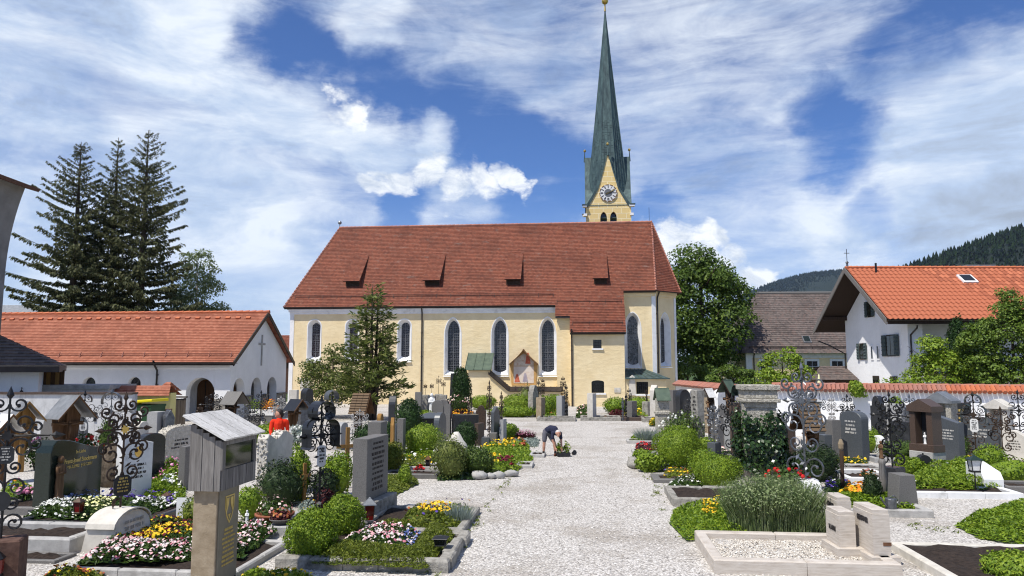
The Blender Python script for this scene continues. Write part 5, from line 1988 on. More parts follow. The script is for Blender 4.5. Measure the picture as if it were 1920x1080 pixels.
 m.lathe([(0.17, 1.05), (0.20, 1.2), (0.12, 1.8), (0.05, 2.35), (0.01, 2.45)], 9)
 m.build('canopy', 'petal_cream', root)
build_house()
# ------------------------------------------------------------------ boundary wall on the right, tiled coping
def cap_wall(name, label, p0, p1, h, cut=1.0):
 p0, p1 = Vector((*p0, 0)), Vector((*p1, 0))
 d = p1 - p0
 L = d.length
 root = thing(name, label, 'wall', p0, math.atan2(d.y, d.x))
 m = MB()
 m.box(0, L, 0, 0.36, 0, h)
 m.build('wall_body', 'plaster_white', root)
 rs = random.Random(7)
 tw = 0.17
 m, m2 = MB(), MB()
 n = int(L / tw)
 for i in range(n):
  x = i * tw
  mm = m if x < L * cut else m2
  for sg in (-1, 1):
   y0, y1 = 0.18 + sg * 0.40, 0.18 + sg * 0.02
   j = rs.uniform(-0.012, 0.012)
   mm.tube([(x + tw / 2 + 0.02, y0, h - 0.03 + j), (x + tw / 2, y1, h + 0.19 + j)], 0.085, 6)
 a = m.build('coping_tiles', 'captile', root)
 a['kind'] = 'stuff'
 if m2.v:
  b = m2.build('coping_tiles', 'captile_new', root)
  b['kind'] = 'stuff'
  b['label'] = 'newer brighter orange coping tiles'
 m = MB()
 k = int(L / 0.42)
 for i in range(k):
  m.tube([(i * 0.42, 0.18, h + 0.185), (i * 0.42 + 0.45, 0.18, h + 0.205)], 0.09, 6)
 m.build('ridge_tiles', 'captile', root)
 return root
cap_wall('graveyard_wall', 'long white boundary wall with red tiled coping behind the right hand graves',
  (11.32, 32.5), (22.05, 28.2), 1.98, 0.57)
cap_wall('graveyard_wall', 'distant end of the boundary wall with red coping below the linden tree',
  (10.98, 50.0), (11.57, 33.2), 1.75)
# ------------------------------------------------------------------ hills
def hill(name, label, prof, dist, depth, seed, tree_h, n_trees, tm='leaf_hill'):
 rng = np.random.default_rng(seed)
 xs = np.array([p[0] for p in prof])
 zs = np.array([p[1] for p in prof])
 nx, ny = 90, 26
 X = np.linspace(xs[0], xs[-1], nx)
 Zc = np.interp(X, xs, zs)
 ph = rng.uniform(0, 6.28, 8)
 V = []
 for j in range(ny + 6):
  f = j / (ny - 1)
  y = dist - depth * (1 - f)
  prof_f = np.sin(np.clip(f, 0, 1) * math.pi / 2) ** 1.1 if f <= 1 else 1 - (f - 1) * 2.2
  bumps = 0.05 * np.sin(X / depth * 9 + ph[0] + f * 3) + 0.04 * np.sin(X / depth * 17 + ph[1] - f * 5)
  V.append(np.column_stack([X, np.full(nx, y), Zc * prof_f * (1 + bumps * (1 - min(1, f)) * 2) - 6]))
 rows = ny + 6
 P_ = np.concatenate(V)
 f = []
 for j in range(rows - 1):
  for i in range(nx - 1):
   f.append((j * nx + i, j * nx + i + 1, (j + 1) * nx + i + 1, (j + 1) * nx + i))
 o = np_mesh(name, P_, np.array(f), ['forest'], smooth=True)
 tag(o, kind='structure')
 # the trees that clothe it: pointed crowns that read as one wood
 k = n_trees
 fi = rng.uniform(0.15, 1.02, k) ** 0.7
 xi = rng.uniform(xs[0], xs[-1], k)
 zi = np.interp(xi, xs, zs) * np.sin(np.clip(fi, 0, 1) * math.pi / 2) ** 1.1 - 6
 yi = dist - depth * (1 - fi)
 hgt = tree_h * rng.uniform(0.55, 1.25, k)
 rad = hgt * rng.uniform(0.20, 0.34, k)
 V, Fc = [], []
 ns = 6
 prof_t = [(1.0, 0.06), (0.62, 0.42), (0.66, 0.40), (0.30, 0.74), (0.0, 1.0)]
 ang = np.linspace(0, 2 * np.pi, ns, endpoint=False)
 for r_, z_ in prof_t:
  ring = np.stack([xi[:, None] + rad[:, None] * r_ * np.cos(ang) * rng.uniform(0.75, 1.25, (k, ns)),
      yi[:, None] + rad[:, None] * r_ * np.sin(ang),
      np.broadcast_to((zi + hgt * z_)[:, None], (k, ns))], axis=-1)
  V.append(ring)
 Vv = np.stack(V, axis=1).reshape(-1, 3)
 npf = len(prof_t)
 base = np.arange(k) * (npf * ns)
 tri = []
 for a in range(npf - 1):
  for i in range(ns):
   j = (i + 1) % ns
   tri.append((a * ns + i, a * ns + j, (a + 1) * ns + j, (a + 1) * ns + i))
 Fq = (base[:, None, None] + np.array(tri)[None]).reshape(-1, 4)
 o = np_mesh('hill_forest', Vv, Fq, [tm])
 tag(o, label, 'forest', kind='stuff')
leaf_mat('leaf_hill', [(0.005, 0.011, 0.006), (0.009, 0.018, 0.008), (0.016, 0.028, 0.010), (0.008, 0.015, 0.008)], 0.9, 0.0, 0.0)
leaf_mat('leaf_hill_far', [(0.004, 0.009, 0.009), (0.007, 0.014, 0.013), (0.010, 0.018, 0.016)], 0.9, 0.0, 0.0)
def hp(u, v, d):
 return (u, v)
hill('hillside', 'dark conifer forest covering the near hill at the right edge',
 [(566.29, 120.03), (641.79, 156.03), (699.47, 178.87), (757.33, 199.88),
 (824.85, 222.89), (892.57, 245.97), (979.52, 268.18), (1274.33, 311.85), (1844.92, 273.02)],
 1300.0, 800.0, 4, 11.0, 9000)
hill('hillside', 'dark blue green wooded mountain far behind the grey roofed house',
 [(831.34, 119.04), (1002.08, 261.79), (1147.4, 355.87), (1252.65, 395.22),
 (1385.22, 434.66), (1529.89, 450.46), (1673.73, 442.56), (1931.17, 366.35), (2442.06, 222.74)],
 3600.0, 1500.0, 9, 16.0, 9000, 'leaf_hill_far')
# ------------------------------------------------------------------ trees
def limb_tree(trunk_h, trunk_r, limbs, rng, lean=(0, 0)):
 m = MB()
 m.smooth = True
 top = Vector((lean[0], lean[1], trunk_h))
 pts = [Vector((0, 0, 0)), Vector((lean[0] * .2, lean[1] * .2, trunk_h * .3)), Vector((lean[0] * .6, lean[1] * .6, trunk_h * .7)), top]
 m.tube(pts, [trunk_r * 1.25, trunk_r, trunk_r * 0.8, trunk_r * 0.35], 8)
 tips = []
 for z0, az, ln, rise in limbs:
  f = z0 / trunk_h
  p0 = Vector((lean[0] * f, lean[1] * f, z0))
  d = Vector((math.cos(az), math.sin(az), 0))
  p1 = p0 + d * ln * 0.5 + Vector((0, 0, rise * 0.35))
  p2 = p0 + d * ln + Vector((0, 0, rise))
  m.tube([p0, p1, p2], [trunk_r * 0.42 * (1 - 0.5 * f), trunk_r * 0.26, trunk_r * 0.08], 6)
  tips.append(p2)
 return m, tips
def leafy_tree(name, label, loc, h, rx, ry, crown_z0, mat, n_leaves, leaf, seed, trunk_r=0.2, bark='bark', clumps=46, cat='tree',
   gap=0.0, group=None, top_narrow=0.25, droop=0.0):
 rng = np.random.default_rng(seed)
 rs = random.Random(seed)
 root = thing(name, label, cat, loc, 0.0, group)
 limbs = [(h * rs.uniform(0.25, 0.75), rs.uniform(0, 6.28), rx * rs.uniform(0.5, 0.85), h * rs.uniform(0.05, 0.2)) for _ in range(9)]
 m, tips = limb_tree(h * 0.85, trunk_r, limbs, rng)
 m.build('trunk', bark, root)
 cz, rz = (h + crown_z0) / 2, (h - crown_z0) / 2
 d = unit(rng.normal(0, 1, (clumps, 3)))
 rad = rng.uniform(0.45, 0.92, clumps) ** (0.6)
 c = d * rad[:, None] * np.array([rx, ry, rz])
 narrow = 1 - top_narrow * np.clip(c[:, 2] / rz, -0.3, 1)
 c[:, 0] *= narrow
 c[:, 1] *= narrow
 c[:, 2] += cz
 sizes = rng.uniform(0.55, 1.25, clumps) * min(rx, rz) * 0.36
 per = np.maximum(8, (n_leaves * sizes ** 2 / np.sum(sizes ** 2)).astype(int))
 P_, N_ = [], []
 for i in range(clumps):
  dd = unit(rng.normal(0, 1, (per[i], 3)))
  dd[:, 2] = np.where(rng.random(per[i]) < 0.6, np.abs(dd[:, 2]), dd[:, 2])
  rr = sizes[i] * rng.uniform(0.55, 1.08, per[i])[:, None]
  q = c[i] + dd * rr * np.array([1.15, 1.15, 0.8])
  P_.append(q)
  N_.append(dd + [0, 0, 0.5])
 P_ = np.concatenate(P_)
 N_ = np.concatenate(N_)
 lv = leaf_quads(rng, P_, N_, leaf, leaf * 0.62, 0.6, droop)
 np_mesh('crown', lv, quads_idx(len(P_)), [mat], parent=root)
 return root
def spruce(label, loc, h, spread, seed, lopside=0.0, sparse=0.0, z_start=1.0):
 rng = np.random.default_rng(seed)
 rs = random.Random(seed)
 root = thing('spruce_tree', label, 'tree', loc, 0.0, 'spruces behind the chapel')
 t = MB()
 t.smooth = True
 t.tube([(0, 0, 0), (0.05, 0, h * 0.4), (0, 0.05, h * 0.8), (0, 0, h)], [0.36, 0.28, 0.12, 0.02], 8)
 P_, T_, L_ = [], [], []
 z = z_start
 while z < h - 0.25:
  f = (z - z_start) / (h - z_start)
  prof = (1 - f) ** 0.72 * spread + 0.14
  nb = 8 if f < 0.85 else 5
  a0 = rs.uniform(0, 6.28)
  for k in range(nb):
   if rs.random() < sparse:
    continue
   az = a0 + 2 * math.pi * k / nb + rs.uniform(-0.35, 0.35)
   ln = prof * rs.choice((0.35, 0.6, 0.8, 0.9, 1.0, 1.15))
   if lopside and math.cos(az) * lopside > 0.3:
    ln *= 1 + abs(lopside) * 0.45
   dr = -0.19 * ln * (1 - f) * rs.uniform(0.5, 1.4) + 0.30 * f * ln
   pts = []
   for q in range(8):
    s = q / 7
    zz = z + dr * s * 1.8 + 0.17 * ln * s * s
    pts.append((math.cos(az) * ln * s, math.sin(az) * ln * s, zz))
   t.tube(pts[:7:2] + [pts[7]], 0.055 * (1 - f * 0.6), 4, 0.012, cap=False)
   n_t = max(16, int(46 * ln))
   s = rng.uniform(0.10, 1.0, n_t) ** 0.8
   pa = np.array(pts)
   idx = np.clip((s * 7).astype(int), 0, 6)
   fr = (s * 7 - idx)[:, None]
   base = pa[idx] * (1 - fr) + pa[idx + 1] * fr
   side = np.array([-math.sin(az), math.cos(az), 0.0])
   wid = (0.03 + 0.36 * ln ** 0.7 * (1 - s * 0.75))[:, None]
   base = base + side * rng.uniform(-1, 1, (n_t, 1)) * wid
   fw = np.array([math.cos(az), math.sin(az), 0.0])
   dirv = unit(fw * rng.uniform(0.1, 0.9, (n_t, 1)) + side * rng.normal(0, 0.45, (n_t, 1)) + np.array([0, 0, -1.0]) * rng.uniform(0.15, 1.15, (n_t, 1)))
   P_.append(base)
   T_.append(dirv)
   L_.append(rng.uniform(0.22, 0.55, n_t) * (0.38 + 0.72 * (1 - f)))
  z += 0.40 + 0.14 * (1 - f) + rs.uniform(-0.2, 0.2)
 t.build('trunk', 'bark', root)
 B, T, L = np.concatenate(P_), np.concatenate(T_), np.concatenate(L_)[:, None]
 sd = unit(np.cross(T, rng.normal(0, 1, T.shape)))
 w = L * 0.20
 V = np.stack([B - sd * w * 0.6, B + T * L * 0.5 - sd * w, B + T * L, B + T * L * 0.5 + sd * w], axis=1).reshape(-1, 3)
 np_mesh('crown', V, quads_idx(len(B)), ['leaf_spruce'], parent=root)
 return root
def build_trees():
 Ys = 60.0
 spruce('leftmost old spruce behind the chapel, broad and feathery', (-35.87, 60.0), 21.51, 5.5, 11, lopside=-0.6, sparse=0.12)
 spruce('middle spruce of the three behind the chapel, its crown hemmed in', (-33.61, 61.5), 22.35, 4.4, 12, sparse=0.12)
 spruce('rightmost and tallest spruce, long bough reaching right above the birch', (-30.57, 60.5), 22.68, 4.8, 13, lopside=0.55, sparse=0.12)
 leafy_tree('birch_tree', 'pale airy birch right of the spruces, above the chapel roof', (-28.28, 66.0), 14.26, 2.4, 2.2, 3.6, 'leaf_birch', 9500, 0.24, 21, 0.14, 'bark_birch', 75, droop=2.0)
 leafy_tree('linden_tree', 'large dense dark green linden tree right of the church apse', (18.72, 73.0), 14.38, 4.5, 4.2, 1.9, 'leaf_linden', 26000, 0.34, 22, 0.34, 'bark', 85, top_narrow=0.38)
 # yew and its companion shrub before the nave
 yew()
 leafy_tree('young_tree', 'slim pale green sapling before the cream house', (15.99, 44.0), 4.17, 1.45, 1.3, 1.3, 'leaf_bright', 4200, 0.16, 24, 0.05, 'bark', 30)
 # garden trees at the right edge
 for i, (u, v, x, y, h, rx, z0, mt, lab) in enumerate((
   (0, 0, 22.72, 40.0, 4.29, 1.5, 0.5, 'leaf_bright', 'low bright green shrub tree left of the garden trees, by the house corner'),
   (0, 0, 24.71, 39.0, 5.8, 1.25, 0.8, 'leaf_tree', 'mid green garden tree before the orange roof'),
   (0, 0, 25.66, 38.0, 6.97, 1.35, 0.8, 'leaf_tree', 'tallest garden tree at the right edge over the boundary wall'),
   (0, 0, 26.92, 37.0, 6.33, 1.6, 0.8, 'leaf_tree', 'garden tree cut by the right edge of the picture'))):
  leafy_tree('garden_tree', lab, (x, y), h, rx, rx * 0.9, z0, mt, 9000, 0.15, 30 + i, 0.08, 'bark', 70, group='garden trees behind the right wall')
 for x, y, h, lab in ((24.92, 41.5, 6.34, 'left one of two slim dark thujas beside the house balcony'),
      (26.13, 42.0, 6.17, 'right one of two slim dark thujas beside the house balcony')):
  bush('thuja_column', (x, y), (0.55, 0.55, h / 2), 'leaf_thuja', lab, 'tree', 3000, (0.17, 0.08), int(x * 10) % 97, 0.15, 'cone', 'dark thujas by the house')
 leafy_tree('garden_tree', 'small bushy tree right of the linden, behind the far wall', (14.65, 62.0), 3.6, 1.9, 1.5, 0.4, 'leaf_linden', 4000, 0.22, 41, 0.08, 'bark', 26, group='garden trees behind the right wall')
 leafy_tree('garden_tree', 'low hedge like tree between linden and cream house', (17.24, 58.0), 3.2, 2.1, 1.5, 0.3, 'leaf_linden', 4500, 0.22, 42, 0.08, 'bark', 28, group='garden trees behind the right wall')
 bush('flowering_shrub', (12.18, 35.5), (1.3, 0.7, 1.15), 'leaf_bright', 'shrub with creamy blossom leaning over the right wall', 'shrub', 2600, (0.11, 0.07), 43, 0.2)
 bush('wall_shrub', (17.44, 33.4), (1.1, 0.5, 1.2), 'leaf_bright', 'green shrub rising behind the wall in front of the white house', 'shrub', 1800, (0.11, 0.07), 44, 0.25)
 # creeper hanging over the wall
 bush('wall_creeper', (14.28, 30.9, 1.7), (0.30, 0.22, 0.35), 'leaf_bright', 'bright green creeper hanging over the red wall coping', 'creeper', 500, (0.10, 0.07), 45, 0.3)
def yew():
 rng = np.random.default_rng(77)
 rs = random.Random(77)
 root = thing('yew_tree', 'tall loose dark green yew tree standing before the nave windows', 'tree', (-7.86, 41.5), 0.0)
 h, spread = 7.55, 2.35
 t = MB()
 t.smooth = True
 P_, T_, L_ = [], [], []
 stems = [(0, 0, h), (0.22, 0.1, h * 0.93), (-0.25, 0.05, h * 0.88), (0.05, -0.25, h * 0.9), (0.4, -0.1, h * 0.7)]
 for sx, sy, sh in stems:
  t.tube([(sx * 0.6, sy * 0.6, 0), (sx, sy, sh * 0.4), (sx * 1.3, sy * 1.3, sh * 0.8), (sx * 1.2, sy * 1.2, sh)], [0.12, 0.10, 0.05, 0.015], 7)
  z = 0.9
  while z < sh - 0.1:
   f = z / sh
   prof = spread * (1.0 - 0.86 * f ** 1.25) * (0.55 + 0.45 * min(1, z / 1.6))
   for k in range(2):
    az = rs.uniform(0, 6.28)
    ln = prof * rs.uniform(0.4, 1.2)
    rise = ln * rs.uniform(0.35, 0.75)
    pts = np.array([(sx * (1 + .3 * f) + math.cos(az) * ln * s, sy + math.sin(az) * ln * s, z + rise * s - 0.20 * ln * s * s) for s in np.linspace(0, 1, 7)])
    t.tube([tuple(p) for p in pts[::2]], 0.030 * (1 - 0.5 * f), 4, 0.006, cap=False)
    n_t = max(8, int(27 * ln))
    s = rng.uniform(0.22, 1.0, n_t) ** 0.75
    idx = np.clip((s * 6).astype(int), 0, 5)
    fr = (s * 6 - idx)[:, None]
    base = pts[idx] * (1 - fr) + pts[idx + 1] * fr
    side = np.array([-math.sin(az), math.cos(az), 0.0])
    base = base + side * rng.uniform(-1, 1, (n_t, 1)) * (0.08 + 0.16 * (1 - s[:, None]) * ln ** 0.5) + rng.normal(0, 0.05, (n_t, 3))
    fw = np.array([math.cos(az), math.sin(az), 0.0])
    dv = unit(fw * rng.uniform(0.3, 1, (n_t, 1)) + side * rng.normal(0, 0.7, (n_t, 1)) + np.array([0, 0, 1.0]) * rng.uniform(-0.45, 0.6, (n_t, 1)))
    P_.append(base)
    T_.append(dv)
    L_.append(rng.uniform(0.16, 0.40, n_t))
   z += 0.24
 t.build('trunk', 'bark', root)
 B, T, L = np.concatenate(P_), np.concatenate(T_), np.concatenate(L_)[:, None]
 sd = unit(np.cross(T, rng.normal(0, 1, T.shape)))
 w = L * 0.13
 V = np.stack([B - sd * w * 0.5, B + T * L * 0.5 - sd * w, B + T * L, B + T * L * 0.5 + sd * w], axis=1).reshape(-1, 3)
 np_mesh('crown', V, quads_idx(len(B)), ['leaf_yew'], parent=root)
 leafy_tree('elder_shrub', 'loose grey green shrub tree at the left of the yew', (-10.35, 43.0), 4.14, 1.75, 1.5, 0.5, 'leaf_yew', 6500, 0.15, 51, 0.07, 'bark', 50)
build_trees()
# ------------------------------------------------------------------ graveyard furniture builders
FR, FL, FS = YAW + math.pi / 2, YAW - math.pi / 2, YAW       # facing the path from the left, from the right, facing the viewer
def rotg(gx, gy):
 c, s = math.cos(YAW), math.sin(YAW)
 return (gx * c - gy * s, gx * s + gy * c)
def grave(label, g0, lx, ly, mat='concrete', h=0.13, w=0.13, fill='soil', parts=(1, 1, 1, 1), seg=(1, 1), rough=0.0, name='grave', fill_h=None, seed=1):
 gx0, gy0 = min(g0[0], g0[0] + lx), min(g0[1], g0[1] + ly)
 lx, ly = abs(lx), abs(ly)
 root = thing(name, label, 'grave', (*rotg(gx0, gy0), 0.0), YAW)
 rs = random.Random(seed)
 def run(x0, x1, y0, y1, along, n):
  for i in range(n):
   a, b = i / n, (i + 1) / n
   m = MB()
   j = lambda: rs.uniform(-rough, rough)
   if along == 'x':
    xa, xb = x0 + (x1 - x0) * a + 0.004, x0 + (x1 - x0) * b - 0.004
    m.bbox(((xa + xb) / 2, (y0 + y1) / 2 + j(), -0.02), (xb - xa, y1 - y0 + j(), h + 0.02 + j()), min(0.02, h * 0.2) + abs(j()))
   else:
    ya, yb = y0 + (y1 - y0) * a + 0.004, y0 + (y1 - y0) * b - 0.004
    m.bbox(((x0 + x1) / 2 + j(), (ya + yb) / 2, -0.02), (x1 - x0 + j(), yb - ya, h + 0.02 + j()), min(0.02, h * 0.2) + abs(j()))
   m.build('kerb_stone', mat, root)
 if parts[0]:
  run(0, lx, 0, w, 'x', seg[0])
 if parts[1]:
  run(lx - w, lx, w, ly - w, 'y', seg[1])
 if parts[2]:
  run(0, lx, ly - w, ly, 'x', seg[0])
 if parts[3]:
  run(0, w, w, ly - w, 'y', seg[1])
 if fill:
  m = MB()
  nx, ny = 14, 10
  fh = fill_h if fill_h is not None else h * 0.55
  vs = []
  for j in range(ny + 1):
   for i in range(nx + 1):
    vs.append((w + (lx - 2 * w) * i / nx, w + (ly - 2 * w) * j / ny, fh + rs.uniform(-0.02, 0.025) + 0.03 * math.sin(i * 0.8) * math.sin(j * 0.9)))
  m.add(vs, [(j * (nx + 1) + i, j * (nx + 1) + i + 1, (j + 1) * (nx + 1) + i + 1, (j + 1) * (nx + 1) + i) for j in range(ny) for i in range(nx)])
  m.build('earth' if fill == 'soil' else 'gravel_fill', fill, root)
 return root
def outline(style, w, h):
 k = w / 2
 if style == 'flat':
  return [(-k, 0), (k, 0), (k, h), (-k, h)]
 if style == 'round':
  return [(-k, 0), (k, 0)] + [(k * math.cos(a), h - k + k * math.sin(a)) for a in np.linspace(0, math.pi, 13)]
 if style == 'segment':
  r = h * 0.16
  return [(-k, 0), (k, 0)] + [(k * math.cos(a), h - r + r * math.sin(a)) for a in np.linspace(0, math.pi, 13)]
 if style == 'wave':
  return [(-k, 0), (k, 0), (k, h * 0.90)] + [(k * (1 - t), h * (0.90 + 0.10 * math.sin(t * math.pi * 0.75) ** 2)) for t in np.linspace(0.1, 1.9, 12)] + [(-k, h * 0.93)]
 if style == 'bow':      # high round shoulder on one side sweeping down to the other
  return [(-k, 0), (k, 0), (k, h * 0.80)] + [(k - w * t, h * (0.80 + 0.20 * math.sin(min(1, t * 1.12) * math.pi * 0.5) ** 2)) for t in np.linspace(0.15, 0.9, 10)] + [(-k + w * 0.03, h * 0.93), (-k, h * 0.82)]
 if style == 'gable':
  return [(-k, 0), (k, 0), (k, h * 0.84), (0, h), (-k, h * 0.84)]
 if style == 'slant':
  return [(-k, 0), (k, 0), (k, h * 0.86), (-k, h)]
 if style == 'shoulder':
  return [(-k, 0), (k, 0), (k, h * 0.8), (k * 0.72, h * 0.8)] + [(k * 0.72 * math.cos(a), h * 0.8 + h * 0.2 * math.sin(a)) for a in np.linspace(0.05, math.pi - 0.05, 11)] + [(-k * 0.72, h * 0.8), (-k, h * 0.8)]
 if style == 'ogee':
  return [(-k, 0), (k, 0), (k, h * 0.78), (k * 0.8, h * 0.84), (k * 0.45, h * 0.92), (k * 0.18, h * 0.98), (0, h), (-k * 0.18, h * 0.98), (-k * 0.45, h * 0.92), (-k * 0.8, h * 0.84), (-k, h * 0.78)]
 if style == 'taper':
  return [(-k, 0), (k, 0), (k * 0.72, h), (-k * 0.72, h)]
 return [(-k, 0), (k, 0), (k, h), (-k, h)]
def marks(parent, w, z0, z1, lines, mat, y, seed=1, fill=0.8, name='inscription'):
 rs = random.Random(seed)
 m = MB()
 lh = (z1 - z0) / lines
 for i in range(lines):
  zt = z1 - i * lh
  hh = lh * rs.choice((0.42, 0.5, 0.6))
  ln = w * fill * rs.uniform(0.55, 1.0)
  x = -ln / 2
  lw = hh * 0.55
  k = rs.randint(3, 8)
  while x < ln / 2:
   if k == 0:
    x += lw * 1.0
    k = rs.randint(3, 8)
    continue
   cw = lw * rs.uniform(0.6, 1.0)
   m.box(x, x + cw * 0.35, y - 0.006, y - 0.0005, zt - hh, zt)
   m.box(x + cw * 0.36, x + cw * 0.8, y - 0.005, y - 0.0005, zt - hh * rs.choice((1.0, 0.6)), zt - hh * rs.choice((0.0, 0.55)))
   x += cw
   k -= 1
 o = m.build(name, mat, parent)
 o['kind'] = 'stuff'
 return o
def writing(parent, text, size, mat, loc, align='CENTER', sx=1.0, bold=0.0):
 cu = bpy.data.curves.new('lettering', 'FONT')
 cu.body = text
 cu.size = size
 cu.align_x = align
 cu.extrude = 0.004
 cu.offset = bold
 tmp = bpy.data.objects.new('lettering_tmp', cu)
 COL.objects.link(tmp)
 dg = bpy.context.evaluated_depsgraph_get()
 dg.update()
 me = bpy.data.meshes.new_from_object(tmp.evaluated_get(dg))
 bpy.data.objects.remove(tmp)
 me.materials.clear()
 me.materials.append(MATS[mat])
 o = bpy.data.objects.new('lettering', me)
 COL.objects.link(o)
 o.parent = parent
 o.location = loc
 o.rotation_euler = (math.pi / 2, 0, 0)
 o.scale = (sx, 1, 1)
 o['kind'] = 'stuff'
 return o
def headstone(label, loc, h, w, t, style='flat', mat='granite_mid', face=FR, base=None, text=None, group=None, lean=0.0, seed=1, rough=False,
   name='headstone', cat='gravestone', z=0.0):
 root = thing(name, label, cat, (loc[0], loc[1], z), face + lean, group)
 z0 = 0.0
 if base:
  m = MB()
  m.bbox((0, 0, 0), (w + base[0], t + base[1], base[2]), 0.015)
  m.build('base', base[3], root)
  z0 = base[2] + 0.001
 m = MB()
 ol = outline(style, w, h - z0)
 m.prism(ol, -t / 2, t / 2, 'xz', 0.012)
 s = m.build('slab', mat, root)
 s.location.z = z0
 if rough:
  # hammered edges
  rs = random.Random(seed)
  e = MB()
  n = len(ol)
  for i in range(1, n):
   (x0, zz0), (x1, zz1) = ol[i], ol[(i + 1) % n]
   L = math.hypot(x1 - x0, zz1 - zz0)
   k = max(1, int(L / 0.07))
   for q in range(k):
    f = (q + 0.5) / k
    for yy in np.arange(-t / 2 + 0.03, t / 2 - 0.02, 0.06):
     e.ball((x0 + (x1 - x0) * f + rs.uniform(-.012, .012), yy + rs.uniform(-.03, .03), zz0 + (zz1 - zz0) * f + rs.uniform(-.035, .035)), rs.uniform(0.012, 0.036), 6)
  eo = e.build('hewn_edge', 'limestone_rough', s)
  eo['kind'] = 'stuff'
 if text:
  marks(s, w * 0.8, (h - z0) * (text[2] if len(text) > 2 else 0.25), (h - z0) * (text[3] if len(text) > 3 else 0.75), text[0], text[1], -t / 2, seed)
 return root
def spiral(m, c, r, turns=1.25, a0=0.0, sgn=1, wire=0.011, n=16, flat='xz'):
 pts = []
 for i in range(n + 1):
  f = i / n
  a = a0 + sgn * turns * 2 * math.pi * f
  rr = r * (1 - 0.78 * f)
  pts.append((c[0] + rr * math.cos(a), c[1], c[2] + rr * math.sin(a)))
 m.tube(pts, wire, 4, wire * 0.8)
 m.ball(pts[-1], wire * 1.7, 5)
def iron_cross(label, loc, h, face=FR, mat='iron', rich=2, base=None, plaque=None, roof=None, z=0.0, seed=1, wire=0.011, spread=0.26, group=None, split=False, leaf=False,
   accent=None):
 rs = random.Random(seed)
 root = thing('iron_cross', label, 'cross', (loc[0], loc[1], z), face, group)
 z0 = 0.0
 if base:
  bw, bt, bh, bm = base
  m = MB()
  m.bbox((0, 0, 0), (bw, bt, bh), 0.02)
  m.build('base', bm, root)
  z0 = bh
 H = h - z0
 m = MB()
 pr = max(0.014, H * 0.010)
 m.tube([(0, 0, z0 - 0.0), (0, 0, h - 0.05)], pr, 6, pr * 0.8)
 m.build('pole', mat, root)
 zc = z0 + H * 0.70
 sp = H * spread
 m = MB()
 m.tube([(-sp, 0, zc), (sp, 0, zc)], pr * 0.85, 6)
 m.build('cross_bar', mat, root)
 # finials: spear shapes on the three ends
 m = MB()
 for (cx, cz, dx, dz) in ((0, h - 0.10, 0, 1), (-sp, zc, -1, 0), (sp, zc, 1, 0)):
  s = H * 0.05
  p = Vector((cx, 0, cz))
  d = Vector((dx, 0, dz))
  sd = Vector((dz, 0, dx))
  m.add([p, p + d * s * .7 + sd * s * .5, p + d * s * 2, p + d * s * .7 - sd * s * .5, p + d * s * .7 + Vector((0, s * .3, 0)), p + d * s * .7 - Vector((0, s * .3, 0))],
   [(0, 1, 4), (1, 2, 4), (2, 3, 4), (3, 0, 4), (1, 0, 5), (2, 1, 5), (3, 2, 5), (0, 3, 5)])
 f = m.build('finials', mat, root)
 f['kind'] = 'stuff'
 # scrolls
 items = []
 q = H * 0.085
 for sx in (-1, 1):
  for sz in (-1, 1):
   items.append(((sx * q * 1.05, 0, zc + sz * q * 1.05), q * 0.95, 1.3, math.pi * (0 if sx < 0 else 1), sx * sz))
   if rich >= 2:
    items.append(((sx * (sp * 0.68), 0, zc + sz * q * 0.66), q * 0.62, 1.2, math.pi / 2 * -sz, -sx * sz))
 if rich >= 1:
  zz = z0 + H * 0.10
  k = 0
  while zz < zc - q * 2.2:
   r = q * (1.0 - 0.25 * (k % 2)) * (1.25 if rich >= 3 else 0.8)
   if plaque is None or abs(zz - (z0 + H * plaque[2])) > plaque[1] * 0.55:
    for sx in (-1, 1):
     items.append(((sx * r * 1.02, 0, zz), r, 1.35, math.pi * (0 if sx < 0 else 1), sx * (1 if k % 2 else -1)))
   zz += r * 2.05
   k += 1
  for sx in (-1, 1):
   items.append(((sx * q * 0.7, 0, zc + q * 2.6), q * 0.68, 1.2, math.pi * (0 if sx < 0 else 1), sx))
 if rich >= 3:
  for sx in (-1, 1):
   items.append(((sx * q * 2.1, 0, zc - q * 2.0), q * 0.8, 1.2, 0 if sx < 0 else math.pi, -sx))
   items.append(((sx * q * 2.0, 0, zc + q * 1.9), q * 0.75, 1.2, 0 if sx < 0 else math.pi, sx))
 if split:
  for c, r, tn, a0, sg in items:
   m = MB()
   spiral(m, c, r, tn, a0, sg, wire, 18)
   m.build('scroll', mat, root)
 else:
  m = MB()
  for c, r, tn, a0, sg in items:
   spiral(m, c, r, tn, a0, sg, wire, 12)
  o = m.build('scrollwork', mat, root)
  o['kind'] = 'stuff'
 if leaf:
  rng = np.random.default_rng(seed)
  n = 46
  zz = rng.uniform(z0 + 0.05, h - 0.2, n)
  pts = np.column_stack([rng.normal(0, 0.06 + 0.05 * (zz < zc), n), rng.normal(0, 0.035, n), zz])
  lv = leaf_quads(rng, pts, np.column_stack([rng.normal(0, .5, n), -np.ones(n), rng.normal(0, .5, n)]), 0.12, 0.06, 0.5)
  o = np_mesh('metal_leaves', lv, quads_idx(n), [mat], parent=root)
  o['kind'] = 'stuff'
 # rosette where the bars cross
 m = MB()
 rr = q * 0.55
 m.prism([(rr * (1 if i % 2 else 0.55) * math.cos(i * math.pi / 8), zc + rr * (1 if i % 2 else 0.55) * math.sin(i * math.pi / 8)) for i in range(16)], -pr - 0.012, -pr)
 m.build('rosette', accent or mat, root)
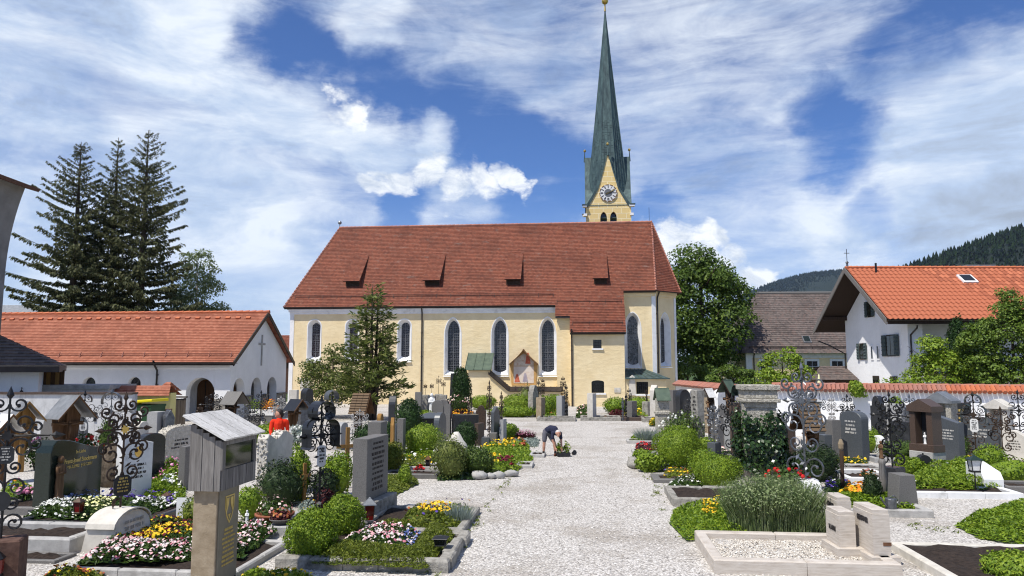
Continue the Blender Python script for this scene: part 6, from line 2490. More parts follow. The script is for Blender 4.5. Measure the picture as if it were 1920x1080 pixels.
 if plaque:
  pw, ph, pf, pm = plaque[:4]
  zz = z0 + H * pf
  m = MB()
  cut = 0.22 * pw
  k = pw / 2
  m.prism([(-k + cut, zz - ph / 2), (k - cut, zz - ph / 2), (k, zz - ph / 2 + cut), (k, zz + ph / 2 - cut), (k - cut, zz + ph / 2), (-k + cut, zz + ph / 2), (-k, zz + ph / 2 - cut), (-k, zz - ph / 2 + cut)],
    -pr - 0.02, -pr - 0.002)
  po = m.build('plaque', pm, root)
  marks(po, pw * 0.8, zz - ph * 0.38, zz + ph * 0.40, 5, plaque[4] if len(plaque) > 4 else 'letter_gold', -pr - 0.02, seed)
 if roof:
  kind, rw, rd, rm = roof
  m = MB()
  if kind == 'trefoil':
   R1 = rw * 0.33
   R2 = rw * 0.27
   czt = h - R1
   def arc(c, r, a0, a1, n):
    return [(c[0] + r * math.cos(a), c[1] + r * math.sin(a)) for a in np.linspace(R(a0), R(a1), n)]
   zl = czt - R1 * 1.45
   xl = rw * 0.5 - R2
   pts = [(-rw * 0.56, zl - R1 * 1.75), (-rw * 0.50, zl - R1 * 1.6)] + arc((-xl, zl), R2, 180, 72, 8) + arc((0, czt), R1, 205, -25, 14) + arc((xl, zl), R2, 108, 0, 8) + [(rw * 0.50, zl - R1 * 1.6), (rw * 0.56, zl - R1 * 1.75)]
  else:
   pts = [(-rw / 2 * math.cos(a), h - rw / 2 + rw / 2 * math.sin(a)) for a in np.linspace(-0.3, math.pi + 0.3, 16)]
  th = 0.012
  n = len(pts)
  cxm, czm = 0, sum(p[1] for p in pts) / n
  vs = []
  for x, zz in pts:
   L = math.hypot(x - cxm, zz - czm) or 1
   ix, iz = x - (x - cxm) / L * th, zz - (zz - czm) / L * th
   vs += [(x, -rd / 2, zz), (x, rd / 2, zz), (ix, rd / 2, iz), (ix, -rd / 2, iz)]
  fs = []
  for i in range(n - 1):
   for k in range(4):
    fs.append((i * 4 + k, i * 4 + (k + 1) % 4, (i + 1) * 4 + (k + 1) % 4, (i + 1) * 4 + k))
  m.add(vs, fs)
  m.build('sheet_roof', rm, root)
 return root
def shrine(label, loc, h, w, d, face=FR, roofmat='sheet_grey', wood='wood_brown', shingles=0, steep=0.9, post=0.13, group=None, seed=1, figure=True):
 root = thing('roofed_wooden_cross', label, 'cross', loc, face, group)
 rise = w / 2 * steep * 1.25
 ze = h - rise
 m = MB()
 m.box(-post / 2, post / 2, -post / 2, post / 2, 0, h - 0.10)
 m.build('post', wood, root)
 m = MB()
 zc = ze * 0.86
 m.box(-w * 0.42, w * 0.42, -post * 0.4, post * 0.4, zc - post * 0.4, zc + post * 0.4)
 m.build('cross_beam', wood, root)
 m = MB()
 m.prism([(-w * 0.34, ze * 0.60), (-post * 0.6, ze * 0.32), (post * 0.6, ze * 0.32), (w * 0.34, ze * 0.60), (w * 0.40, ze + 0.02), (0, h - 0.06), (-w * 0.40, ze + 0.02)], post / 2 + 0.002, post / 2 + 0.03)
 m.build('back_board', wood, root)
 th = 0.03
 for sx in (-1, 1):
  a, b = Vector((sx * (w / 2 + 0.03), -d * 0.62, ze - 0.03)), Vector((sx * (w / 2 + 0.03), d * 0.38, ze - 0.03))
  c, e = Vector((0, d * 0.38, h)), Vector((0, -d * 0.62, h))
  m = MB()
  if sx > 0:
   slab(m, a, b, c, e, th)
  else:
   slab(m, b, a, e, c, th)
  ro = m.build('roof_slope', wood if shingles else roofmat, root)
  if shingles:
   n = (Vector((sx * (h - ze), 0, (w / 2)))).normalized()
   for r_ in range(shingles):
    f0, f1 = r_ / shingles, (r_ + 1.10) / shingles
    for k in range(3):
     y0, y1 = -d * 0.62 + d * k / 3 + 0.006, -d * 0.62 + d * (k + 1) / 3 - 0.006
     p0 = a.lerp(e, f0)
     p1 = a.lerp(e, min(1, f1))
     s = MB()
     q = [Vector((p0.x, y0, p0.z)), Vector((p0.x, y1, p0.z)), Vector((p1.x, y1, p1.z)), Vector((p1.x, y0, p1.z))]
     t = [q[0] + n * 0.05, q[1] + n * 0.05, q[2] + n * 0.008, q[3] + n * 0.008]
     s.add(q + t, [(4, 5, 6, 7), (0, 1, 5, 4), (1, 2, 6, 5), (3, 0, 4, 7)])
     s.build('shingle', 'shingle', ro)
  m = MB()
  for yy in (-d * 0.62 - 0.022,):
   p, q = Vector((sx * (w / 2 + 0.05), yy, ze - 0.06)), Vector((0, yy, h - 0.02))
   up = Vector((0, 0, 0.04))
   bk = Vector((0, 0.02, 0))
   m.add([p - up, q - up, q + up * .6, p + up * .6, p - up + bk, q - up + bk, q + up * .6 + bk, p + up * .6 + bk],
    [(0, 1, 2, 3), (7, 6, 5, 4), (0, 4, 5, 1), (3, 2, 6, 7), (0, 3, 7, 4), (1, 5, 6, 2)])
  m.build('verge_board', wood, ro)
 if figure:
  m = MB()
  m.smooth = True
  y = -post / 2 - 0.03
  m.tube([(0, y, zc - 0.42), (0.01, y - 0.01, zc - 0.2), (0, y, zc - 0.02)], [0.022, 0.045, 0.04], 6)
  m.ball((0.01, y - 0.01, zc + 0.05), 0.036, 6)
  for sx in (-1, 1):
   m.tube([(0, y, zc - 0.03), (sx * w * 0.2, y, zc + 0.0), (sx * w * 0.36, y, zc + 0.03)], 0.016, 5)
  m.build('carved_figure', 'wood_carved', root)
 return root
def lantern(label, loc, h=0.35, w=0.16, mat='iron', glass='glass_red', z=0.0, face=FS, roofmat=None, spike=0.0, group=None):
 root = thing('grave_lantern', label, 'lantern', (loc[0], loc[1], z), face, group)
 if spike:
  m = MB()
  m.tube([(0, 0, 0), (0, 0, spike)], 0.014, 6)
  m.build('spike', mat, root)
 b = spike
 m = MB()
 m.bbox((0, 0, b), (w * 0.8, w * 0.8, h * 0.10), 0.006)
 m.build('foot', mat, root)
 k0, k1 = w * 0.34, w * 0.46
 m = MB()
 for sx in (-1, 1):
  for sy in (-1, 1):
   m.tube([(sx * k0, sy * k0, b + h * 0.10), (sx * k1, sy * k1, b + h * 0.70)], w * 0.045, 4)
 m.build('corner_bars', mat, root)
 m = MB()
 m.lathe([(k0 * 1.30, b + h * 0.105), (k1 * 1.30, b + h * 0.695)], 4)
 m.build('glass', glass, root)
 m = MB()
 m.lathe([(w * 0.86, b + h * 0.70), (w * 0.82, b + h * 0.74), (w * 0.20, b + h * 0.93), (w * 0.16, b + h * 0.96), (w * 0.02, b + h)], 4)
 m.build('roof', roofmat or mat, root)
 return root
def stone_ball(label, name, loc, rad, mat, cat='stone', seed=1, amp=0.25, z=0.0, group=None, face=0.0):
 rng = np.random.default_rng(seed)
 cs = unit(rng.normal(0, 1, (14, 3)))
 am = rng.uniform(-1, 1, 14) * amp
 pts, f = core_quads(rng, rad, (0, 0, rad[2] * 0.8), lambda d: 1 + np.sum(np.exp(5 * (d @ cs.T - 1)) * am, axis=1), *((16, 10) if amp < 0.5 else (8, 6)), 1.0)
 pts[:, 2] = np.maximum(pts[:, 2], 0)
 o = np_mesh(name, pts + rng.normal(0, 0.03 if amp < 0.5 else 0.07, pts.shape) * np.array(rad) * [1, 1, (1 if amp < 0.5 else 1.6)], f, [mat], smooth=amp < 0.4)
 place(o, (loc[0], loc[1], z), face)
 return tag(o, label, cat, group)
def bowl(label, loc, r, h, mat, flowers, seed=1, z=0.0, nf=40, leafmat='leaf_bed'):
 root = thing('planter_bowl', label, 'planter', (loc[0], loc[1], z), 0.0)
 m = MB()
 m.smooth = True
 m.lathe([(r * 0.55, 0), (r * 0.62, 0.02), (r * 0.92, h * 0.8), (r, h * 0.82), (r, h), (r * 0.9, h), (r * 0.86, h * 0.86)], 20)
 m.build('bowl', mat, root)
 rng = np.random.default_rng(seed)
 n = 420
 d = unit(rng.normal(0, 1, (n, 3)))
 d[:, 2] = np.abs(d[:, 2])
 pts = d * rng.uniform(0.5, 1.0, (n, 1)) * np.array([r * 0.95, r * 0.95, r * 0.75]) + [0, 0, h * 0.85]
 lv = leaf_quads(rng, pts, d, 0.07, 0.04, 0.6)
 V, Fq, mi = [lv], [quads_idx(n)], [np.zeros(n, int)]
 k = nf
 dd = unit(rng.normal(0, 1, (k, 3)))
 dd[:, 2] = np.abs(dd[:, 2]) + 0.25
 fp = dd * np.array([r * 0.95, r * 0.95, r * 0.8]) * 0.95 + [0, 0, h * 0.88]
 V.append(leaf_quads(rng, fp, dd, 0.055, 0.05, 0.2))
 Fq.append(quads_idx(k, n * 4))
 mi.append(np.ones(k, int))
 o = np_mesh('plants', np.concatenate(V), np.concatenate(Fq), [leafmat, flowers], np.concatenate(mi), parent=root)
 o['kind'] = 'stuff'
 return root
def rose_bush(label, loc, r, h, petal, seed=1, nf=26, leafmat='leaf_bed', n=700):
 rng = np.random.default_rng(seed)
 root = thing('rose_bush', label, 'bush', loc, 0.0)
 m = MB()
 for k in range(7):
  a = k * 0.9
  m.tube([(0.03 * math.cos(a), 0.03 * math.sin(a), 0), (r * 0.4 * math.cos(a), r * 0.4 * math.sin(a), h * 0.55), (r * 0.7 * math.cos(a + .3), r * 0.7 * math.sin(a + .3), h * 0.9)], 0.010, 4, 0.005)
 m.build('stems', 'bark', root)
 d = unit(rng.normal(0, 1, (n, 3)))
 pts = d * rng.uniform(0.35, 1.0, (n, 1)) * np.array([r, r, h * 0.48]) + [0, 0, h * 0.55]
 o = np_mesh('leaves', leaf_quads(rng, pts, d + [0, 0, .4], 0.085, 0.055, 0.6), quads_idx(n), [leafmat], parent=root)
 o['kind'] = 'stuff'
 dd = unit(rng.normal(0, 1, (nf, 3)))
 dd[:, 2] = np.abs(dd[:, 2]) * 0.8
 fp = dd * np.array([r, r, h * 0.48]) * rng.uniform(0.85, 1.08, (nf, 1)) + [0, 0, h * 0.55]
 b = MB()
 b.mat(petal)
 for p in fp:
  b.ball(tuple(p), float(rng.uniform(0.035, 0.06)), 6)
 o = b.build('blossoms', None, root)
 o['kind'] = 'stuff'
 return root
def statue(parent_or_none, label, loc, h, mat, face=FS, z=0.0, name='statue', seed=1):
 m = MB()
 m.smooth = True
 m.lathe([(0.16 * h, 0), (0.15 * h, 0.04 * h), (0.11 * h, 0.08 * h), (0.12 * h, 0.3 * h), (0.10 * h, 0.5 * h), (0.115 * h, 0.66 * h), (0.12 * h, 0.76 * h), (0.05 * h, 0.83 * h)], 10, (0, 0, 0), 1.0, 0.7)
 m.ball((0, -0.01 * h, 0.91 * h), 0.078 * h, 8, 1.2)
 for sx in (-1, 1):
  m.tube([(sx * 0.115 * h, 0, 0.75 * h), (sx * 0.13 * h, -0.03 * h, 0.58 * h), (sx * 0.02 * h, -0.10 * h, 0.60 * h)], 0.036 * h, 6)
 o = m.build(name, mat, parent_or_none)
 o.location = (loc[0], loc[1], z)
 if parent_or_none is None:
  o.rotation_euler = (0, 0, face)
  tag(o, label, 'statue')
 return o
# ------------------------------------------------------------------ graves on the left, near to far
def build_notice_box():
 root = thing('notice_box', 'weathered plank notice box with slanted board roof on a stone pillar', 'notice box', (-3.91, 9.62, 0.0), YAW)
 zb, zl, zr = 1.41, 2.30, 2.06
 m = MB()
 m.box(-0.17, 0.15, 0.05, 0.62, 0, zb - 0.002)
 p = m.build('pillar', 'sandstone', root, 0.012)
 m = MB()
 m.box(0.152, 0.172, 0.08, 0.60, 0.15, zb - 0.012)
 pq = m.build('plaque', 'bronze_plaque', root)
 # crest and worn gilt lines on the plaque (seen from the path side)
 c = MB()
 cz, cy = 1.17, 0.34
 sh = [(-0.12, 0.14), (-0.12, -0.02), (-0.07, -0.14), (0, -0.22), (0.07, -0.14), (0.12, -0.02), (0.12, 0.14)]
 inn = [(a * 0.86, b * 0.88) for a, b in sh]
 n = len(sh)
 vs = [(0.174, cy + a, cz + b) for a, b in sh] + [(0.174, cy + a, cz + b) for a, b in inn]
 vs += [(0.180, cy + a, cz + b) for a, b in sh] + [(0.180, cy + a, cz + b) for a, b in inn]
 fs = []
 for i in range(n):
  j = (i + 1) % n
  fs += [(2 * n + i, 2 * n + j, 3 * n + j, 3 * n + i), (i, j, 2 * n + j, 2 * n + i), (n + j, n + i, 3 * n + i, 3 * n + j)]
 c.add(vs, fs)
 for pts in ([(-0.09, 0.11), (-0.015, 0.11), (-0.03, 0.02), (-0.085, -0.08)], [(0.015, 0.11), (0.09, 0.11), (0.085, -0.08), (0.03, 0.02)], [(-0.03, -0.10), (0.03, -0.10), (0.0, -0.17)]):
  c.prism([(cy + a, cz + b) for a, b in pts], 0.174, 0.179, 'yz')
 co = c.build('crest', 'letter_gold', pq)
 co['kind'] = 'stuff'
 t = marks(pq, 0.42, 0.40, 0.90, 9, 'letter_gold', 0.0, 5)
 t.rotation_euler = (0, 0, math.pi / 2)
 t.location = (0.174, 0.34, 0)
 for yy in (0.12, 0.56):
  b = MB()
  b.ball((0.176, yy, 0.22), 0.014, 6)
  b.build('bolt', 'iron', pq)
 # plank walls
 n = 5
 w = 0.42 / n
 for i in range(n):
  m = MB()
  x0 = -0.21 + i * w
  zt = zl - (zl - zr) * (i + 0.5) / n - 0.04
  k = 0.008 * (i % 2)
  m.box(x0 + 0.002, x0 + w - 0.002, -0.02 - k, 0.0, zb, zt)
  m.build('plank', 'wood_weathered', root)
 for i in range(10):
  m = MB()
  y0 = 0.002 + i * 0.095
  m.box(0.21, 0.23 + 0.004 * (i % 2), y0, y0 + 0.092, zb + 0.002, zb + 0.26)
  m.build('plank', 'wood_weathered', root)
 for y0, y1 in ((-0.02, 0.06), (0.89, 0.95)):
  m = MB()
  m.box(0.206, 0.236, y0, y1, zb + 0.262, zr - 0.03)
  m.build('frame_post', 'wood_weathered', root)
 m = MB()
 m.box(0.208, 0.238, 0.061, 0.889, zr - 0.08, zr - 0.015)
 m.build('frame_rail', 'wood_weathered', root)
 m = MB()
 m.box(0.20, 0.212, 0.062, 0.888, zb + 0.263, zr - 0.081)
 m.build('glass', 'glass_green', root)
 m = MB()
 m.box(-0.205, 0.19, 0.005, 0.94, zb + 0.003, zb + 0.04)
 m.box(-0.205, -0.185, 0.0, 0.94, zb + 0.041, zl - 0.05)
 m.box(-0.184, 0.2, 0.92, 0.945, zb + 0.041, zr - 0.05)
 m.build('box_back', 'wood_weathered', root)
 # roof of long boards running down the slope
 sl = math.atan2(zl - zr, 0.46)
 for i in range(6):
  m = MB()
  y0 = -0.10 + i * 0.195
  m.cbox((0.012, y0 + 0.0955, (zl + zr) / 2 + 0.03 + 0.004 * (i % 2)), (0.66, 0.186, 0.024), 0, 0, sl)
  m.build('roof_board', 'wood_weathered_sunlit', root)
build_notice_box()
def left_near():
 # iron cross on red stone block at the left edge
 root = iron_cross('black iron cross with lettered plaques on a red stone block at the left edge', (-6.95, 10.35), 2.62, FS + R(25), 'iron', 2,
     base=(0.56, 0.42, 0.66, 'red_stone'), plaque=(0.20, 0.24, 0.57, 'sheet_black', 'letter_pale'), split=True, seed=3, wire=0.017)
 m = MB()
 m.mat('iron')
 m.lathe([(0.10, 0.0), (0.10, 0.03), (0.085, 0.05), (0.095, 0.24), (0.12, 0.25), (0.05, 0.33), (0.01, 0.36)], 6)
 lo = m.build('lantern', None, root)
 lo.location = (0.05, -0.33, 0.22)
 m = MB()
 m.lathe([(0.092, 0.06), (0.10, 0.235)], 6)
 m.build('glass', 'glass_red', lo)
 m = MB()
 m.prism([(0.10 * math.cos(a), 1.16 + 0.13 * math.sin(a)) for a in np.linspace(0, 2 * math.pi, 14, endpoint=False)], -0.05, -0.03)
 m.build('round_plaque', 'sheet_black', root)
 # raised plot with hammered kerb
 grave('plot of bare earth with pale hammered concrete kerb at the lower left', (-8.23,11.4), -2.4, 1.25, 'concrete', 0.24, 0.16, 'soil', fill_h=0.15, seg=(2, 1), rough=0.004)
 grave('thin grey kerb strip of a grave at the lower left corner', (-8.06,10.85), -1.6, 0.5, 'granite_mid', 0.05, 0.08, 'soil', seed=4)
 # polished granite double grave
 grave('grave with black granite kerb planted white, cream and violet', (-10.52,12.95), 2.45, 2.1, 'granite_dark', 0.17, 0.12, 'soil', fill_h=0.10)
 hs = headstone('dark green polished granite headstone with gilt lettering and carved standing figure', (-9.42,16.07), 1.47, 1.62, 0.34, 'bow', 'granite_green', FR,
    base=(0.1, 0.1, 0.12, 'granite_dark'), seed=2)
 sl = [c for c in hs.children if c.name.startswith('slab')][0]
 writing(sl, 'In Liebe', 0.095, 'letter_gold', (0.08, -0.172, 1.02), bold=0.002)
 writing(sl, 'Franz-Josef Stockmann', 0.125, 'letter_gold', (0.10, -0.172, 0.84), sx=0.9, bold=0.003)
 writing(sl, '*21.3.1952  \u202015.6.2011', 0.085, 'letter_gold', (0.08, -0.172, 0.73), bold=0.002)
 s = statue(hs, None, (-0.60, -0.23), 0.86, 'wood_carved', 0, 0.30, 'carved_figure')
 zf = 0.10
 bed = [(-9.23,14.34), (-7.07,14.11), (-6.98,15.9), (-9.68,16.19)]
 carpet('flower_bed', bed, 'white, cream and violet bedding flowers on the black kerbed grave', 'flowers', 'leaf_bed', 0.20, 2600, (0.07, 0.04),
  [('petal_white', 0.42, [(-9.16,14.38), (-8.21,14.2), (-8.82,15.5), (-9.58,15.5)]), ('petal_cream', 0.30, [(-8.21,14.2), (-7.49,14.2), (-8.17,15.61), (-8.89,15.61)]),
   ('petal_purple', 0.30, [(-8.33,15.5), (-6.97,15.5), (-7.23,16.31), (-8.82,16.5)]), ('petal_white', 0.30, [(-7.36,14.58), (-6.86,15.5), (-7.12,16.19), (-7.68,15.5)]),
   ('petal_blue', 0.22, [(-9.48,15.5), (-8.33,15.5), (-8.84,16.43), (-9.87,16.31)])], 760, 0.026, 3, zf)
 lantern('small red glass lamp among the white and cream flowers', (-8.19,14.34), 0.30, 0.15, 'iron_brown', 'glass_red', 0.22)
 # ornate gilt cross on white curved base
 root = thing('headstone', 'white limestone cross base with curved top and faint lettering beside the pansies', 'gravestone', (*(-6.57,12.72), 0.0), FR)
 m = MB()
 k = 0.48
 ol = [(-k, 0), (k, 0), (k, 0.36)] + [(k * math.cos(a), 0.36 + 0.24 * math.sin(a)) for a in np.linspace(0.25, math.pi - 0.25, 9)] + [(-k, 0.36)]
 m.prism(ol, -0.22, 0.22, 'xz', 0.015)
 m.v = [(x, y * (1.0 + 0.45 * (1 - min(1, z / 0.5))), z) for x, y, z in m.v]
 so = m.build('slab', 'limestone', root)
 m = MB()
 ol2 = [(-k - 0.04, 0.40), (-k - 0.04, 0.345)] + [((k + 0.04) * math.cos(a), 0.36 + 0.25 * math.sin(a)) for a in np.linspace(math.pi, 0, 11)][1:-1] + [(k + 0.04, 0.345), (k + 0.04, 0.40)]
 top = [((k + 0.04) * math.cos(a), 0.38 + 0.255 * math.sin(a)) for a in np.linspace(0, math.pi, 11)]
 bot = [((k + 0.02) * math.cos(a), 0.37 + 0.24 * math.sin(a)) for a in np.linspace(math.pi, 0, 11)]
 m.prism(top + bot, -0.25, 0.25)
 m.build('cap', 'limestone', root)
 marks(so, 0.75, 0.26, 0.46, 2, 'granite_light', -0.26, 9)
 iron_cross('tall dark wrought iron cross with gilt star and octagonal plaque on the white base', (-6.57,12.72), 1.86, FR - R(28), 'iron_brown', 3,
   plaque=(0.30, 0.34, 0.20, 'sheet_black', 'letter_gold'), z=0.62, split=True, seed=5, wire=0.020, spread=0.17, leaf=True, accent='gold')
 # pansy and daisy grave
 grave('double grave of yellow and wine red pansies edged with pink daisies', (-7.57,10.32), 2.62, 2.0, 'concrete', 0.10, 0.11, 'soil', seg=(3, 2), rough=0.003)
 bed = [(-6.39,11.18), (-4.09,11.53), (-4.14,13.42), (-6.86,14.02), (-6.65,12.51)]
 carpet('flower_bed', bed, 'bed of pink and white daisies with yellow and wine red pansies behind', 'flowers', 'leaf_bed', 0.18, 4200, (0.075, 0.04),
  [('petal_daisy', 0.55, [(-6.39,11.24), (-4.14,11.41), (-4.16,12.03), (-6,12.1), (-6.49,12.03)]),
   ('petal_pansy', 0.55, [(-6.38,12.1), (-4.33,12.03), (-4.9,13.59), (-6.73,13.75)]),
   ('petal_yellow', 0.10, [(-6.38,12.51), (-5.41,12.3), (-5.76,13.06), (-6.49,13.06)]),
   ('petal_daisy', 0.12, [(-4.17,11.84), (-4.12,13.26), (-4.54,13.5), (-4.77,12.87)])], 1300, 0.025, 4, 0.08)
 carpet('flower_bed', [(-6.58,10.65), (-5.71,10.65), (-5.87,11.02), (-6.67,11.07)], 'low yellow brown flowers at the bottom left edge of the picture', 'flowers', 'leaf_moss', 0.12, 500, (0.06, 0.03),
  [('petal_yellow', 0.5), ('petal_rust', 0.5)], 120, 0.026, 6)
 carpet('flower_bed', [(-3.8,10.5), (-2.48,10.5), (-3.05,10.96), (-3.8,11.07)], 'yellow green seedlings at the bottom edge beside the stone pillar', 'flowers', 'leaf_bright', 0.14, 500, (0.07, 0.035),
  [('petal_yellow', 1.0)], 40, 0.026, 7)
 bush('boxwood_ball', (-5.84,14.11), (0.28, 0.28, 0.30), 'leaf_moss', 'small round bush half hidden left of the stone pillar', 'bush', 700, (0.05, 0.03), 8)
 # ---- old stone kerb grave with two boxwoods
 g = grave('grave edged with rounded old stone blocks, boxwoods and a moss border', (-4.64,10.95), 2.62, 2.12, 'old_stone', 0.17, 0.19, 'soil', seg=(5, 4), rough=0.022, seed=6)
 bush('boxwood_ball', (-3.09,11.78), (0.38, 0.37, 0.41), 'leaf_box', 'front boxwood ball on the old stone kerbed grave', 'bush', 7000, (0.036, 0.024), 11, 0.07, loose=0.04, group='pair of boxwood balls')
 bush('boxwood_ball', (-2.94,13.26), (0.34, 0.34, 0.40), 'leaf_box', 'rear boxwood ball beside the weathered grey headstone', 'bush', 6000, (0.036, 0.024), 12, 0.07, loose=0.04, group='pair of boxwood balls')
 carpet('moss_border', [(-2.95,11.24), (-1.22,10.96), (-0.97,13.18), (-2.25,13.93), (-2.51,13.75), (-2.32,13.34), (-1.55,13.18), (-1.6,11.9), (-2.96,12.1)],
  'thick yellow green heath border round the daisies', 'ground cover', 'leaf_moss', 0.19, 11000, (0.06, 0.014), None, seed=13, z0=0.08, up=0.5)
 carpet('flower_bed', [(-2.82,12.03), (-1.62,11.9), (-1.6,13.14), (-2.55,13.5)], 'pink and white daisies inside the heath border', 'flowers', 'leaf_bed', 0.16, 1300, (0.06, 0.035),
  [('petal_daisy', 0.85), ('petal_blue', 0.15, [(-1.8,11.97), (-1.58,12.03), (-1.55,13.06), (-1.73,13.14)])], 520, 0.025, 14, 0.10)
 lantern('little black lamp on the heath border corner', (-1.11,11.84), 0.16, 0.20, 'plastic_black', 'glass_dark', 0.22)
 # ---- grey headstone grave
 grave('grave with weathered grey kerb and yellow flowers beside the path', (-2.19,13.27), -2.0, 2.1, 'old_stone', 0.13, 0.15, 'soil', seg=(2, 1), rough=0.004, seed=7)
 hs = headstone('tall weathered grey headstone crowded with lines of dark lettering', (-2.86,15.29), 1.56, 1.12, 0.30, 'flat', 'granite_mid', FR - R(6),
    base=(0.22, 0.34, 0.36, 'old_stone'), text=(10, 'letter_dark', 0.10, 0.92), seed=8)
 lantern('copper roofed grave lantern with red glass at the foot of the grey headstone', (-2.65,14.11), 0.46, 0.20, 'iron_grey', 'glass_red', 0.10, FS + R(20), 'sheet_grey')
 carpet('flower_bed', [(-2.09,13.67), (-1.01,13.67), (-0.74,15.5), (-2.07,15.5)], 'yellow wallflowers on the grave beside the path', 'flowers', 'leaf_moss', 0.16, 900, (0.07, 0.035),
  [('petal_yellow', 0.8, [(-1.77,14.02), (-1.16,14.02), (-1.21,15.08), (-1.8,15.08)]), ('petal_purple', 0.1), ('petal_rust', 0.1)], 170, 0.026, 15, 0.06, fz=0.10)
 blades('grass_tuft', (-0.99,14.34), (0.28, 0.22), 0.42, 'leaf_silver', 'silvery grass tuft at the end of the yellow flowered grave', 'grass', 420, 0.008, 16, 0.4)
 # ---- planters and plants beyond the pillar
 grave('low grave with pale granite front kerb behind the stone pillar', (-5.69,13), 1.5, 1.6, 'granite_light', 0.16, 0.12, 'soil', seed=9)
 bowl('big terracotta bowl full of flowers behind the boxwood', (-4.41,14.11), 0.36, 0.24, 'terracotta', 'petal_rose', 21, 0.04, 40)
 bowl('shallow grey bowl with reddish succulents before the terracotta bowl', (-4.16,13.67), 0.20, 0.10, 'granite_mid', 'petal_rust', 22, 0.16, 30, 'leaf_red')
 bush('moss_cushion', (-4.5,13.75), (0.14, 0.14, 0.10), 'leaf_moss', 'small moss cushion left of the grey bowl', 'bush', 240, (0.04, 0.02), 23)
 st = statue(None, 'tiny white angel figure among the daisies behind the pillar', (-4.71,13.5), 0.24, 'marble', FS, 0.2)
 carpet('ground_cover', [(-4.21,14.82), (-3.45,15.34), (-3.71,16.5), (-4.55,16.19)], 'pale green leaves round the foot of the black trefoil cross', 'ground cover', 'leaf_silver', 0.16, 700, (0.06, 0.035), [('petal_yellow', 1.0)], 30, 0.024, 24)
 bush('red_shrub', (-3.79,15.5), (0.20, 0.16, 0.26), 'leaf_red', 'wine red leaved shrub right of the black trefoil cross', 'bush', 500, (0.06, 0.04), 25, 0.2)
 iron_cross('black iron cross under a trefoil sheet metal roof with white oval plaque', (-3.86,15.18), 2.28, FR - R(35), 'iron', 2,
   plaque=(0.20, 0.42, 0.52, 'enamel_white', 'letter_dark'), roof=('trefoil', 0.68, 0.34, 'sheet_black'), split=True, seed=26, leaf=True, wire=0.013, spread=0.13, accent='iron')
 headstone('pale limestone headstone with wavy top, rough edges and dark cross relief', (-5.49,17.49), 1.47, 1.45, 0.24, 'wave', 'limestone', FR, text=(3, 'letter_dark', 0.28, 0.50), rough=True, seed=27)
 bush('pine_shrub', (-4.93,16.31), (0.40, 0.34, 0.46), 'leaf_pine', 'dark pine shrub before the pale wavy headstone', 'bush', 1500, (0.10, 0.025), 28, 0.3, loose=0.14)
 bush('box_shrub', (-4.75,16.94), (0.24, 0.24, 0.62), 'leaf_box', 'upright bright shrub left behind the black trefoil cross', 'bush', 1300, (0.06, 0.035), 29, 0.2)
 bush('box_shrub', (-4.01,17.35), (0.36, 0.32, 0.52), 'leaf_box', 'bright leafy shrub right behind the black trefoil cross', 'bush', 1700, (0.06, 0.035), 30, 0.2)
 bush('pine_shrub', (-4.2,16.94), (0.30, 0.25, 0.35), 'leaf_pine', 'low dark shrub at the foot of the trefoil cross', 'bush', 800, (0.08, 0.03), 31, 0.25)
 bush('box_shrub', (-5.12,14.82), (0.26, 0.24, 0.33), 'leaf_box', 'green bush right behind the stone pillar', 'bush', 900, (0.05, 0.03), 32, 0.15)
 def wooden_cross(label, loc, h, face=FS, mat='wood_honey', w=0.09, arm=0.30, roof=False):
  root = thing('wooden_cross', label, 'cross', loc, face)
  m = MB()
  m.box(-w / 2, w / 2, -w * 0.35, w * 0.35, 0, h)
  m.build('upright', mat, root)
  m = MB()
  m.box(-arm, arm, -w * 0.35 - 0.02, -w * 0.35 - 0.001, h * 0.66, h * 0.66 + w)
  m.build('cross_arm', mat, root)
  return root
 wooden_cross('plain honey coloured wooden cross left of the grey headstone', (-4.07,18.61), 1.47, FR - R(50))
 wooden_cross('thin wooden stake cross under the left foot of the trefoil roof', (-4.51,16.43), 0.88, FR - R(40), arm=0.12, w=0.07)
 headstone('yellowish wooden grave board with arched top behind the grey headstone', (-3.85,21.89), 1.6, 0.30, 0.12, 'round', 'wood_honey', FR, seed=33)
 headstone('slim yellowish wooden grave marker right of the grey headstone', (-3.63,22.81), 1.42, 0.14, 0.10, 'gable', 'wood_honey', FR, seed=34)
 headstone('squat dark grey stone block showing above the grey headstone', (-3.68,20.54), 1.47, 0.62, 0.36, 'flat', 'granite_mid', FR, seed=35)
 # ---- second row: behind the green granite
 stone_ball('brown rough boulder used as a headstone behind the tall dark cross with octagonal plaque', 'boulder_headstone', (-10.02,18.85), (0.42, 0.34, 0.60), 'boulder', 'gravestone', 36, 0.22)
 hs = headstone('slender white headstone with gilt disc behind the tall dark cross with octagonal plaque', (-8.58,17.14), 1.43, 0.80, 0.20, 'slant', 'marble', FR - R(18), text=(4, 'letter_dark', 0.30, 0.55), seed=37)
 m = MB()
 m.prism([(0.10 * math.cos(a), 1.05 + 0.12 * math.sin(a)) for a in np.linspace(0, 2 * math.pi, 18, endpoint=False)], -0.115, -0.103)
 m.build('gilt_disc', 'gold', hs)
 headstone('dark round topped headstone right of the white gilt disc stone', (-9.35,19.44), 1.26, 0.85, 0.22, 'segment', 'granite_dark', FR - R(10), seed=38)
 headstone('cream limestone headstone with hewn edges and slim cross left of the notice box', (-9.75,21.89), 1.25, 1.25, 0.30, 'segment', 'limestone_rough', FR - R(12), text=(3, 'letter_dark', 0.45, 0.70), rough=True, seed=39)
 headstone('narrow plain grey slab just left of the notice box', (-7.94,18.37), 1.04, 0.40, 0.16, 'flat', 'granite_mid', FR, seed=40)
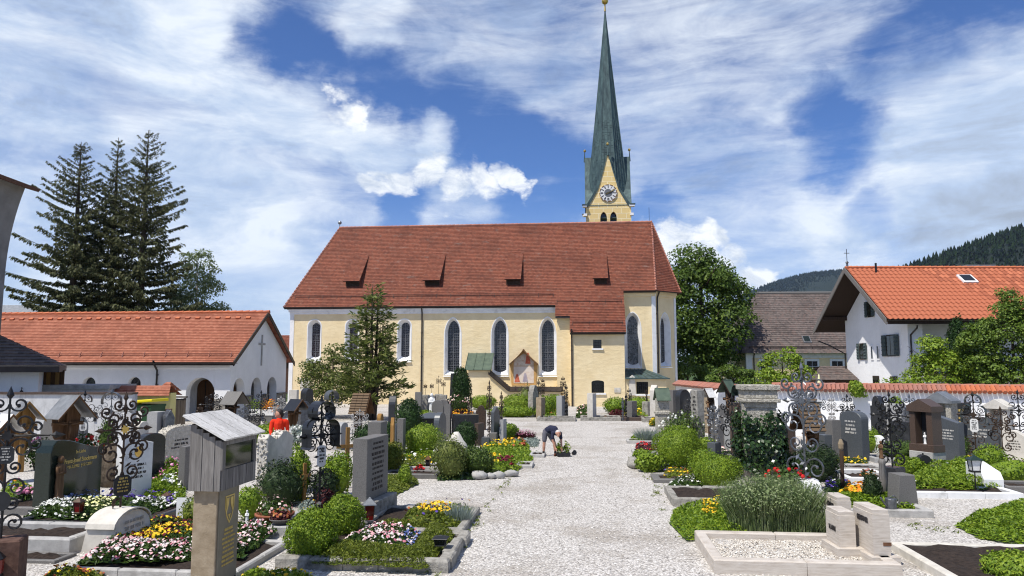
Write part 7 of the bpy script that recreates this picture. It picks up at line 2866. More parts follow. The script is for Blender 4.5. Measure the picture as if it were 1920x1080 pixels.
 carpet('perennials', [(-8.03,16.5), (-7.28,16.81), (-8.95,20.84), (-10.03,21.04)], 'tall perennials with pink and white blossom left of the notice box', 'flowers', 'leaf_box', 0.42, 2600, (0.11, 0.04),
  [('petal_pink', 0.55, [(-8.99,18.61), (-8.2,18.61), (-9.2,20.84), (-9.93,20.84)]), ('petal_white', 0.45, [(-7.96,17.14), (-7.51,17.35), (-8.17,18.85), (-8.59,18.61)])], 170, 0.03, 41, lumps=0.5, fz=0.10)
 carpet('perennials', [(-7.88,15.9), (-7.24,15.61), (-7.31,16.5), (-8.37,17.49)], 'yellow green cushion plants below the pink perennials', 'ground cover', 'leaf_moss', 0.20, 700, (0.06, 0.03), None, seed=42)
 lantern('small framed photo stone on the grave below the pink perennials', (-7.52,16.5), 0.26, 0.16, 'red_stone', 'glass_red')
 headstone('white slanted marble plinth at the left foot of the stone pillar', (-6.11,14.34), 0.54, 0.35, 0.30, 'slant', 'marble', FR, seed=43)
 # ---- roofed wooden crosses along the left wall
 shrine('roofed wooden crucifix with grey sheet roof and carved bracket by the left wall', (-13.31,22.46), 2.11, 1.08, 0.80, FR - R(22), 'sheet_grey', 'wood_brown', seed=44, steep=0.95)
 shrine('honey coloured roofed wooden cross with scalloped gable at far left', (-13.91,21.35), 1.99, 0.80, 0.62, FR - R(35), 'sheet_grey', 'wood_honey', seed=45, steep=1.0)
 shrine('small roofed wooden cross with pale roof boards at the left picture edge', (-13.14,19.44), 1.75, 0.75, 0.60, FR - R(25), 'enamel_white', 'wood_brown', seed=46, steep=1.0)
 headstone('light grey round topped stone beside the roofed crucifix', (-14.03,24.09), 1.4, 0.75, 0.24, 'round', 'granite_light', FR - R(20), seed=47)
 headstone('grey stepped stone pillar left of the roofed crucifix', (-15.14,24.64), 1.34, 0.55, 0.25, 'shoulder', 'granite_mid', FS, seed=48)
 rose_bush('rose bush with red blooms before the left wall', (-12.91,22.81), 0.48, 0.95, 'petal_red', 49, 12)
 rose_bush('pink flowered shrub between the two roofed wooden crosses', (-13.69,21.67), 0.42, 1.0, 'petal_pink', 50, 14)
 carpet('flower_bed', [(-11.26,16.5), (-10.54,16.5), (-11.81,18.61), (-12.63,18.85)], 'mixed blue, orange and green plants at the far left', 'flowers', 'leaf_bright', 0.24, 700, (0.08, 0.045), [('petal_blue', 0.4), ('petal_orange', 0.3), ('petal_pink', 0.3)], 60, 0.04, 51)
 grave('grave with grey kerb left of the green granite headstone', (-12.14,14.2), 1.4, 1.1, 'granite_mid', 0.16, 0.12, 'soil', seed=52)
 rose_bush('pink hydrangea beside the green granite headstone', (-10.5,16.31), 0.22, 0.4, 'petal_pink', 53, 12, n=200)
 iron_cross('airy scrolled black iron cross against the left wall', (-13.77,24.09), 2.09, FS + R(20), 'iron', 2, plaque=(0.22, 0.26, 0.50, 'enamel_white', 'letter_dark'), roof=('arch', 0.42, 0.14, 'sheet_black'), seed=54)
 iron_cross('grey arched iron cross above a dark rose tree by the left wall', (-13.2,24.64), 2.13, FS + R(10), 'iron_grey', 2, roof=('arch', 0.62, 0.18, 'iron_grey'), seed=55)
 bush('climbing_rose', (-13.01,24.09), (0.24, 0.22, 0.62), 'leaf_box_dark', 'dark climbing plant on the grey arched cross', 'bush', 700, (0.08, 0.045), 56, 0.3, loose=0.15)
 rose_bush('low rose with red blooms left of the boulder headstone', (-11.94,21.89), 0.30, 0.55, 'petal_red', 57, 10, n=300)
 headstone('pale grey square block stone before the green bin', (-13.21,27.82), 1.29, 0.55, 0.40, 'flat', 'granite_light', FR, seed=58)
 headstone('low pinkish stone with curved top before the green bin', (-12.61,25.51), 1.11, 0.55, 0.22, 'segment', 'limestone', FR, seed=59)
 headstone('silvery pointed arch stone right of the brown bin', (-12.76,27.82), 1.36, 0.36, 0.28, 'ogee', 'iron_grey', FR - R(30), seed=60)
 stone_ball('grey fieldstone right of the square block stone', 'fieldstone', (-12.07,25.81), (0.45, 0.3, 0.36), 'granite_mid', 'gravestone', 61, 0.2)
 bush('box_shrub', (-11.1,23.31), (0.42, 0.36, 0.33), 'leaf_bright', 'bright shrub left of the cream limestone headstone', 'bush', 900, (0.07, 0.04), 62, 0.2)
left_near()
def left_far():
 # ---- rows towards the chapel
 shrine('grey slab roofed cross before the chapel corner', (-12.5,33.45), 1.84, 0.95, 0.85, FR - R(15), 'granite_mid', 'wood_dark', seed=63, steep=0.9)
 shrine('roofed cross with white edged dark roof right of the person in red', (-9.01,31.03), 1.61, 0.75, 0.7, FR - R(25), 'sheet_black', 'wood_brown', seed=64, steep=0.9)
 for k, (p, h, rich, mt, lab) in enumerate((
   ((-13.35,33.45), 1.79, 3, 'iron', 'broad black iron cross before the chapel front arch'),
   ((-11.68,32.68), 1.22, 3, 'iron_grey', 'squat grey scrolled cross behind the notice box roof'),
   ((-10.77,31.03), 1.18, 1, 'iron', 'slim dark cross with round head right of the notice box roof'),
   ((-10.73,31.95), 1.87, 1, 'iron', 'tall narrow dark cross before the second chapel arch'),
   ((-10.34,33.45), 1.6, 2, 'iron_pale', 'fine pale cross behind the person in red'),
   ((-14.17,33.98), 1.15, 1, 'iron_brown', 'low rusty cross by the chapel door'))):
  iron_cross(lab, p, h, FS + R(15), mt, rich, seed=70 + k, wire=0.020)
 for k, (x, lab) in enumerate((((-12.65,36.91), 'white trough with green plants in the chapel arcade'), ((-11.99,36.91), 'white trough with orange flowers in the chapel arcade'))):
  root = thing('flower_trough', lab, 'planter', (x[0], x[1], 0.55), FS)
  m = MB()
  m.bbox((0, 0, 0), (0.55, 0.25, 0.28), 0.01)
  m.build('trough', 'enamel_white', root)
  m = MB()
  m.box(-0.22, 0.22, -0.1, 0.1, -0.55, -0.001)
  m.build('stand', 'granite_mid', root)
  rng = np.random.default_rng(80 + k)
  pts = rng.normal(0, 1, (220, 3)) * [0.2, 0.1, 0.14] + [0, 0, 0.5]
  o = np_mesh('plants', leaf_quads(rng, pts, rng.normal(0, 1, (220, 3)), 0.10, 0.05), quads_idx(220), ['leaf_bright' if k == 0 else 'petal_orange'], parent=root)
  o['kind'] = 'stuff'
 bush('hydrangea', (-9.07,27.82), (0.62, 0.5, 0.42), 'leaf_bright', 'light green shrub left of the person in red', 'bush', 1600, (0.09, 0.06), 83, 0.2)
 rose_bush('white flowering shrub right of the person in red', (-7.76,27.11), 0.55, 0.85, 'petal_white', 84, 60, 'leaf_silver', 900)
 headstone('tall slim stone pillar before the church corner', (-11.27,38.57), 1.74, 0.42, 0.3, 'flat', 'limestone', FS, seed=85)
 headstone('small silvery arched stone right of the slim pillar', (-9.31,33.45), 1.41, 0.42, 0.3, 'round', 'iron_grey', FR - R(40), seed=86)
 headstone('dark leaning arched stone before the church wall', (-10.13,36.91), 1.87, 0.55, 0.35, 'round', 'granite_dark', FR - R(20), seed=87)
 iron_cross('black cross with grey arched hood left of the yew', (-7.89,32.68), 1.91, FR - R(30), 'iron_grey', 2, roof=('arch', 0.6, 0.3, 'granite_slate'), seed=88)
 headstone('grey headstone with light top before the yew', (-6.19,27.11), 0.95, 0.75, 0.3, 'segment', 'granite_light', FR, seed=89)
 shrine('tall shingle roofed wooden cross before the yew', (-5.79,28.37), 1.95, 0.62, 0.72, FR - R(12), 'sheet_grey', 'wood_brown', 8, 1.9, seed=90)
 iron_cross('pale scrolled cross below the shingle roofed cross', (-5.31,26.13), 1.46, FS, 'iron_pale', 3, seed=91, wire=0.014)
 headstone('light grey stone post behind the wooden grave markers', (-3.63,24.64), 1.26, 0.34, 0.2, 'flat', 'granite_mid', FR, seed=92)
 headstone('small dark stone with white label right of the wooden grave markers', (-3.96,25.51), 1.02, 0.3, 0.15, 'flat', 'granite_slate', FR, text=(2, 'letter_pale', .4, .7), seed=93)
 bush('dark_conifer', (-4.27,31.03), (0.55, 0.5, 0.95), 'leaf_thuja', 'dark blunt conifer right of the yew', 'bush', 1800, (0.10, 0.05), 94, 0.2, 'cone')
 bush('dark_conifer', (-4.24,26.61), (0.5, 0.45, 0.5), 'leaf_thuja', 'low dark conifer below the yew', 'bush', 1200, (0.10, 0.05), 95, 0.3)
 bush('dark_conifer', (-4.66,25.81), (0.8, 0.6, 0.55), 'leaf_thuja', 'dark spreading evergreen left of the wooden grave markers', 'bush', 1800, (0.10, 0.05), 96, 0.3)
 headstone('dark pointed stone beside the dark blunt conifer', (-5.2,32.68), 1.68, 0.4, 0.3, 'ogee', 'granite_dark', FR, seed=97)
 # ---- middle group beside the path
 bush('round_bush', (-3.05,25.36), (0.66, 0.60, 0.54), 'leaf_bright', 'big bright green round bush in the middle of the left graves', 'bush', 3600, (0.06, 0.035), 101, 0.16)
 bush('spindle_bush', (-3.39,21.25), (0.38, 0.30, 0.46), 'leaf_moss', 'yellow tinged shrub left of the bright round bush', 'bush', 1300, (0.07, 0.035), 102, 0.25)
 bush('clipped_thuja', (-1.59,25.81), (0.40, 0.38, 0.56), 'leaf_thuja', 'dark clipped egg shaped thuja right of the bright round bush', 'bush', 2600, (0.06, 0.03), 103, 0.06)
 bush('juniper_bush', (-1.61,20.07), (0.46, 0.38, 0.54), 'leaf_yew', 'grey green conical bush at the path side bed', 'bush', 2400, (0.07, 0.03), 104, 0.25, loose=0.12)
 bush('juniper_bush', (-0.99,20.54), (0.48, 0.36, 0.42), 'leaf_box_dark', 'dark green leafy bush behind the white edging rocks', 'bush', 2000, (0.07, 0.04), 105, 0.25)
 stone_ball('big pale rock between the two path side bushes', 'rock', (-1.66,23.06), (0.28, 0.2, 0.46), 'limestone', 'rock', 106, 0.3)
 carpet('ground_cover', [(-1.97,19.7), (-0.98,19.88), (-0.98,21.25), (-2.03,21.25)], 'dark ivy edging before the grey green conical bush', 'ground cover', 'leaf_ivy', 0.16, 900, (0.06, 0.05), None, seed=107)
 for k, (p, r, lab) in enumerate((((-0.89,20.07), 0.17, 'first white edging rock from the left by the path bed'), ((-0.59,20.07), 0.14, 'second white edging rock by the path bed'),
         ((-0.34,20.16), 0.15, 'third white edging rock by the path bed'), ((-0.03,20.44), 0.18, 'rightmost and largest white edging rock by the path bed'))):
  stone_ball(lab, 'edging_rock', p, (r * 1.2, r * 0.75, r * 0.58), 'concrete', 'rock', 110 + k, 0.55, group='white edging rocks')
 carpet('flower_bed', [(-0.79,20.25), (0.03,20.84), (0.68,24.09), (0.6,28.18), (-1.08,27.82)], 'green bed with yellow and wine red flowers along the path', 'flowers', 'leaf_bright', 0.24, 2600, (0.09, 0.05),
  [('petal_yellow', 0.35, [(-0.71,20.84), (-0.37,20.84), (-0.36,23.06), (-0.73,23.06)]), ('petal_maroon', 0.3, [(-0.44,20.64), (0,21.04), (0.08,22.58), (-0.4,22.58)]),
   ('petal_yellow', 0.5, [(-1.11,26.13), (0.09,26.13), (0.1,27.82), (-1.08,27.82)]), ('petal_rust', 0.35, [(0.04,25.81), (0.52,26.13), (0.49,27.82), (0.04,27.82)])], 150, 0.045, 115, fz=0.06)
 for p, lab in (((-2.1,22.01), 'concrete kerb end by the path below the green bed'), ((-1.89,24.57), 'second concrete kerb end by the path, farther back')):
  grave(lab, p, 0.5, 0.9, 'concrete', 0.10, 0.10, 'soil', seed=116)
 carpet('ground_cover', [(-0.2,27.82), (0.95,27.82), (1.12,30.37), (0,31.03)], 'silver green carpet plants by the path', 'ground cover', 'leaf_silver', 0.14, 700, (0.09, 0.04), None, seed=117)
 blades('grass_tuft', (0.49,30.16), (0.55, 0.35), 0.45, 'leaf_red', 'pinkish grass tuft by the path behind the silver carpet', 'grass', 500, 0.014, 118, 0.3, tip=('petal_pink', 0.05))
 bush('box_shrub', (-0.21,30.16), (0.5, 0.4, 0.36), 'leaf_box', 'low green shrub left of the pinkish grass', 'bush', 1000, (0.08, 0.045), 119, 0.2)
 grave('shallow grave with pale kerb and dull yellow flowers before the bright round bush', (-5.87,21.19), 1.75, 0.85, 'concrete', 0.12, 0.09, 'soil', seed=120)
 carpet('flower_bed', [(-3.68,21.89), (-2.38,21.89), (-2.49,23.82), (-3.91,23.82)], 'dull yellow and white flowers before the bright round bush', 'flowers', 'leaf_moss', 0.12, 700, (0.07, 0.03), [('petal_white', 0.4), ('petal_yellow', 0.6)], 60, 0.03, 121, 0.06)
 grave('small grave with brick red flower behind the moss patch', (-5.46,19.72), 1.5, 0.75, 'granite_mid', 0.13, 0.10, 'soil', seed=122)
 carpet('flower_bed', [(-2.68,20.64), (-2.4,20.64), (-2.49,21.46), (-2.76,21.46)], 'red begonia on the small grave behind the moss patch', 'flowers', 'leaf_red', 0.14, 120, (0.07, 0.04), [('petal_red', 1.0)], 26, 0.04, 123, 0.06)
 bush('dwarf_spruce', (-2.68,18.85), (0.17, 0.17, 0.30), 'leaf_bright', 'dwarf cone shaped spruce on the moss patch', 'bush', 700, (0.06, 0.025), 124, 0.1, 'cone')
 carpet('moss_patch', [(-3.03,17.08), (-2.68,17.49), (-2.37,19.18), (-2.6,20.25), (-3.49,20.25)], 'brown green heath patch reaching onto the gravel behind the grey headstone', 'ground cover', 'leaf_moss', 0.17, 1800, (0.07, 0.02), None, seed=125, up=1.0)
 lantern('brown wooden lamp post before the bright round bush', (-2.44,21.89), 0.40, 0.14, 'wood_brown', 'glass_dark')
 carpet('ground_cover', [(-3.75,23.56), (-2.33,23.56), (-2.35,25.51), (-3.88,25.51)], 'low green hedge planting under the bright round bush', 'ground cover', 'leaf_box', 0.18, 1100, (0.07, 0.04), [('petal_white', 1.0)], 20, 0.05, 126)
 # ---- dark stones beyond
 root = thing('tomb_chest', 'black box shaped tomb with shallow hipped lid left of the dark rounded stone', 'tomb', (*(-3.53,32.68), 0.0), FS + R(12))
 m = MB()
 m.box(-0.58, 0.58, -0.45, 0.45, 0, 0.72)
 m.build('chest', 'granite_dark', root)
 m = MB()
 m.lathe([(0.98, 0.72), (0.98, 0.76), (0.18, 0.95)], 4, (0, 0, 0), 1.0, 0.8)
 m.build('lid', 'granite_slate', root)
 for k, (p, h, w, t, st, mt, fc, lab, tx) in enumerate((
   ((-2.72,28.37), 1.23, 0.75, 0.22, 'round', 'granite_slate', FR - R(10), 'dark rounded headstone behind the bright round bush', None),
   ((-2.66,31.03), 1.42, 0.30, 0.25, 'slant', 'granite_mid', FR, 'slim grey post with metal hood behind the bright round bush', None),
   ((-1.94,31.03), 0.98, 1.0, 0.75, 'flat', 'granite_dark', FS + R(20), 'broad dark block stone behind the clipped thuja', None),
   ((-1.23,28.37), 0.83, 0.42, 0.16, 'flat', 'granite_brown', FR - R(25), 'dark slab right behind the clipped thuja', None),
   ((-0.95,27.82), 0.35, 0.5, 0.3, 'flat', 'granite_slate', FR, 'low grey stone block before the dark slab by the path', None),
   ((-0.65,29.74), 1.38, 0.55, 0.14, 'gable', 'granite_slate', FR - R(20), 'slate grey headstone with pointed top near the path', None),
   ((-0.35,29.33), 0.9, 0.45, 0.16, 'flat', 'granite_light', FR - R(10), 'small light headstone nearest the path', None),
   ((-1.45,35.09), 1.13, 0.45, 0.3, 'shoulder', 'iron_brown', FS, 'dark bronze relief stone behind the dark slab', None),
   ((-0.69,27.82), 0.51, 0.42, 0.25, 'flat', 'granite_mid', FR, 'low square stone before the slate grey headstone', None))):
  headstone(lab, p, h, w, t, st, mt, fc, text=tx, seed=130 + k)
 for k, (p, h, lab) in enumerate((((-0.88,28.94), 2.32, 'tall thin rusty iron cross beside the slate grey headstone'), ((-0.42,29.33), 1.92, 'thin rusty iron cross nearest the path on the left'),
         ((-1.88,32.68), 1.45, 'short dark iron cross before the broad dark block stone'))):
  iron_cross(lab, p, h, FR - R(10), 'iron_brown', 1, seed=140 + k, spread=0.06, wire=0.014)
 # ---- row under the church wall, left part
 carpet('flower_bed', [(-4.42,41.98), (-2.19,42.82), (-2.44,47.6), (-4.81,46.56)], 'orange begonia bed before the church wall', 'flowers', 'leaf_red', 0.25, 600, (0.10, 0.06), [('petal_orange', 1.0)], 160, 0.06, 150)
 bush('thuja_column', (-3.12,46.56), (0.62, 0.6, 1.62), 'leaf_thuja', 'tall dark columnar thuja against the church wall by the stair porch', 'tree', 3600, (0.12, 0.06), 151, 0.08, 'cone')
 rose_bush('rose bush with pink and yellow blooms left of the columnar thuja', (-3.24,44.61), 0.7, 1.35, 'petal_rose', 152, 30)
 headstone('tall dark obelisk left of the columnar thuja', (-3.69,47.08), 2.5, 0.42, 0.42, 'taper', 'granite_dark', FS, base=(0.3, 0.3, 0.9, 'granite_dark'), seed=153)
 for k, (p, h, lab) in enumerate((((-5.18,44.61), 1.95, 'first gilt topped iron lance cross before the nave'), ((-4.7,43.7), 2.01, 'second gilt topped lance cross, above the white angel'),
         ((-4.48,45.57), 2.38, 'third and tallest lance cross before the nave'), ((-4.1,44.61), 2.14, 'fourth lance cross, nearest the obelisk'))):
  iron_cross(lab, p, h, FS, 'iron_brown', 0, base=(0.42, 0.35, 1.25, 'old_stone'), seed=155 + k, spread=0.05, wire=0.014)
 statue(None, 'white stone angel before the nave wall', (-4.34,40.39), 1.15, 'marble', FS, 0.35)
 headstone('white plinth under the stone angel', (-4.34,40.39), 0.35, 0.75, 0.5, 'flat', 'marble', FS, seed=160)
 for k, (p, lab) in enumerate((((-4.02,40.39), 'left one of two round disc stones before the nave'), ((-3.77,40.78), 'right one of two round disc stones before the nave'))):
  headstone(lab, p, 1.14, 0.62, 0.25, 'round', 'granite_mid', FS + R(10), seed=161 + k)
 headstone('slender dark stone before the nave, right of the dark conifer', (-4.96,39.64), 1.59, 0.32, 0.3, 'flat', 'granite_mid', FS, seed=163)
 bush('box_shrub', (-4.65,39.64), (0.5, 0.45, 0.36), 'leaf_box', 'small round box shrub under the lance crosses', 'bush', 700, (0.09, 0.05), 164, 0.1)
 bush('hedge_ball', (-2,51.02), (0.95, 0.6, 0.52), 'leaf_box', 'clipped hedge block under the stair porch', 'bush', 1800, (0.09, 0.05), 165, 0.08)
 iron_cross('dark blue grey cross beside the columnar thuja', (-2.14,39.64), 1.31, FR, 'iron', 2, seed=166, spread=0.12)
left_far()
# ------------------------------------------------------------------ graves on the right, near to far
def right_near():
 # travertine grave with three steles
 g = grave('grave framed in pale travertine kerb and filled with stone chippings', (1.81,13.27), 2.62, -1.95, 'travertine', 0.20, 0.17, 'gravel', fill_h=0.07, seg=(2, 1))
 rng = np.random.default_rng(8)
 n = 5200
 gx0, gy0 = (1.81,13.27)
 s = rng.uniform(0.008, 0.019, n)
 q = np.column_stack([rng.uniform(0.19, 2.43, n), rng.uniform(0.19, 1.76, n), 0.085 + 0.02 * rng.random(n)])
 base = np.array([(1, 0, 0), (0, 1, 0), (-1, 0, 0), (0, -1, 0), (0, 0, 0.8)], dtype=float)
 a = rng.uniform(0, 6.28, n)
 b = base[None] * s[:, None, None] * rng.uniform(0.6, 1.25, (n, 1, 3))
 V = np.stack([b[..., 0] * np.cos(a)[:, None] - b[..., 1] * np.sin(a)[:, None], b[..., 0] * np.sin(a)[:, None] + b[..., 1] * np.cos(a)[:, None], b[..., 2]], axis=-1)
 V = (V + q[:, None, :]).reshape(-1, 3)
 Fc = (np.arange(n)[:, None, None] * 5 + np.array([(0, 1, 4), (1, 2, 4), (2, 3, 4), (3, 0, 4)])[None]).reshape(-1, 3)
 o = np_mesh('chippings', V, Fc, ['chippings'], parent=g)
 o['kind'] = 'stuff'
 def stele(label, g1, t, w, h, bh, txt, tz, ts):
  root = thing('travertine_stele', label, 'gravestone', (*rotg(*g1), 0.0), YAW + R(4), 'travertine steles')
  m = MB()
  m.bbox((t / 2 + 0.01, w / 2 - 0.03, 0), (t + 0.16, w + 0.14, bh), 0.006)
  m.build('base', 'travertine', root)
  m = MB()
  m.bbox((t / 2, w / 2, bh + 0.001), (t, w, h - bh - 0.06), 0.004)
  s_ = m.build('shaft', 'travertine', root)
  m = MB()
  m.bbox((t / 2, w / 2, h - 0.058), (t - 0.02, w - 0.02, 0.058), 0.004)
  m.build('top_slab', 'travertine', root)
  o = writing(s_, txt, ts, 'letter_dark', (-0.004, w * 0.5, h - tz), sx=0.75, bold=0.004)
  o.rotation_euler = (math.pi / 2, 0, -math.pi / 2)
  return root
 r1 = stele('right hand and nearest of three travertine steles with dark lettering', (4.21,11.77), 0.25, 0.68, 0.86, 0.2, 'GERSTNER', 0.22, 0.105)
 stele('front left travertine stele with short dark lettering', (3.85,12.16), 0.25, 0.52, 0.75, 0.22, 'HLAVIN', 0.32, 0.10)
 stele('rear travertine stele, partly hidden by the two in front', (4.28,13.59), 0.25, 0.52, 0.73, 0.16, 'B\u00dcRGER', 0.2, 0.10)
 m = MB()
 m.box(0.14, 0.26, -0.006, -0.0005, 0.34, 0.39)
 m.build('maker_plate', 'letter_rust', r1)
 # earth plot at the lower right
 grave('plot of dark bare earth with white stone kerb at the lower right', (4.92,13.06), 2.9, -2.3, 'limestone', 0.13, 0.14, 'soil', fill_h=0.10, seg=(2, 2), rough=0.003, seed=3)
 bush('box_shrub', (7, 10.65), (0.42, 0.32, 0.22), 'leaf_bright', 'bright green bush at the lower right corner', 'bush', 1600, (0.055, 0.03), 5)
 carpet('ground_cover', [(8.28,14.2), (8.1,13.18), (8.41,12.8), (9.51,13.06), (11.52,15.61), (10.84,16.31), (9.85,15.61)], 'green cotoneaster mat spreading over the gravel at right', 'ground cover', 'leaf_box', 0.20, 4600, (0.075, 0.03), None, seed=6, up=0.8)
 # lavender and its neighbours
 blades('lavender_bush', (4.69,13.67), (1.02, 0.62), 1.01, 'leaf_lavender', 'large grey green lavender bush with upright stems before the travertine steles', 'bush', 5200, 0.013, 7, 0.30, tip=('leaf_lavender', 0.06))
 blades('lavender_bush', (5.12,13.42), (0.55, 0.40), 0.62, 'leaf_lavender', 'shorter lavender clump at the right foot of the large one', 'bush', 1800, 0.013, 8, 0.30)
 carpet('ground_cover', [(2.98,14.34), (2.99,13.02), (4.15,13.18), (4.84,14.97), (4.41,16.07), (3.36,15.72)], 'low green planting with yellow sedum left of the lavender', 'ground cover', 'leaf_box', 0.24, 3000, (0.06, 0.03),
  [('petal_yellow', 1.0, [(3.6,14.34), (3.92,14.34), (4.31,15.72), (3.96,15.72)])], 150, 0.022, 9)
 grave('grave of dark bare earth between rough dark stones right of the path', (1.81,16.45), 1.75, 1.75, 'old_stone', 0.18, 0.15, 'soil', fill_h=0.13, seg=(2, 3), rough=0.012, seed=10)
 carpet('flower_bed', [(3.85,18.69), (4.72,18.69), (5.03,19.7), (4.2,19.7)], 'white begonias in front of the twin boxwood balls', 'flowers', 'leaf_bed', 0.14, 500, (0.06, 0.035), [('petal_white', 1.0)], 90, 0.028, 11)
 grave('flat grey granite framed grave with yellow flowers right of the path', (1.69,19.62), 1.35, 1.05, 'granite_mid', 0.10, 0.20, 'soil', seed=12)
 carpet('flower_bed', [(4.01,19.88), (4.71,19.88), (5.1,21.25), (4.32,21.25)], 'small yellow flowers inside the flat granite frame', 'flowers', 'leaf_moss', 0.10, 260, (0.05, 0.03), [('petal_yellow', 0.7), ('petal_rust', 0.3)], 70, 0.026, 13, 0.05)
 carpet('flower_bed', [(4.14,21.25), (5.55,21.25), (6.05,22.81), (4.52,22.81)], 'violet lavender flowers below the largest round bush', 'flowers', 'leaf_lavender', 0.22, 700, (0.08, 0.02), [('petal_purple', 0.8), ('petal_blue', 0.2)], 200, 0.024, 14)
 bush('boxwood_ball', (4.83,21.89), (0.68, 0.62, 0.66), 'leaf_box', 'largest clipped round boxwood right of the path', 'bush', 9000, (0.038, 0.025), 15, 0.05, loose=0.035)
 bush('boxwood_ball', (4.95,19.18), (0.44, 0.40, 0.44), 'leaf_box', 'left ball of the twin boxwoods right of the path', 'bush', 4500, (0.038, 0.025), 16, 0.08, loose=0.04, group='twin boxwood balls')
 bush('boxwood_ball', (5.09,18.53), (0.54, 0.44, 0.42), 'leaf_box', 'right ball of the twin boxwoods, before the ivy clad monument', 'bush', 5500, (0.038, 0.025), 17, 0.08, loose=0.04, group='twin boxwood balls')
 bush('hosta_clump', (3.88,21.46), (0.36, 0.32, 0.28), 'leaf_bright', 'light green leafy clump at the path edge', 'bush', 900, (0.10, 0.06), 18, 0.25)
 bush('hosta_clump', (4.02,23.31), (0.30, 0.26, 0.22), 'leaf_box', 'darker leafy clump behind the light green one at the path edge', 'bush', 500, (0.08, 0.05), 19, 0.25)
 stone_ball('dark edging stone at the path, left of the leafy clumps', 'edging_rock', (3.6,22.34), (0.22, 0.55, 0.16), 'old_stone', 'rock', 20, 0.25)
 grave('small grave with red begonias right of the path', (1.53,25.79), 1.4, 0.9, 'concrete', 0.12, 0.10, 'soil', seed=21)
 carpet('flower_bed', [(4.21,25.81), (4.97,25.81), (5.44,27.82), (4.61,27.82)], 'red begonias on the small grave at the path', 'flowers', 'leaf_red', 0.18, 300, (0.07, 0.045), [('petal_red', 0.8), ('petal_pink', 0.2)], 60, 0.036, 22, 0.05)
 lantern('grave lamp with grey roof beside the red begonias', (4.98,26.45), 0.36, 0.17, 'iron_grey', 'glass_red')
 grave('grave with low hedge and grass tuft farther up the path on the right', (1.54,29.24), 1.7, 0.9, 'concrete', 0.12, 0.10, 'soil', seed=23)
 carpet('ground_cover', [(4.54,29.33), (5.74,29.33), (6.26,31.48), (5.01,31.48)], 'low green hedge planting round the grass tuft', 'ground cover', 'leaf_box', 0.20, 700, (0.07, 0.04), None, seed=24)
 blades('grass_tuft', (5.32,29.74), (0.5, 0.4), 0.62, 'leaf_silver', 'blue green grass tuft beside the path on the right', 'grass', 420, 0.012, 25, 0.6)
 rose_bush('large rose bush with white blooms behind the largest boxwood', (6.19,27.11), 0.85, 1.35, 'petal_white', 26, 26, 'leaf_box_dark', 2200)
 # stone pillar with copper hood
 root = thing('stone_pillar', 'square stone wayside pillar with green copper gable roof near the church', 'pillar', (*(6.23,31.03), 0.0), FS + R(8))
 m = MB()
 m.bbox((0, 0, 0), (0.50, 0.46, 1.0), 0.02)
 m.build('shaft', 'shell_stone', root)
 m = MB()
 m.bbox((0, 0, 1.001), (0.58, 0.54, 0.12), 0.03)
 m.bbox((0, 0, 1.122), (0.48, 0.44, 0.50), 0.01)
 m.build('head', 'shell_stone', root)
 m = MB()
 hz = 2.07
 for sy in (-1, 1):
  a_, b_ = (-0.30, sy * 0.36, 1.56), (0.30, sy * 0.36, 1.56)
  c_, d_ = (0.30, 0, hz), (-0.30, 0, hz)
  slab(m, *((a_, b_, c_, d_) if sy < 0 else (b_, a_, d_, c_)), 0.025)
 m.build('copper_roof', 'copper_green', root)
 # ---- ivy clad monument
 root = thing('ivy_monument', 'massive shell limestone monument overgrown with dark glossy ivy', 'monument', (*(6.6,19.88), 0.0), YAW)
 H = 2.48
 m = MB()
 m.bbox((0, 0.25, 0), (0.78, 0.70, H - 0.60), 0.02)
 m.build('body', 'shell_stone', root)
 m = MB()
 for z0, z1, e in ((H - 0.60, H - 0.46, 0.02), (H - 0.459, H - 0.36, 0.10), (H - 0.359, H - 0.14, 0.04), (H - 0.139, H, 0.10)):
  m.box(-0.39 - e, 0.39 + e, -0.10 - e, 0.60 + e, z0, z1)
 m.build('cornice', 'shell_stone', root, 0.02)
 for sx in (-1,):
  m = MB()
  m.box(-0.47, -0.405, -0.14, 0.10, 0, H - 0.5)
  m.build('pilaster', 'shell_stone', root, 0.01)
 rng = np.random.default_rng(27)
 n = 4600
 f = rng.integers(0, 4, n)
 u = rng.uniform(-1, 1, n)
 z = rng.uniform(0.2, H - 0.85, n) + 0.12 * np.sin(u * 5)
 x = np.where(f == 0, u * 0.50, np.where(f == 1, -0.52, np.where(f == 2, 0.52, u * 0.5)))
 y = np.where(f == 0, -0.22, np.where((f == 1) | (f == 2), 0.25 + u * 0.42, 0.70))
 nr = np.column_stack([np.where(f == 1, -1, np.where(f == 2, 1, 0)), np.where(f == 0, -1, np.where(f == 3, 1, 0)), np.full(n, 0.35)]).astype(float)
 pts = np.column_stack([x, y, z]) + rng.normal(0, 0.045, (n, 3)) + nr * (0.05 * np.sin(z * 9) + 0.03)[:, None]
 o = np_mesh('ivy', leaf_quads(rng, pts, nr, 0.10, 0.085, 0.45), quads_idx(n), ['leaf_ivy'], parent=root)
 o['kind'] = 'stuff'
 # ---- silver cross on white base
 root = thing('headstone', 'low white marble base under the tall silver grey cross', 'gravestone', (*(6.88,17.63), 0.0), FL)
 m = MB()
 m.prism([(-0.36, 0), (0.36, 0), (0.36, 0.20), (0.20, 0.36), (-0.20, 0.36), (-0.36, 0.20)], -0.22, 0.22, 'xz', 0.01)
 m.build('slab', 'marble', root)
 iron_cross('tall lavish silver grey wrought iron cross right of the ivy clad monument', (6.85,17.63), 2.94 - 0.36, FL + R(40), 'iron_grey', 3, z=0.36, seed=28, split=True, leaf=True, wire=0.024, spread=0.12)
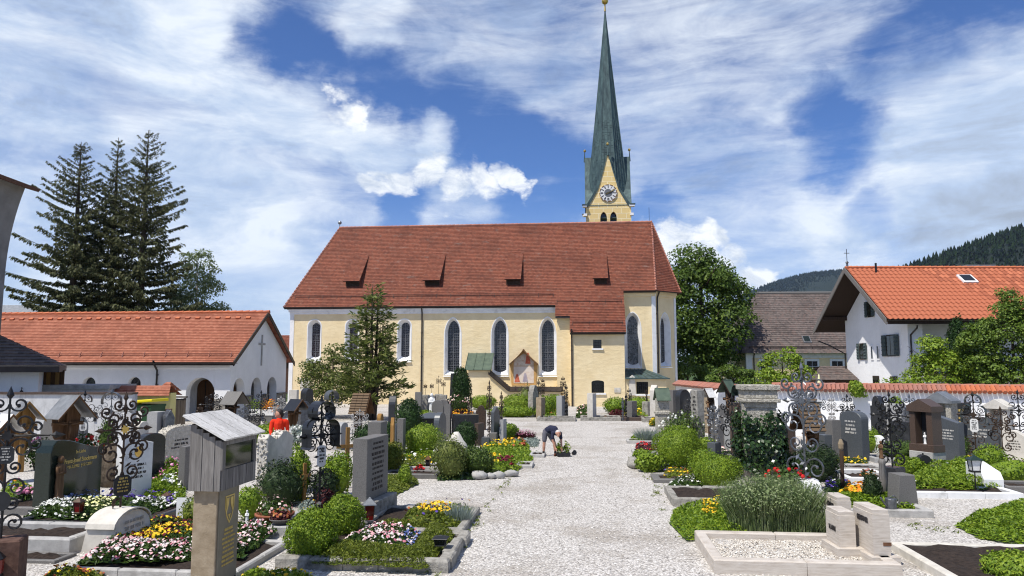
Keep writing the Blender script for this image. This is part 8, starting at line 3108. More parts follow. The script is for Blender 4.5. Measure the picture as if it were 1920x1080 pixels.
 rose_bush('red roses between lavender and silver grey cross', (6.47,17.84), 0.55, 0.62, 'petal_red', 29, 14, n=500)
 carpet('flower_bed', [(7.35,17.84), (8.05,17.84), (8.73,19.18), (7.96,19.18)], 'violet pansies right of the white marble base', 'flowers', 'leaf_bed', 0.16, 420, (0.06, 0.035), [('petal_purple', 0.8), ('petal_white', 0.2)], 70, 0.036, 30)
 bush('pine_shrub', (8,19.88), (0.60, 0.50, 0.46), 'leaf_pine', 'dark green mountain pine before the shingled cross', 'bush', 3000, (0.13, 0.022), 31, 0.2, loose=0.12)
 shrine('steep shingle roofed wooden cross right of the silver grey cross', (8.48,21.35), 2.05, 0.78, 0.62, FL + R(14), 'shingle', 'wood_brown', 8, 1.75, seed=32)
 # ---- graves by the candle post
 root = thing('candle_post', 'weathered wooden post with small carved head between two graves', 'post', (*(7.97,18.22), 0.0), FL)
 m = MB()
 m.smooth = True
 m.tube([(0, 0, 0), (0.015, 0, 0.4), (0, 0.01, 0.95)], [0.06, 0.045, 0.05], 7)
 m.build('shaft', 'wood_dark', root)
 m = MB()
 m.lathe([(0.03, 0.95), (0.06, 1.0), (0.07, 1.10), (0.03, 1.22)], 8)
 m.build('carved_head', 'sandstone', root)
 grave('grave with low white marble kerb behind the orange flowers', (6.49,19.59), 1.2, 1.6, 'marble', 0.22, 0.12, 'soil', seed=33)
 grave('grave with concrete kerb, orange marigolds and a grey block stone', (4.75,15.73), 2.05, 1.7, 'concrete', 0.15, 0.14, 'soil', seg=(2, 1), seed=34)
 carpet('flower_bed', [(6.58,15.61), (8.28,15.5), (9.07,17.14), (7.54,17.49)], 'marigold bed of the concrete kerbed grave, orange blossom at its left', 'flowers', 'leaf_box', 0.20, 2000, (0.08, 0.04),
  [('petal_orange', 0.8, [(7.22,16.5), (7.89,16.5), (8.44,17.63), (7.89,17.77)]), ('petal_yellow', 0.2, [(6.94,16.19), (7.51,16.19), (7.96,17.14), (7.42,17.14)])], 150, 0.042, 35, 0.06)
 bush('blue_conifer', (7.77,16.31), (0.20, 0.20, 0.38), 'leaf_pine', 'small blue green pointed conifer among the marigolds', 'bush', 1100, (0.07, 0.022), 36, 0.1, 'cone')
 headstone('stout dark grey block stone with flat top on the marigold grave', (8.2,15.9), 0.73, 0.46, 0.40, 'taper', 'granite_mid', FS + R(10), seed=37)
 root = thing('watering_can', 'small zinc watering can before the grey block stone', 'watering can', (*(7.59,15.18), 0.14), R(20))
 m = MB()
 m.lathe([(0.10, 0), (0.11, 0.20), (0.105, 0.21), (0.03, 0.215)], 12)
 m.build('body', 'iron_grey', root)
 m = MB()
 m.tube([(-0.10, 0, 0.05), (-0.2, 0, 0.16), (-0.26, 0, 0.24)], 0.018, 6)
 m.build('spout', 'iron_grey', root)
 m = MB()
 m.tube([(0.10, 0, 0.05), (0.19, 0, 0.14), (0.10, 0, 0.26), (-0.06, 0, 0.22)], 0.010, 5)
 m.build('handle', 'iron_grey', root)
 root = thing('carved_post', 'grey weathered carved post with figure beside the tall black cross', 'post', (*(8.1,16.5), 0.0), FL + R(30))
 m = MB()
 m.smooth = True
 m.lathe([(0.10, 0), (0.085, 0.5), (0.07, 0.85), (0.09, 0.90), (0.05, 0.98)], 8)
 m.build('shaft', 'wood_weathered', root)
 statue(root, None, (0, -0.01), 0.38, 'wood_carved', 0, 0.975, 'carved_figure')
 iron_cross('tall dense black iron cross behind the carved post', (9,17.84), 2.33, FL + R(35), 'iron', 3, base=(0.40, 0.36, 0.62, 'granite_dark'), seed=38, split=True, leaf=True, wire=0.021, spread=0.22)
 # ---- ground cover grave with white kerb
 grave('wide grave with white painted kerb filled with green periwinkle', (7.28,18.02), 2.45, 1.75, 'marble', 0.15, 0.12, 'soil', seg=(3, 2), seed=39)
 carpet('ground_cover', [(9.54,17.92), (11.52,17.77), (13.41,21.04), (11.18,21.04)], 'dense green periwinkle on the white kerbed grave', 'ground cover', 'leaf_bright', 0.28, 4200, (0.085, 0.04), None, seed=40, z0=0.06)
 m = MB()
 root = thing('headstone', 'white sloping marble stone right of the periwinkle grave', 'gravestone', (*(11.47,18.37), 0.0), FL)
 m.prism([(-0.42, 0), (0.42, 0), (0.42, 0.30), (0.30, 0.46), (-0.42, 0.62)], -0.20, 0.24, 'xz', 0.01)
 m.build('slab', 'marble', root)
 m = MB()
 m.bbox((0.05, -0.32, 0), (0.95, 0.22, 0.14), 0.01)
 m.build('step', 'marble', root)
 lantern('green roofed lantern on a spike before the white sloping stone', (10.81,17.63), 0.40, 0.24, 'iron', 'enamel_white', 0.1, FS, 'sheet_green', 0.42)
 # brown shrine stone on white plinth
 root = thing('brown_shrine_stone', 'brown granite shrine stone with gabled top on a white plinth', 'gravestone', (*(11.78,21.35), 0.0), FL + R(28))
 m = MB()
 m.bbox((0, 0, 0), (0.74, 0.52, 0.58), 0.01)
 m.build('plinth', 'concrete', root)
 H = 2.05
 m = MB()
 m.bbox((0, 0, 0.581), (0.78, 0.46, 0.20), 0.01)
 m.build('foot', 'granite_brown', root)
 for sx in (-1, 1):
  m = MB()
  m.box(sx * 0.27 - 0.09, sx * 0.27 + 0.09, -0.20, 0.18, 0.782, H - 0.36)
  m.build('pier', 'granite_brown', root)
 m = MB()
 m.box(-0.17, 0.17, 0.05, 0.16, 0.782, H - 0.362)
 m.build('niche_back', 'granite_dark', root)
 m = MB()
 m.prism([(-0.40, H - 0.36), (0.40, H - 0.36), (0.40, H - 0.20), (0.0, H), (-0.40, H - 0.20)], -0.25, 0.22)
 m.build('gable', 'granite_brown', root)
 statue(root, None, (0, -0.06), 0.32, 'marble', 0, 0.783, 'white_figure')
 root = thing('hose_reel', 'black garden hose reel hanging at the white plinth', 'hose reel', (*(11.21,20.54), 0.0), FS)
 m = MB()
 m.tube([(0, 0, 0), (0, 0, 0.62)], 0.02, 6)
 m.build('stand', 'iron', root)
 m = MB()
 m.tube([(0, -0.13, 0.42), (0, 0.10, 0.42)], [0.16, 0.16], 14)
 m.build('drum', 'plastic_black', root)
 # stones round the shrine
 for k, (p, h, w, t, st, mt, fc, lab, tx) in enumerate((
   ((13.29,22.81), 1.47, 0.85, 0.22, 'slant', 'granite_slate', FL + R(22), 'tall slate grey polished headstone right of the brown shrine stone', (4, 'letter_pale', .45, .7)),
   ((15.56,24.92), 1.29, 1.15, 0.20, 'flat', 'granite_slate', FL + R(38), 'broad dark headstone behind the green trefoil cross', (3, 'letter_pale', .45, .7)),
   ((16.13,24.09), 0.94, 0.70, 0.25, 'ogee', 'limestone', FL + R(40), 'small pale stone with curved top at the right edge', (4, 'letter_dark', .3, .65)),
   ((16.37,27.11), 1.65, 0.35, 0.3, 'flat', 'granite_dark', FL + R(20), 'slim dark stone with gilt text left of the green trefoil cross', (6, 'letter_gold', .3, .85)),
   ((10.98,24.09), 1.55, 0.90, 0.30, 'segment', 'granite_slate', FL + R(26), 'dark double headstone with two panels left of the black cross', (4, 'letter_pale', .5, .8)),
   ((10.3,24.09), 1.26, 0.42, 0.30, 'flat', 'granite_mid', FL + R(15), 'plain grey headstone left of the dark double headstone', None),
   ((9.71,23.31), 0.86, 0.36, 0.25, 'flat', 'granite_slate', FL + R(15), 'low grey stone before the plain grey headstone', None),
   ((12.58,25.81), 0.61, 0.42, 0.18, 'round', 'marble', FL + R(30), 'small round white stone right of the dark double headstone', None),
   ((13.39,25.81), 1.08, 0.80, 0.25, 'flat', 'granite_dark', FL + R(30), 'dark headstone behind the black cross', None),
   ((14.24,27.82), 1.58, 0.62, 0.25, 'flat', 'granite_light', FL + R(35), 'light stone under the cone shaped topiary', None),
   ((14.59,27.82), 1.48, 0.42, 0.25, 'round', 'granite_slate', FL + R(35), 'narrow dark arched stone right of the topiary', None),
   ((13.79,28.18), 1.86, 0.50, 0.25, 'shoulder', 'granite_dark', FL + R(30), 'dark stone against the white wall left of the topiary', None),
   ((7.75,21.89), 1.27, 0.55, 0.30, 'flat', 'granite_dark', FL + R(20), 'dark headstone right behind the ivy clad monument', None),
   ((8.49,23.31), 1.11, 0.60, 0.30, 'flat', 'granite_brown', FL + R(20), 'brownish headstone behind the silver grey cross', None),
   ((7.46,24.64), 1.78, 0.55, 0.35, 'flat', 'granite_brown', FL + R(20), 'tall brown headstone left of the ivy clad monument', None),
   ((7.43,25.51), 1.25, 0.42, 0.25, 'flat', 'granite_light', FL + R(20), 'light grey headstone left of the tall brown one', None),
   ((7.81,27.82), 1.52, 0.22, 0.22, 'flat', 'granite_mid', FL + R(10), 'slim grey post stone with white cap left of the light grey headstone', None),
   ((6.73,27.11), 2.1, 0.36, 0.30, 'flat', 'old_stone', FL + R(30), 'tall weathered stone with dark panel behind the rose bush', (6, 'letter_dark', .5, .9)),
   ((7.4,27.11), 0.99, 0.40, 0.22, 'slant', 'granite_mid', FL + R(30), 'grey leaning slab right of the weathered panel stone', None),
   ((8.79,33.45), 1.65, 0.50, 0.25, 'segment', 'sandstone', FL + R(40), 'pinkish headstone behind the weathered panel stone', (4, 'letter_dark', .3, .7)))):
  headstone(lab, p, h, w, t, st, mt, fc, text=tx, seed=50 + k, base=(0.1, 0.12, 0.12, 'granite_mid') if k % 3 == 0 else None)
 for k, (p, h, w, mt, lab) in enumerate((((14.41,25.06), 2.13, 0.80, 'shell_stone', 'weathered stone house shrine with grey roof behind the brown one'),
           ((16.79,25.81), 1.85, 0.72, 'limestone', 'pale pedimented niche stone against the white wall'))):
  root = thing('niche_stone', lab, 'gravestone', (*p, 0.0), FL + R(40))
  m = MB()
  m.box(-w / 2, w / 2, -0.25, 0.25, 0, h * 0.50)
  m.build('body', mt, root)
  for sx in (-1, 1):
   m = MB()
   m.box(sx * w * 0.38 - w * 0.10, sx * w * 0.38 + w * 0.10, -0.24, 0.22, h * 0.501, h * 0.82)
   m.build('pier', mt, root)
  m = MB()
  m.box(-w * 0.28, w * 0.28, 0.12, 0.22, h * 0.501, h * 0.82)
  m.build('niche_back', mt, root)
  m = MB()
  m.prism([(-w * 0.58, h * 0.821), (w * 0.58, h * 0.821), (w * 0.58, h * 0.86), (0, h), (-w * 0.58, h * 0.86)], -0.32, 0.30)
  m.build('roof', 'sheet_grey' if k == 0 else mt, root)
  lo = MB()
  lo.lathe([(0.05, 0), (0.06, 0.12), (0.02, 0.16)], 8, (0, -0.05, h * 0.502))
  lo.build('grave_light', 'glass_red', root)
 iron_cross('green sheet metal trefoil cross with pale oval shield', (14.22,23.06), 2.12, FL + R(55), 'iron_brown', 2, plaque=(0.22, 0.40, 0.55, 'enamel_white', 'letter_dark'),
   roof=('trefoil', 0.66, 0.34, 'sheet_green'), seed=70, leaf=True, spread=0.13)
 for k, (p, h, mt, rich, fc, lab) in enumerate((
   ((14.88,22.81), 1.71, 'iron_brown', 3, FL + R(40), 'rusty leafy cross before the pale niche stone'),
   ((17.27,25.51), 2.09, 'iron', 1, FS, 'tall thin black cross at the right picture edge'),
   ((14.41,27.11), 1.9, 'iron_grey', 2, FS, 'grey scrolled cross behind the brown shrine stone'),
   ((12.63,28.18), 1.86, 'iron', 2, FS, 'small dark cross against the white wall below the creeper'),
   ((11.61,28.18), 1.94, 'granite_slate', 0, FS, 'dark pedestal cross behind the shingled cross'),
   ((12.36,28.94), 1.77, 'iron_pale', 1, FS, 'pale cross with small roof behind the plain grey headstone'),
   ((6.71,22.81), 2.03, 'iron', 3, FL + R(40), 'dark scrolled cross left of the ivy clad monument'),
   ((6.48,24.09), 1.75, 'iron_grey', 3, FL + R(40), 'slim grey cross on a black foot right of the largest boxwood'),
   ((6.94,28.94), 1.77, 'iron', 1, FS, 'thin dark cross behind the rose bush with white blooms'),
   ((9.5,36.91), 1.82, 'iron_pale', 1, FS, 'thin pale cross under the linden'),
   ((10.64,38.57), 1.55, 'iron_pale', 1, FS, 'slim white cross post before the far wall'))):
  iron_cross(lab, p, h, fc, mt, rich, base=(0.32, 0.28, 0.55, 'granite_slate') if k in (4, 5, 7) else None, seed=80 + k, spread=0.16, wire=0.019)
 for k, (p, w, rm, lab) in enumerate((((8.23,28.37), 0.55, 'copper_green', 'wooden cross with green copper hood left behind the ivy clad monument'),)):
  shrine(lab, p, 2.46, w, 0.5, FL + R(40), rm, 'wood_dark', seed=95 + k, steep=1.3)
 shrine('small wooden cross under a white board roof behind the pinkish headstone', (7.76,29.33), 2.1, 0.36, 0.4, FL + R(35), 'enamel_white', 'wood_dark', seed=97, steep=1.4)
 iron_cross('cross under a dark green barrel shaped metal hood left of the ivy clad monument', (7.47,24.09), 2.37, FL + R(12), 'iron', 1, roof=('arch', 0.55, 0.60, 'sheet_green'), seed=98)
 bush('topiary_cone', (14.86, 28.94), (0.42, 0.42, 1.02), 'leaf_box', 'pointed green topiary cone before the white wall', 'bush', 1800, (0.07, 0.04), 99, 0.05, 'cone')
 # shrubs between
 for k, (p, r, mt, lab) in enumerate((
   ((10.88,21.04), (0.24, 0.22, 0.26), 'leaf_box', 'left one of two small boxwood balls by the hose reel'),
   ((10.94,20.54), (0.26, 0.24, 0.27), 'leaf_box', 'right one of two small boxwood balls by the hose reel'),
   ((12.44,24.09), (0.75, 0.5, 0.32), 'leaf_box_dark', 'dark low shrubs behind the two small boxwood balls'),
   ((14.32,24.09), (0.35, 0.3, 0.42), 'leaf_box_dark', 'dark green shrub right of the slate grey polished headstone'),
   ((12.9,21.35), (0.4, 0.3, 0.22), 'leaf_box', 'rose foliage left of the green trefoil cross'),
   ((13.55,21.35), (0.42, 0.35, 0.40), 'leaf_box', 'leafy shrub right of the green trefoil cross'),
   ((12.4,26.13), (0.5, 0.4, 0.42), 'leaf_box', 'green shrub with pale flowers right of the dark double headstone'),
   ((6.67,25.81), (0.35, 0.3, 0.3), 'leaf_bright', 'light green tuft behind the grey cross on a black foot'),
   ((8.15,28.37), (0.4, 0.35, 0.55), 'leaf_bright', 'light green bush before the tall brown headstone'),
   ((7.4,20.35), (0.35, 0.3, 0.35), 'leaf_box_dark', 'dark shrub between ivy clad monument and silver grey cross'),
   ((12.96,19.44), (0.75, 0.5, 0.30), 'leaf_box', 'low green shrub at the right edge beyond the white sloping stone'))):
  bush('box_shrub', p, r, mt, lab, 'bush', 900, (0.065, 0.04), 100 + k, 0.15)
 for k, (pl, fl, lab) in enumerate((
   ([(11.69,20.64), (12.51,20.64), (13.31,21.89), (12.46,21.89)], 'petal_yellow', 'yellow flowers behind the periwinkle grave'),
   ([(13.55,22.81), (14.04,22.81), (14.66,23.82), (14.19,23.82)], 'petal_yellow', 'yellow flowers below the broad dark headstone'),
   ([(6.31,24.64), (7.41,24.64), (8.02,26.45), (6.84,26.45)], 'petal_rose', 'pale pink flowers left of the ivy clad monument'),
   ([(9.28,21.89), (10.18,21.67), (11.13,23.56), (10.08,23.56)], 'petal_yellow', 'thin mixed flowers before the dark double headstone'),
   ([(8.69,19.18), (9.34,19.18), (9.98,20.35), (9.28,20.35)], 'petal_rust', 'brownish flowers inside the white marble kerb'),
   ([(13.88,21.35), (15.09,21.35), (16.13,22.81), (14.92,22.81)], 'petal_pink', 'grey green plants with pink flowers at the right edge'))):
  carpet('flower_bed', pl, lab, 'flowers', 'leaf_bed', 0.18, 420, (0.07, 0.04), [(fl, 1.0)], 60, 0.035, 120 + k)
 for k, (g1, lx, ly, mt, lab) in enumerate((
   ((6.78,21.82), 1.5, 1.0, 'concrete', 'grave with concrete kerb before the dark double headstone'),
   ((8.84,24.3), 1.6, 0.9, 'granite_light', 'grave with light kerb behind the two small boxwood balls'),
   ((10.5,22.83), 1.6, 0.9, 'marble', 'grave with white kerb below the broad dark headstone'),
   ((11.12,21.85), 1.9, 1.0, 'concrete', 'grave with concrete kerb at the right picture edge'),
   ((9.86,18.92), 1.6, 1.0, 'granite_mid', 'grave with dark kerb right of the white sloping stone'),
   ((3.6,24.04), 1.6, 0.9, 'granite_mid', 'grave with grey kerb behind the twin boxwoods'))):
  grave(lab, g1, lx, ly, mt, 0.16, 0.12, 'soil', seed=130 + k)
right_near()
def church_row():
 for k, (g1, lx, ly, lab) in enumerate((((-2.7,40.32), 2.1, 1.6, 'small flowered grave before the wall painting'), ((-0.35,40.95), 2.2, 1.6, 'grave with pale roses before the sacristy'),
          ((0.97,41.08), 2.2, 1.6, 'grave with brown kerb before the sacristy window'), ((2.94,40.13), 1.8, 1.6, 'grave with yellow flowers before the church annex'))):
  grave(lab, g1, lx, ly, 'old_stone' if k != 2 else 'granite_brown', 0.20, 0.15, 'soil', seed=140 + k)
 for k, (pl, lm, fl, lab) in enumerate((
   ([(1.42,41.57), (2.66,41.57), (2.98,47.6), (1.76,47.6)], 'leaf_bright', 'petal_rust', 'reddish and green plants before the wall painting'),
   ([(3.66,42.82), (4.82,42.82), (5.81,52.27), (4.55,52.27)], 'leaf_bed', 'petal_rose', 'pale pink roses on the grave before the sacristy'),
   ([(6.34,42.82), (7.77,42.82), (8.58,47.6), (7.19,47.6)], 'leaf_bright', 'petal_yellow', 'bright yellow flowers before the annex window'),
   ([(6.77,36.91), (7.19,36.91), (7.82,40.39), (7.41,40.39)], 'leaf_moss', 'petal_yellow', 'yellow cushion left of the copper roofed pillar'),
   ([(5.78,44.61), (6.73,44.61), (7.46,49.83), (6.53,49.83)], 'leaf_red', 'petal_maroon', 'wine red plants before the sacristy window'))):
  carpet('flower_bed', pl, lab, 'flowers', lm, 0.32, 420, (0.13, 0.08), [(fl, 1.0)], 70, 0.06, 150 + k)
 root = bush('hedge_block', (0.25,43.7), (1.5, 0.55, 0.34), 'leaf_box', 'dark clipped hedge block left of the flowered grave', 'hedge', 2400, (0.10, 0.06), 160, 0.05)
 bush('hedge_dome', (0.28,49.83), (0.95, 0.6, 0.55), 'leaf_bright', 'light green domed bush behind the hedge block', 'bush', 1800, (0.10, 0.06), 161, 0.06)
 bush('rose_tree', (1.02,51.02), (0.55, 0.4, 0.75), 'leaf_yew', 'loose rose tree before the wall painting', 'bush', 500, (0.12, 0.07), 162, 0.4, loose=0.3)
 for k, (p, r, mt, lab) in enumerate((((2.05,43.7), (0.42, 0.4, 0.62), 'leaf_bright', 'small light conifer on the flowered grave before the wall painting'), ((2.71,48.69), (0.6, 0.5, 0.62), 'leaf_box', 'round bush behind the small light conifer'),
          ((6.43,46.56), (0.75, 0.6, 0.55), 'leaf_box', 'round green bush before the sacristy window'), ((8.19,48.69), (0.95, 0.7, 0.52), 'leaf_box', 'round green bush before the annex window'),
          ((7.23,46.56), (0.6, 0.5, 0.35), 'leaf_box_dark', 'low dark shrub between the two round bushes at the annex'))):
  bush('box_shrub', p, r, mt, lab, 'bush', 900, (0.10, 0.06), 163 + k, 0.08)
 for k, (p, h, mt, lab) in enumerate((((1.88,45.57), 2.16, 'iron_brown', 'left tall iron cross below the wall painting'), ((1.59,44.61), 2.14, 'iron', 'second tall iron cross below the wall painting'),
          ((2.9,42.4), 2.37, 'iron_brown', 'tall slim cross beside the stair bay'), ((3.05,41.98), 1.9, 'iron', 'dark cross right beside the stair bay'),
          ((6.71,42.82), 1.69, 'iron', 'tall black cross left of the annex window'), ((6.27,41.17), 1.39, 'iron', 'shorter black cross before the sacristy corner'),
          ((8.04,44.61), 1.57, 'iron_brown', 'dark obelisk shaped cross below the annex window'), ((5.98,40.39), 1.28, 'iron_grey', 'grey cross left of the sacristy corner'))):
  iron_cross(lab, p, h, FS + R(70 if k % 2 else 50), mt, 1, base=(0.4, 0.4, 0.85, 'old_stone') if k in (0, 2, 6) else None, seed=170 + k, spread=0.08, wire=0.018)
 for k, (p, h, w, mt, st, lab) in enumerate((((1.24,43.7), 1.85, 0.55, 'old_stone', 'shoulder', 'grey stone monument right of the domed bush'), ((2.75,41.98), 1.3, 0.40, 'granite_light', 'flat', 'pale stone post before the stair bay'),
            ((4.48,41.98), 1.45, 0.42, 'limestone', 'flat', 'pale stone pillar right of the pale roses'), ((6.72,41.98), 1.01, 0.6, 'granite_mid', 'flat', 'grey stone left below the annex window'),
            ((1.61,41.98), 1.21, 0.42, 'sandstone', 'flat', 'reddish stone post below the wall painting'), ((8.09,42.4), 1.89, 0.5, 'limestone', 'gable', 'pale stone shrine left of the copper roofed pillar'))):
  headstone(lab, p, h, w, 0.35, st, mt, FS + R(60), seed=180 + k)
 # far stones under the linden
 rs = random.Random(5)
 for k, (u, lab) in enumerate(((((8.85,40.39)), 'small grey stone at the church apse foot'), (((8.75,38.23)), 'dark stone under the linden, right of the apse'), (((9.48,39.64)), 'pale stone in the shade below the linden'),
        (((9.56,37.55)), 'bluish stone in the shade before the far wall'), (((9.86,35.38)), 'white topped stone before the far wall'), (((10.74,33.45)), 'grey stone showing right of the barrel hood'))):
  headstone(lab, u, rs.uniform(1.3, 1.9), rs.uniform(0.5, 0.8), 0.3, ('flat', 'round', 'shoulder')[k % 3], ('granite_mid', 'granite_dark', 'limestone', 'granite_slate', 'marble', 'granite_mid')[k], FS + R(40), seed=190 + k)
church_row()
def weeds():
 rng = np.random.default_rng(64)
 V = []
 for (x0, y0), (x1, y1), n in (((-0.6,15.61), (-1.06,10.83), 26), ((0.97,27.46), (-0.6,15.61), 30), ((4.11,25.81), (3.11,13.06), 46), ((7.44,14.34), (7.95,13.67), 10)):
  for k in range(n):
   f = rng.random()
   c = np.array([x0 + (x1 - x0) * f + rng.normal(0, 0.10), y0 + (y1 - y0) * f + rng.normal(0, 0.12), 0.025])
   q = c + rng.normal(0, 1, (9, 3)) * [0.035, 0.035, 0.012]
   V.append(leaf_quads(rng, q, np.tile([0, 0, 1.0], (9, 1)), 0.07, 0.02, 0.7))
 V = np.concatenate(V)
 o = np_mesh('weeds', V, quads_idx(len(V) // 4), ['leaf_moss'])
 tag(o, 'small weeds sprouting in the gravel along the kerbs', 'weeds', kind='stuff')
weeds()
# ------------------------------------------------------------------ people
def person(name, label, loc, rz, limbs, balls, voxel=0.011):
 m = MB()
 regions = []
 for pts, rad, mat in limbs:
  pts = [Vector(p) for p in pts]
  m.tube(pts, rad, 10)
  for i in range(len(pts) - 1):
   regions.append((pts[i], pts[i + 1], rad[i], rad[i + 1], mat))
  for p, r in zip(pts, rad):
   m.ball(p, r * 0.99, 10)
 for c, r, sz, mat in balls:
  m.ball(c, r, 12, sz)
  regions.append((Vector(c), Vector(c) + Vector((0, 0, 0.001)), r, r, mat))
 me = bpy.data.meshes.new('body_tmp')
 me.from_pydata(m.v, [], m.f)
 tmp = bpy.data.objects.new('body_tmp', me)
 COL.objects.link(tmp)
 rm = tmp.modifiers.new('fuse', 'REMESH')
 rm.mode = 'VOXEL'
 rm.voxel_size = voxel
 sm = tmp.modifiers.new('smooth', 'SMOOTH')
 sm.iterations = 3
 sm.factor = 0.5
 dg = bpy.context.evaluated_depsgraph_get()
 dg.update()
 body = bpy.data.meshes.new_from_object(tmp.evaluated_get(dg))
 bpy.data.objects.remove(tmp)
 mats = sorted({r[4] for r in regions})
 body.materials.clear()
 for k in mats:
  body.materials.append(MATS[k])
 n = len(body.polygons)
 cen = np.zeros(n * 3, dtype=np.float32)
 body.polygons.foreach_get('center', cen)
 cen = cen.reshape(-1, 3)
 best = np.full(n, 1e9)
 idx = np.zeros(n, dtype=np.int32)
 for a, b, r0, r1, mat in regions:
  A, B = np.array(a), np.array(b)
  ab = B - A
  t = np.clip((cen - A) @ ab / max(ab @ ab, 1e-9), 0, 1)
  d = np.linalg.norm(cen - (A + t[:, None] * ab), axis=1) - (r0 + (r1 - r0) * t)
  w = d < best
  best[w] = d[w]
  idx[w] = mats.index(mat)
 body.polygons.foreach_set('material_index', idx)
 body.polygons.foreach_set('use_smooth', np.ones(n, dtype=bool))
 o = bpy.data.objects.new(name, body)
 COL.objects.link(o)
 place(o, loc, rz)
 return tag(o, label, 'person')
def hand(limbs, wrist, direction, side, mat='skin', curl=0.5):
 w, d, s = Vector(wrist), Vector(direction).normalized(), Vector(side).normalized()
 nrm = d.cross(s)
 palm = w + d * 0.085
 limbs.append(([w, w + d * 0.045, palm], [0.026, 0.034, 0.032], mat))
 for k, ln in enumerate((0.070, 0.080, 0.074, 0.058)):
  b = palm + s * (0.030 - 0.020 * k)
  p1 = b + d * ln * 0.5 + nrm * ln * 0.15 * curl
  p2 = b + d * ln * 0.85 + nrm * ln * 0.65 * curl
  limbs.append(([b, p1, p2], [0.010, 0.009, 0.008], mat))
 t = w + d * 0.03 + s * 0.030
 limbs.append(([t, t + s * 0.030 + d * 0.025, t + s * 0.035 + d * 0.060], [0.012, 0.011, 0.009], mat))
def bending_man():
 L = []
 # x to the right of the picture, -y towards the viewer
 hipl, hipr = (-0.20, 0.16, 0.90), (-0.16, -0.06, 0.88)
 for hip, knee, ankle, toe in (((-0.24, -0.04, 0.86), (-0.27, -0.06, 0.50), (-0.30, -0.02, 0.10), (-0.36, -0.14, 0.04)),
        ((-0.10, 0.06, 0.86), (0.12, 0.00, 0.50), (0.15, 0.03, 0.10), (0.12, -0.10, 0.04))):
  L.append(([hip, tuple(Vector(hip).lerp(Vector(knee), 0.72))], [0.105, 0.092], 'cloth_grey'))
  L.append(([tuple(Vector(hip).lerp(Vector(knee), 0.72)), knee, tuple(Vector(knee).lerp(Vector(ankle), 0.35)), tuple(Vector(knee).lerp(Vector(ankle), 0.75))], [0.068, 0.058, 0.062, 0.046], 'skin'))
  L.append(([tuple(Vector(knee).lerp(Vector(ankle), 0.75)), ankle], [0.045, 0.045], 'cloth_dark'))
  heel = (ankle[0] + 0.02, ankle[1] + 0.06, 0.045)
  L.append(([heel, (ankle[0], ankle[1], 0.055), toe], [0.045, 0.055, 0.040], 'shoe_brown'))
 L.append(([(-0.18, 0.02, 0.90), (-0.12, 0.0, 0.93)], [0.160, 0.158], 'cloth_grey'))
 # back rounding forwards and down to the shoulders
 L.append(([(-0.12, 0.0, 0.95), (-0.02, -0.06, 1.01), (0.11, -0.14, 0.99), (0.20, -0.20, 0.91)], [0.160, 0.165, 0.170, 0.130], 'cloth_navy'))
 L.append(([(0.06, -0.30, 0.88), (0.22, -0.16, 0.90), (0.34, -0.06, 0.86)], [0.080, 0.11, 0.080], 'cloth_navy'))
 # arms: left of picture reaches down, right one holds the tray
 L.append(([(0.06, -0.30, 0.88), (0.05, -0.33, 0.70)], [0.074, 0.066], 'cloth_navy'))
 L.append(([(0.05, -0.33, 0.72), (0.06, -0.34, 0.60), (0.15, -0.36, 0.36)], [0.050, 0.044, 0.030], 'skin'))
 hand(L, (0.15, -0.36, 0.36), (0.40, -0.05, -0.85), (0.6, -0.7, 0.1))
 L.append(([(0.34, -0.06, 0.86), (0.37, -0.08, 0.68)], [0.074, 0.066], 'cloth_navy'))
 L.append(([(0.37, -0.08, 0.70), (0.38, -0.10, 0.58), (0.40, -0.22, 0.34)], [0.050, 0.044, 0.030], 'skin'))
 hand(L, (0.40, -0.22, 0.34), (0.02, -0.35, -0.9), (-0.9, -0.1, 0.1))
 # neck, head hanging down, face turned to the ground
 L.append(([(0.22, -0.22, 0.92), (0.25, -0.30, 0.90)], [0.060, 0.056], 'skin'))
 B = [((0.27, -0.36, 0.89), 0.102, 1.12, 'skin'), ((0.265, -0.345, 0.925), 0.100, 0.95, 'hair_grey'),
  ((0.36, -0.37, 0.88), 0.022, 1.3, 'skin'), ((0.18, -0.37, 0.88), 0.022, 1.3, 'skin'), ((0.275, -0.46, 0.84), 0.018, 1.4, 'skin'),
  ((0.275, -0.43, 0.79), 0.045, 0.8, 'skin')]
 o = person('person', 'person in navy shirt and grey shorts bending over plants on the gravel path', (*(1.31,25.06), 0.0), R(-4), L, B)
 o.scale = (0.87, 0.87, 0.87)
 e = MB()
 for dx in (-0.035, 0.035):
  e.ball((0.275 + dx, -0.448, 0.875), 0.010, 6)
 e.build('eyes', 'plastic_black', o)['kind'] = 'stuff'
 root = thing('plant_tray', 'black nursery tray of small green plants before the bending person', 'plant tray', (*(1.69,24.92), 0.0), R(8))
 m = MB()
 m.prism([(-0.20, 0), (0.20, 0), (0.23, 0.13), (-0.23, 0.13)], -0.15, 0.15)
 m.build('tray', 'plastic_black', root)
 for k, x in enumerate((-0.13, 0.10)):
  rng = np.random.default_rng(300 + k)
  p = rng.normal(0, 1, (150, 3)) * [0.06, 0.06, 0.08] + [x, 0, 0.27]
  o = np_mesh('plant', leaf_quads(rng, p, rng.normal(0, 1, (150, 3)), 0.08, 0.045), quads_idx(150), ['leaf_bright'], parent=root)
 root = thing('flower_pot', 'small black pot lying right of the plant tray', 'pot', (*(2.08,25.36), 0.07), R(30))
 m = MB()
 m.lathe([(0.05, -0.07), (0.07, 0.05), (0.08, 0.05), (0.08, 0.07)], 10)
 m.build('pot', 'plastic_black', root).rotation_euler = (R(70), 0, 0)
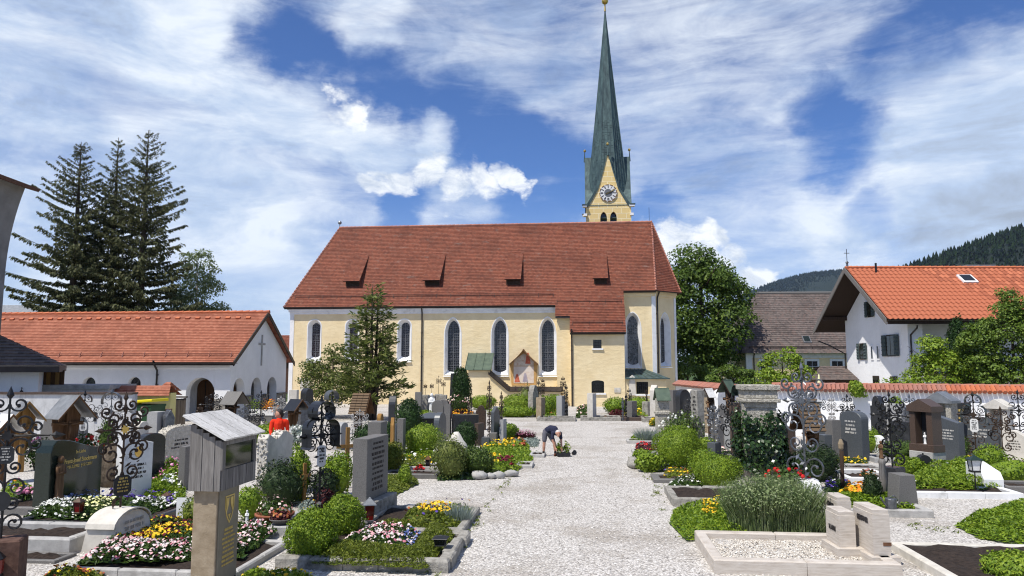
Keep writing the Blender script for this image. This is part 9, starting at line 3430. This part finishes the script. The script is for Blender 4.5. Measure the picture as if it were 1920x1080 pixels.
def red_person():
 L = []
 for s in (-1, 1):
  hip, knee, ank = (s * 0.10, 0.0, 0.90), (s * 0.11, -0.01, 0.48), (s * 0.11, 0.02, 0.08)
  L.append(([hip, knee, ank], [0.105, 0.070, 0.052], 'cloth_dark'))
  L.append(([(s * 0.11, 0.03, 0.05), (s * 0.12, -0.13, 0.04)], [0.05, 0.04], 'shoe_brown'))
 L.append(([(0, 0.0, 0.95), (0, 0.01, 1.15), (0.0, -0.01, 1.36), (0.0, 0.0, 1.42)], [0.150, 0.155, 0.165, 0.120], 'cloth_red'))
 L.append(([(-0.19, 0.0, 1.40), (0.19, 0.0, 1.40)], [0.085, 0.085], 'cloth_red'))
 for s in (-1, 1):
  el = (s * 0.25, -0.06 if s < 0 else 0.04, 1.12)
  wr = (s * 0.20 if s < 0 else 0.28, -0.26 if s < 0 else -0.16, 1.00)
  L.append(([(s * 0.22, 0, 1.38), el], [0.075, 0.060], 'cloth_red'))
  L.append(([el, wr], [0.052, 0.034], 'cloth_red' if s < 0 else 'skin'))
  hand(L, wr, (-s * 0.4, -0.7, -0.2), (0, 0.2, 1))
 L.append(([(0, 0.0, 1.44), (-0.02, -0.01, 1.55)], [0.060, 0.055], 'skin'))
 B = [((-0.035, -0.01, 1.645), 0.098, 1.2, 'skin'), ((0.0, 0.015, 1.675), 0.112, 1.08, 'hair_dark'), ((0.05, 0.04, 1.60), 0.075, 1.1, 'hair_dark'),
  ((-0.145, -0.02, 1.635), 0.018, 1.4, 'skin'), ((-0.10, -0.02, 1.565), 0.040, 0.8, 'skin'), ((-0.02, -0.10, 1.63), 0.020, 1.5, 'skin')]
 o = person('person', 'person in a bright red top with dark hair, seen from behind among the left graves', (*(-6.93,22.34), 0.0), R(8), L, B)
 o.scale = (0.95, 0.95, 0.95)
 e = MB()
 for dy in (-0.05, 0.03):
  e.ball((-0.126, dy - 0.01, 1.66), 0.010, 6)
 e.build('eyes', 'plastic_black', o)['kind'] = 'stuff'
bending_man()
red_person()
# ------------------------------------------------------------------ summer haze over the valley
def build_haze():
 m = MB()
 m.box(-4300, 4300, -80, 6900, -8, 560)
 mt = bpy.data.materials.new('haze_air')
 mt.use_nodes = True
 t = NT(mt.node_tree)
 out = t.n('ShaderNodeOutputMaterial')
 v = t.n('ShaderNodeVolumePrincipled')
 v.inputs['Color'].default_value = (0.62, 0.80, 1.0, 1.0)
 v.inputs['Density'].default_value = 0.00004
 t.l(v.outputs[0], out.inputs['Volume'])
 MATS['haze_air'] = mt
 o = m.build('haze', 'haze_air')
 tag(o, 'thin bluish summer haze filling the valley air', 'haze', kind='stuff')
build_haze()
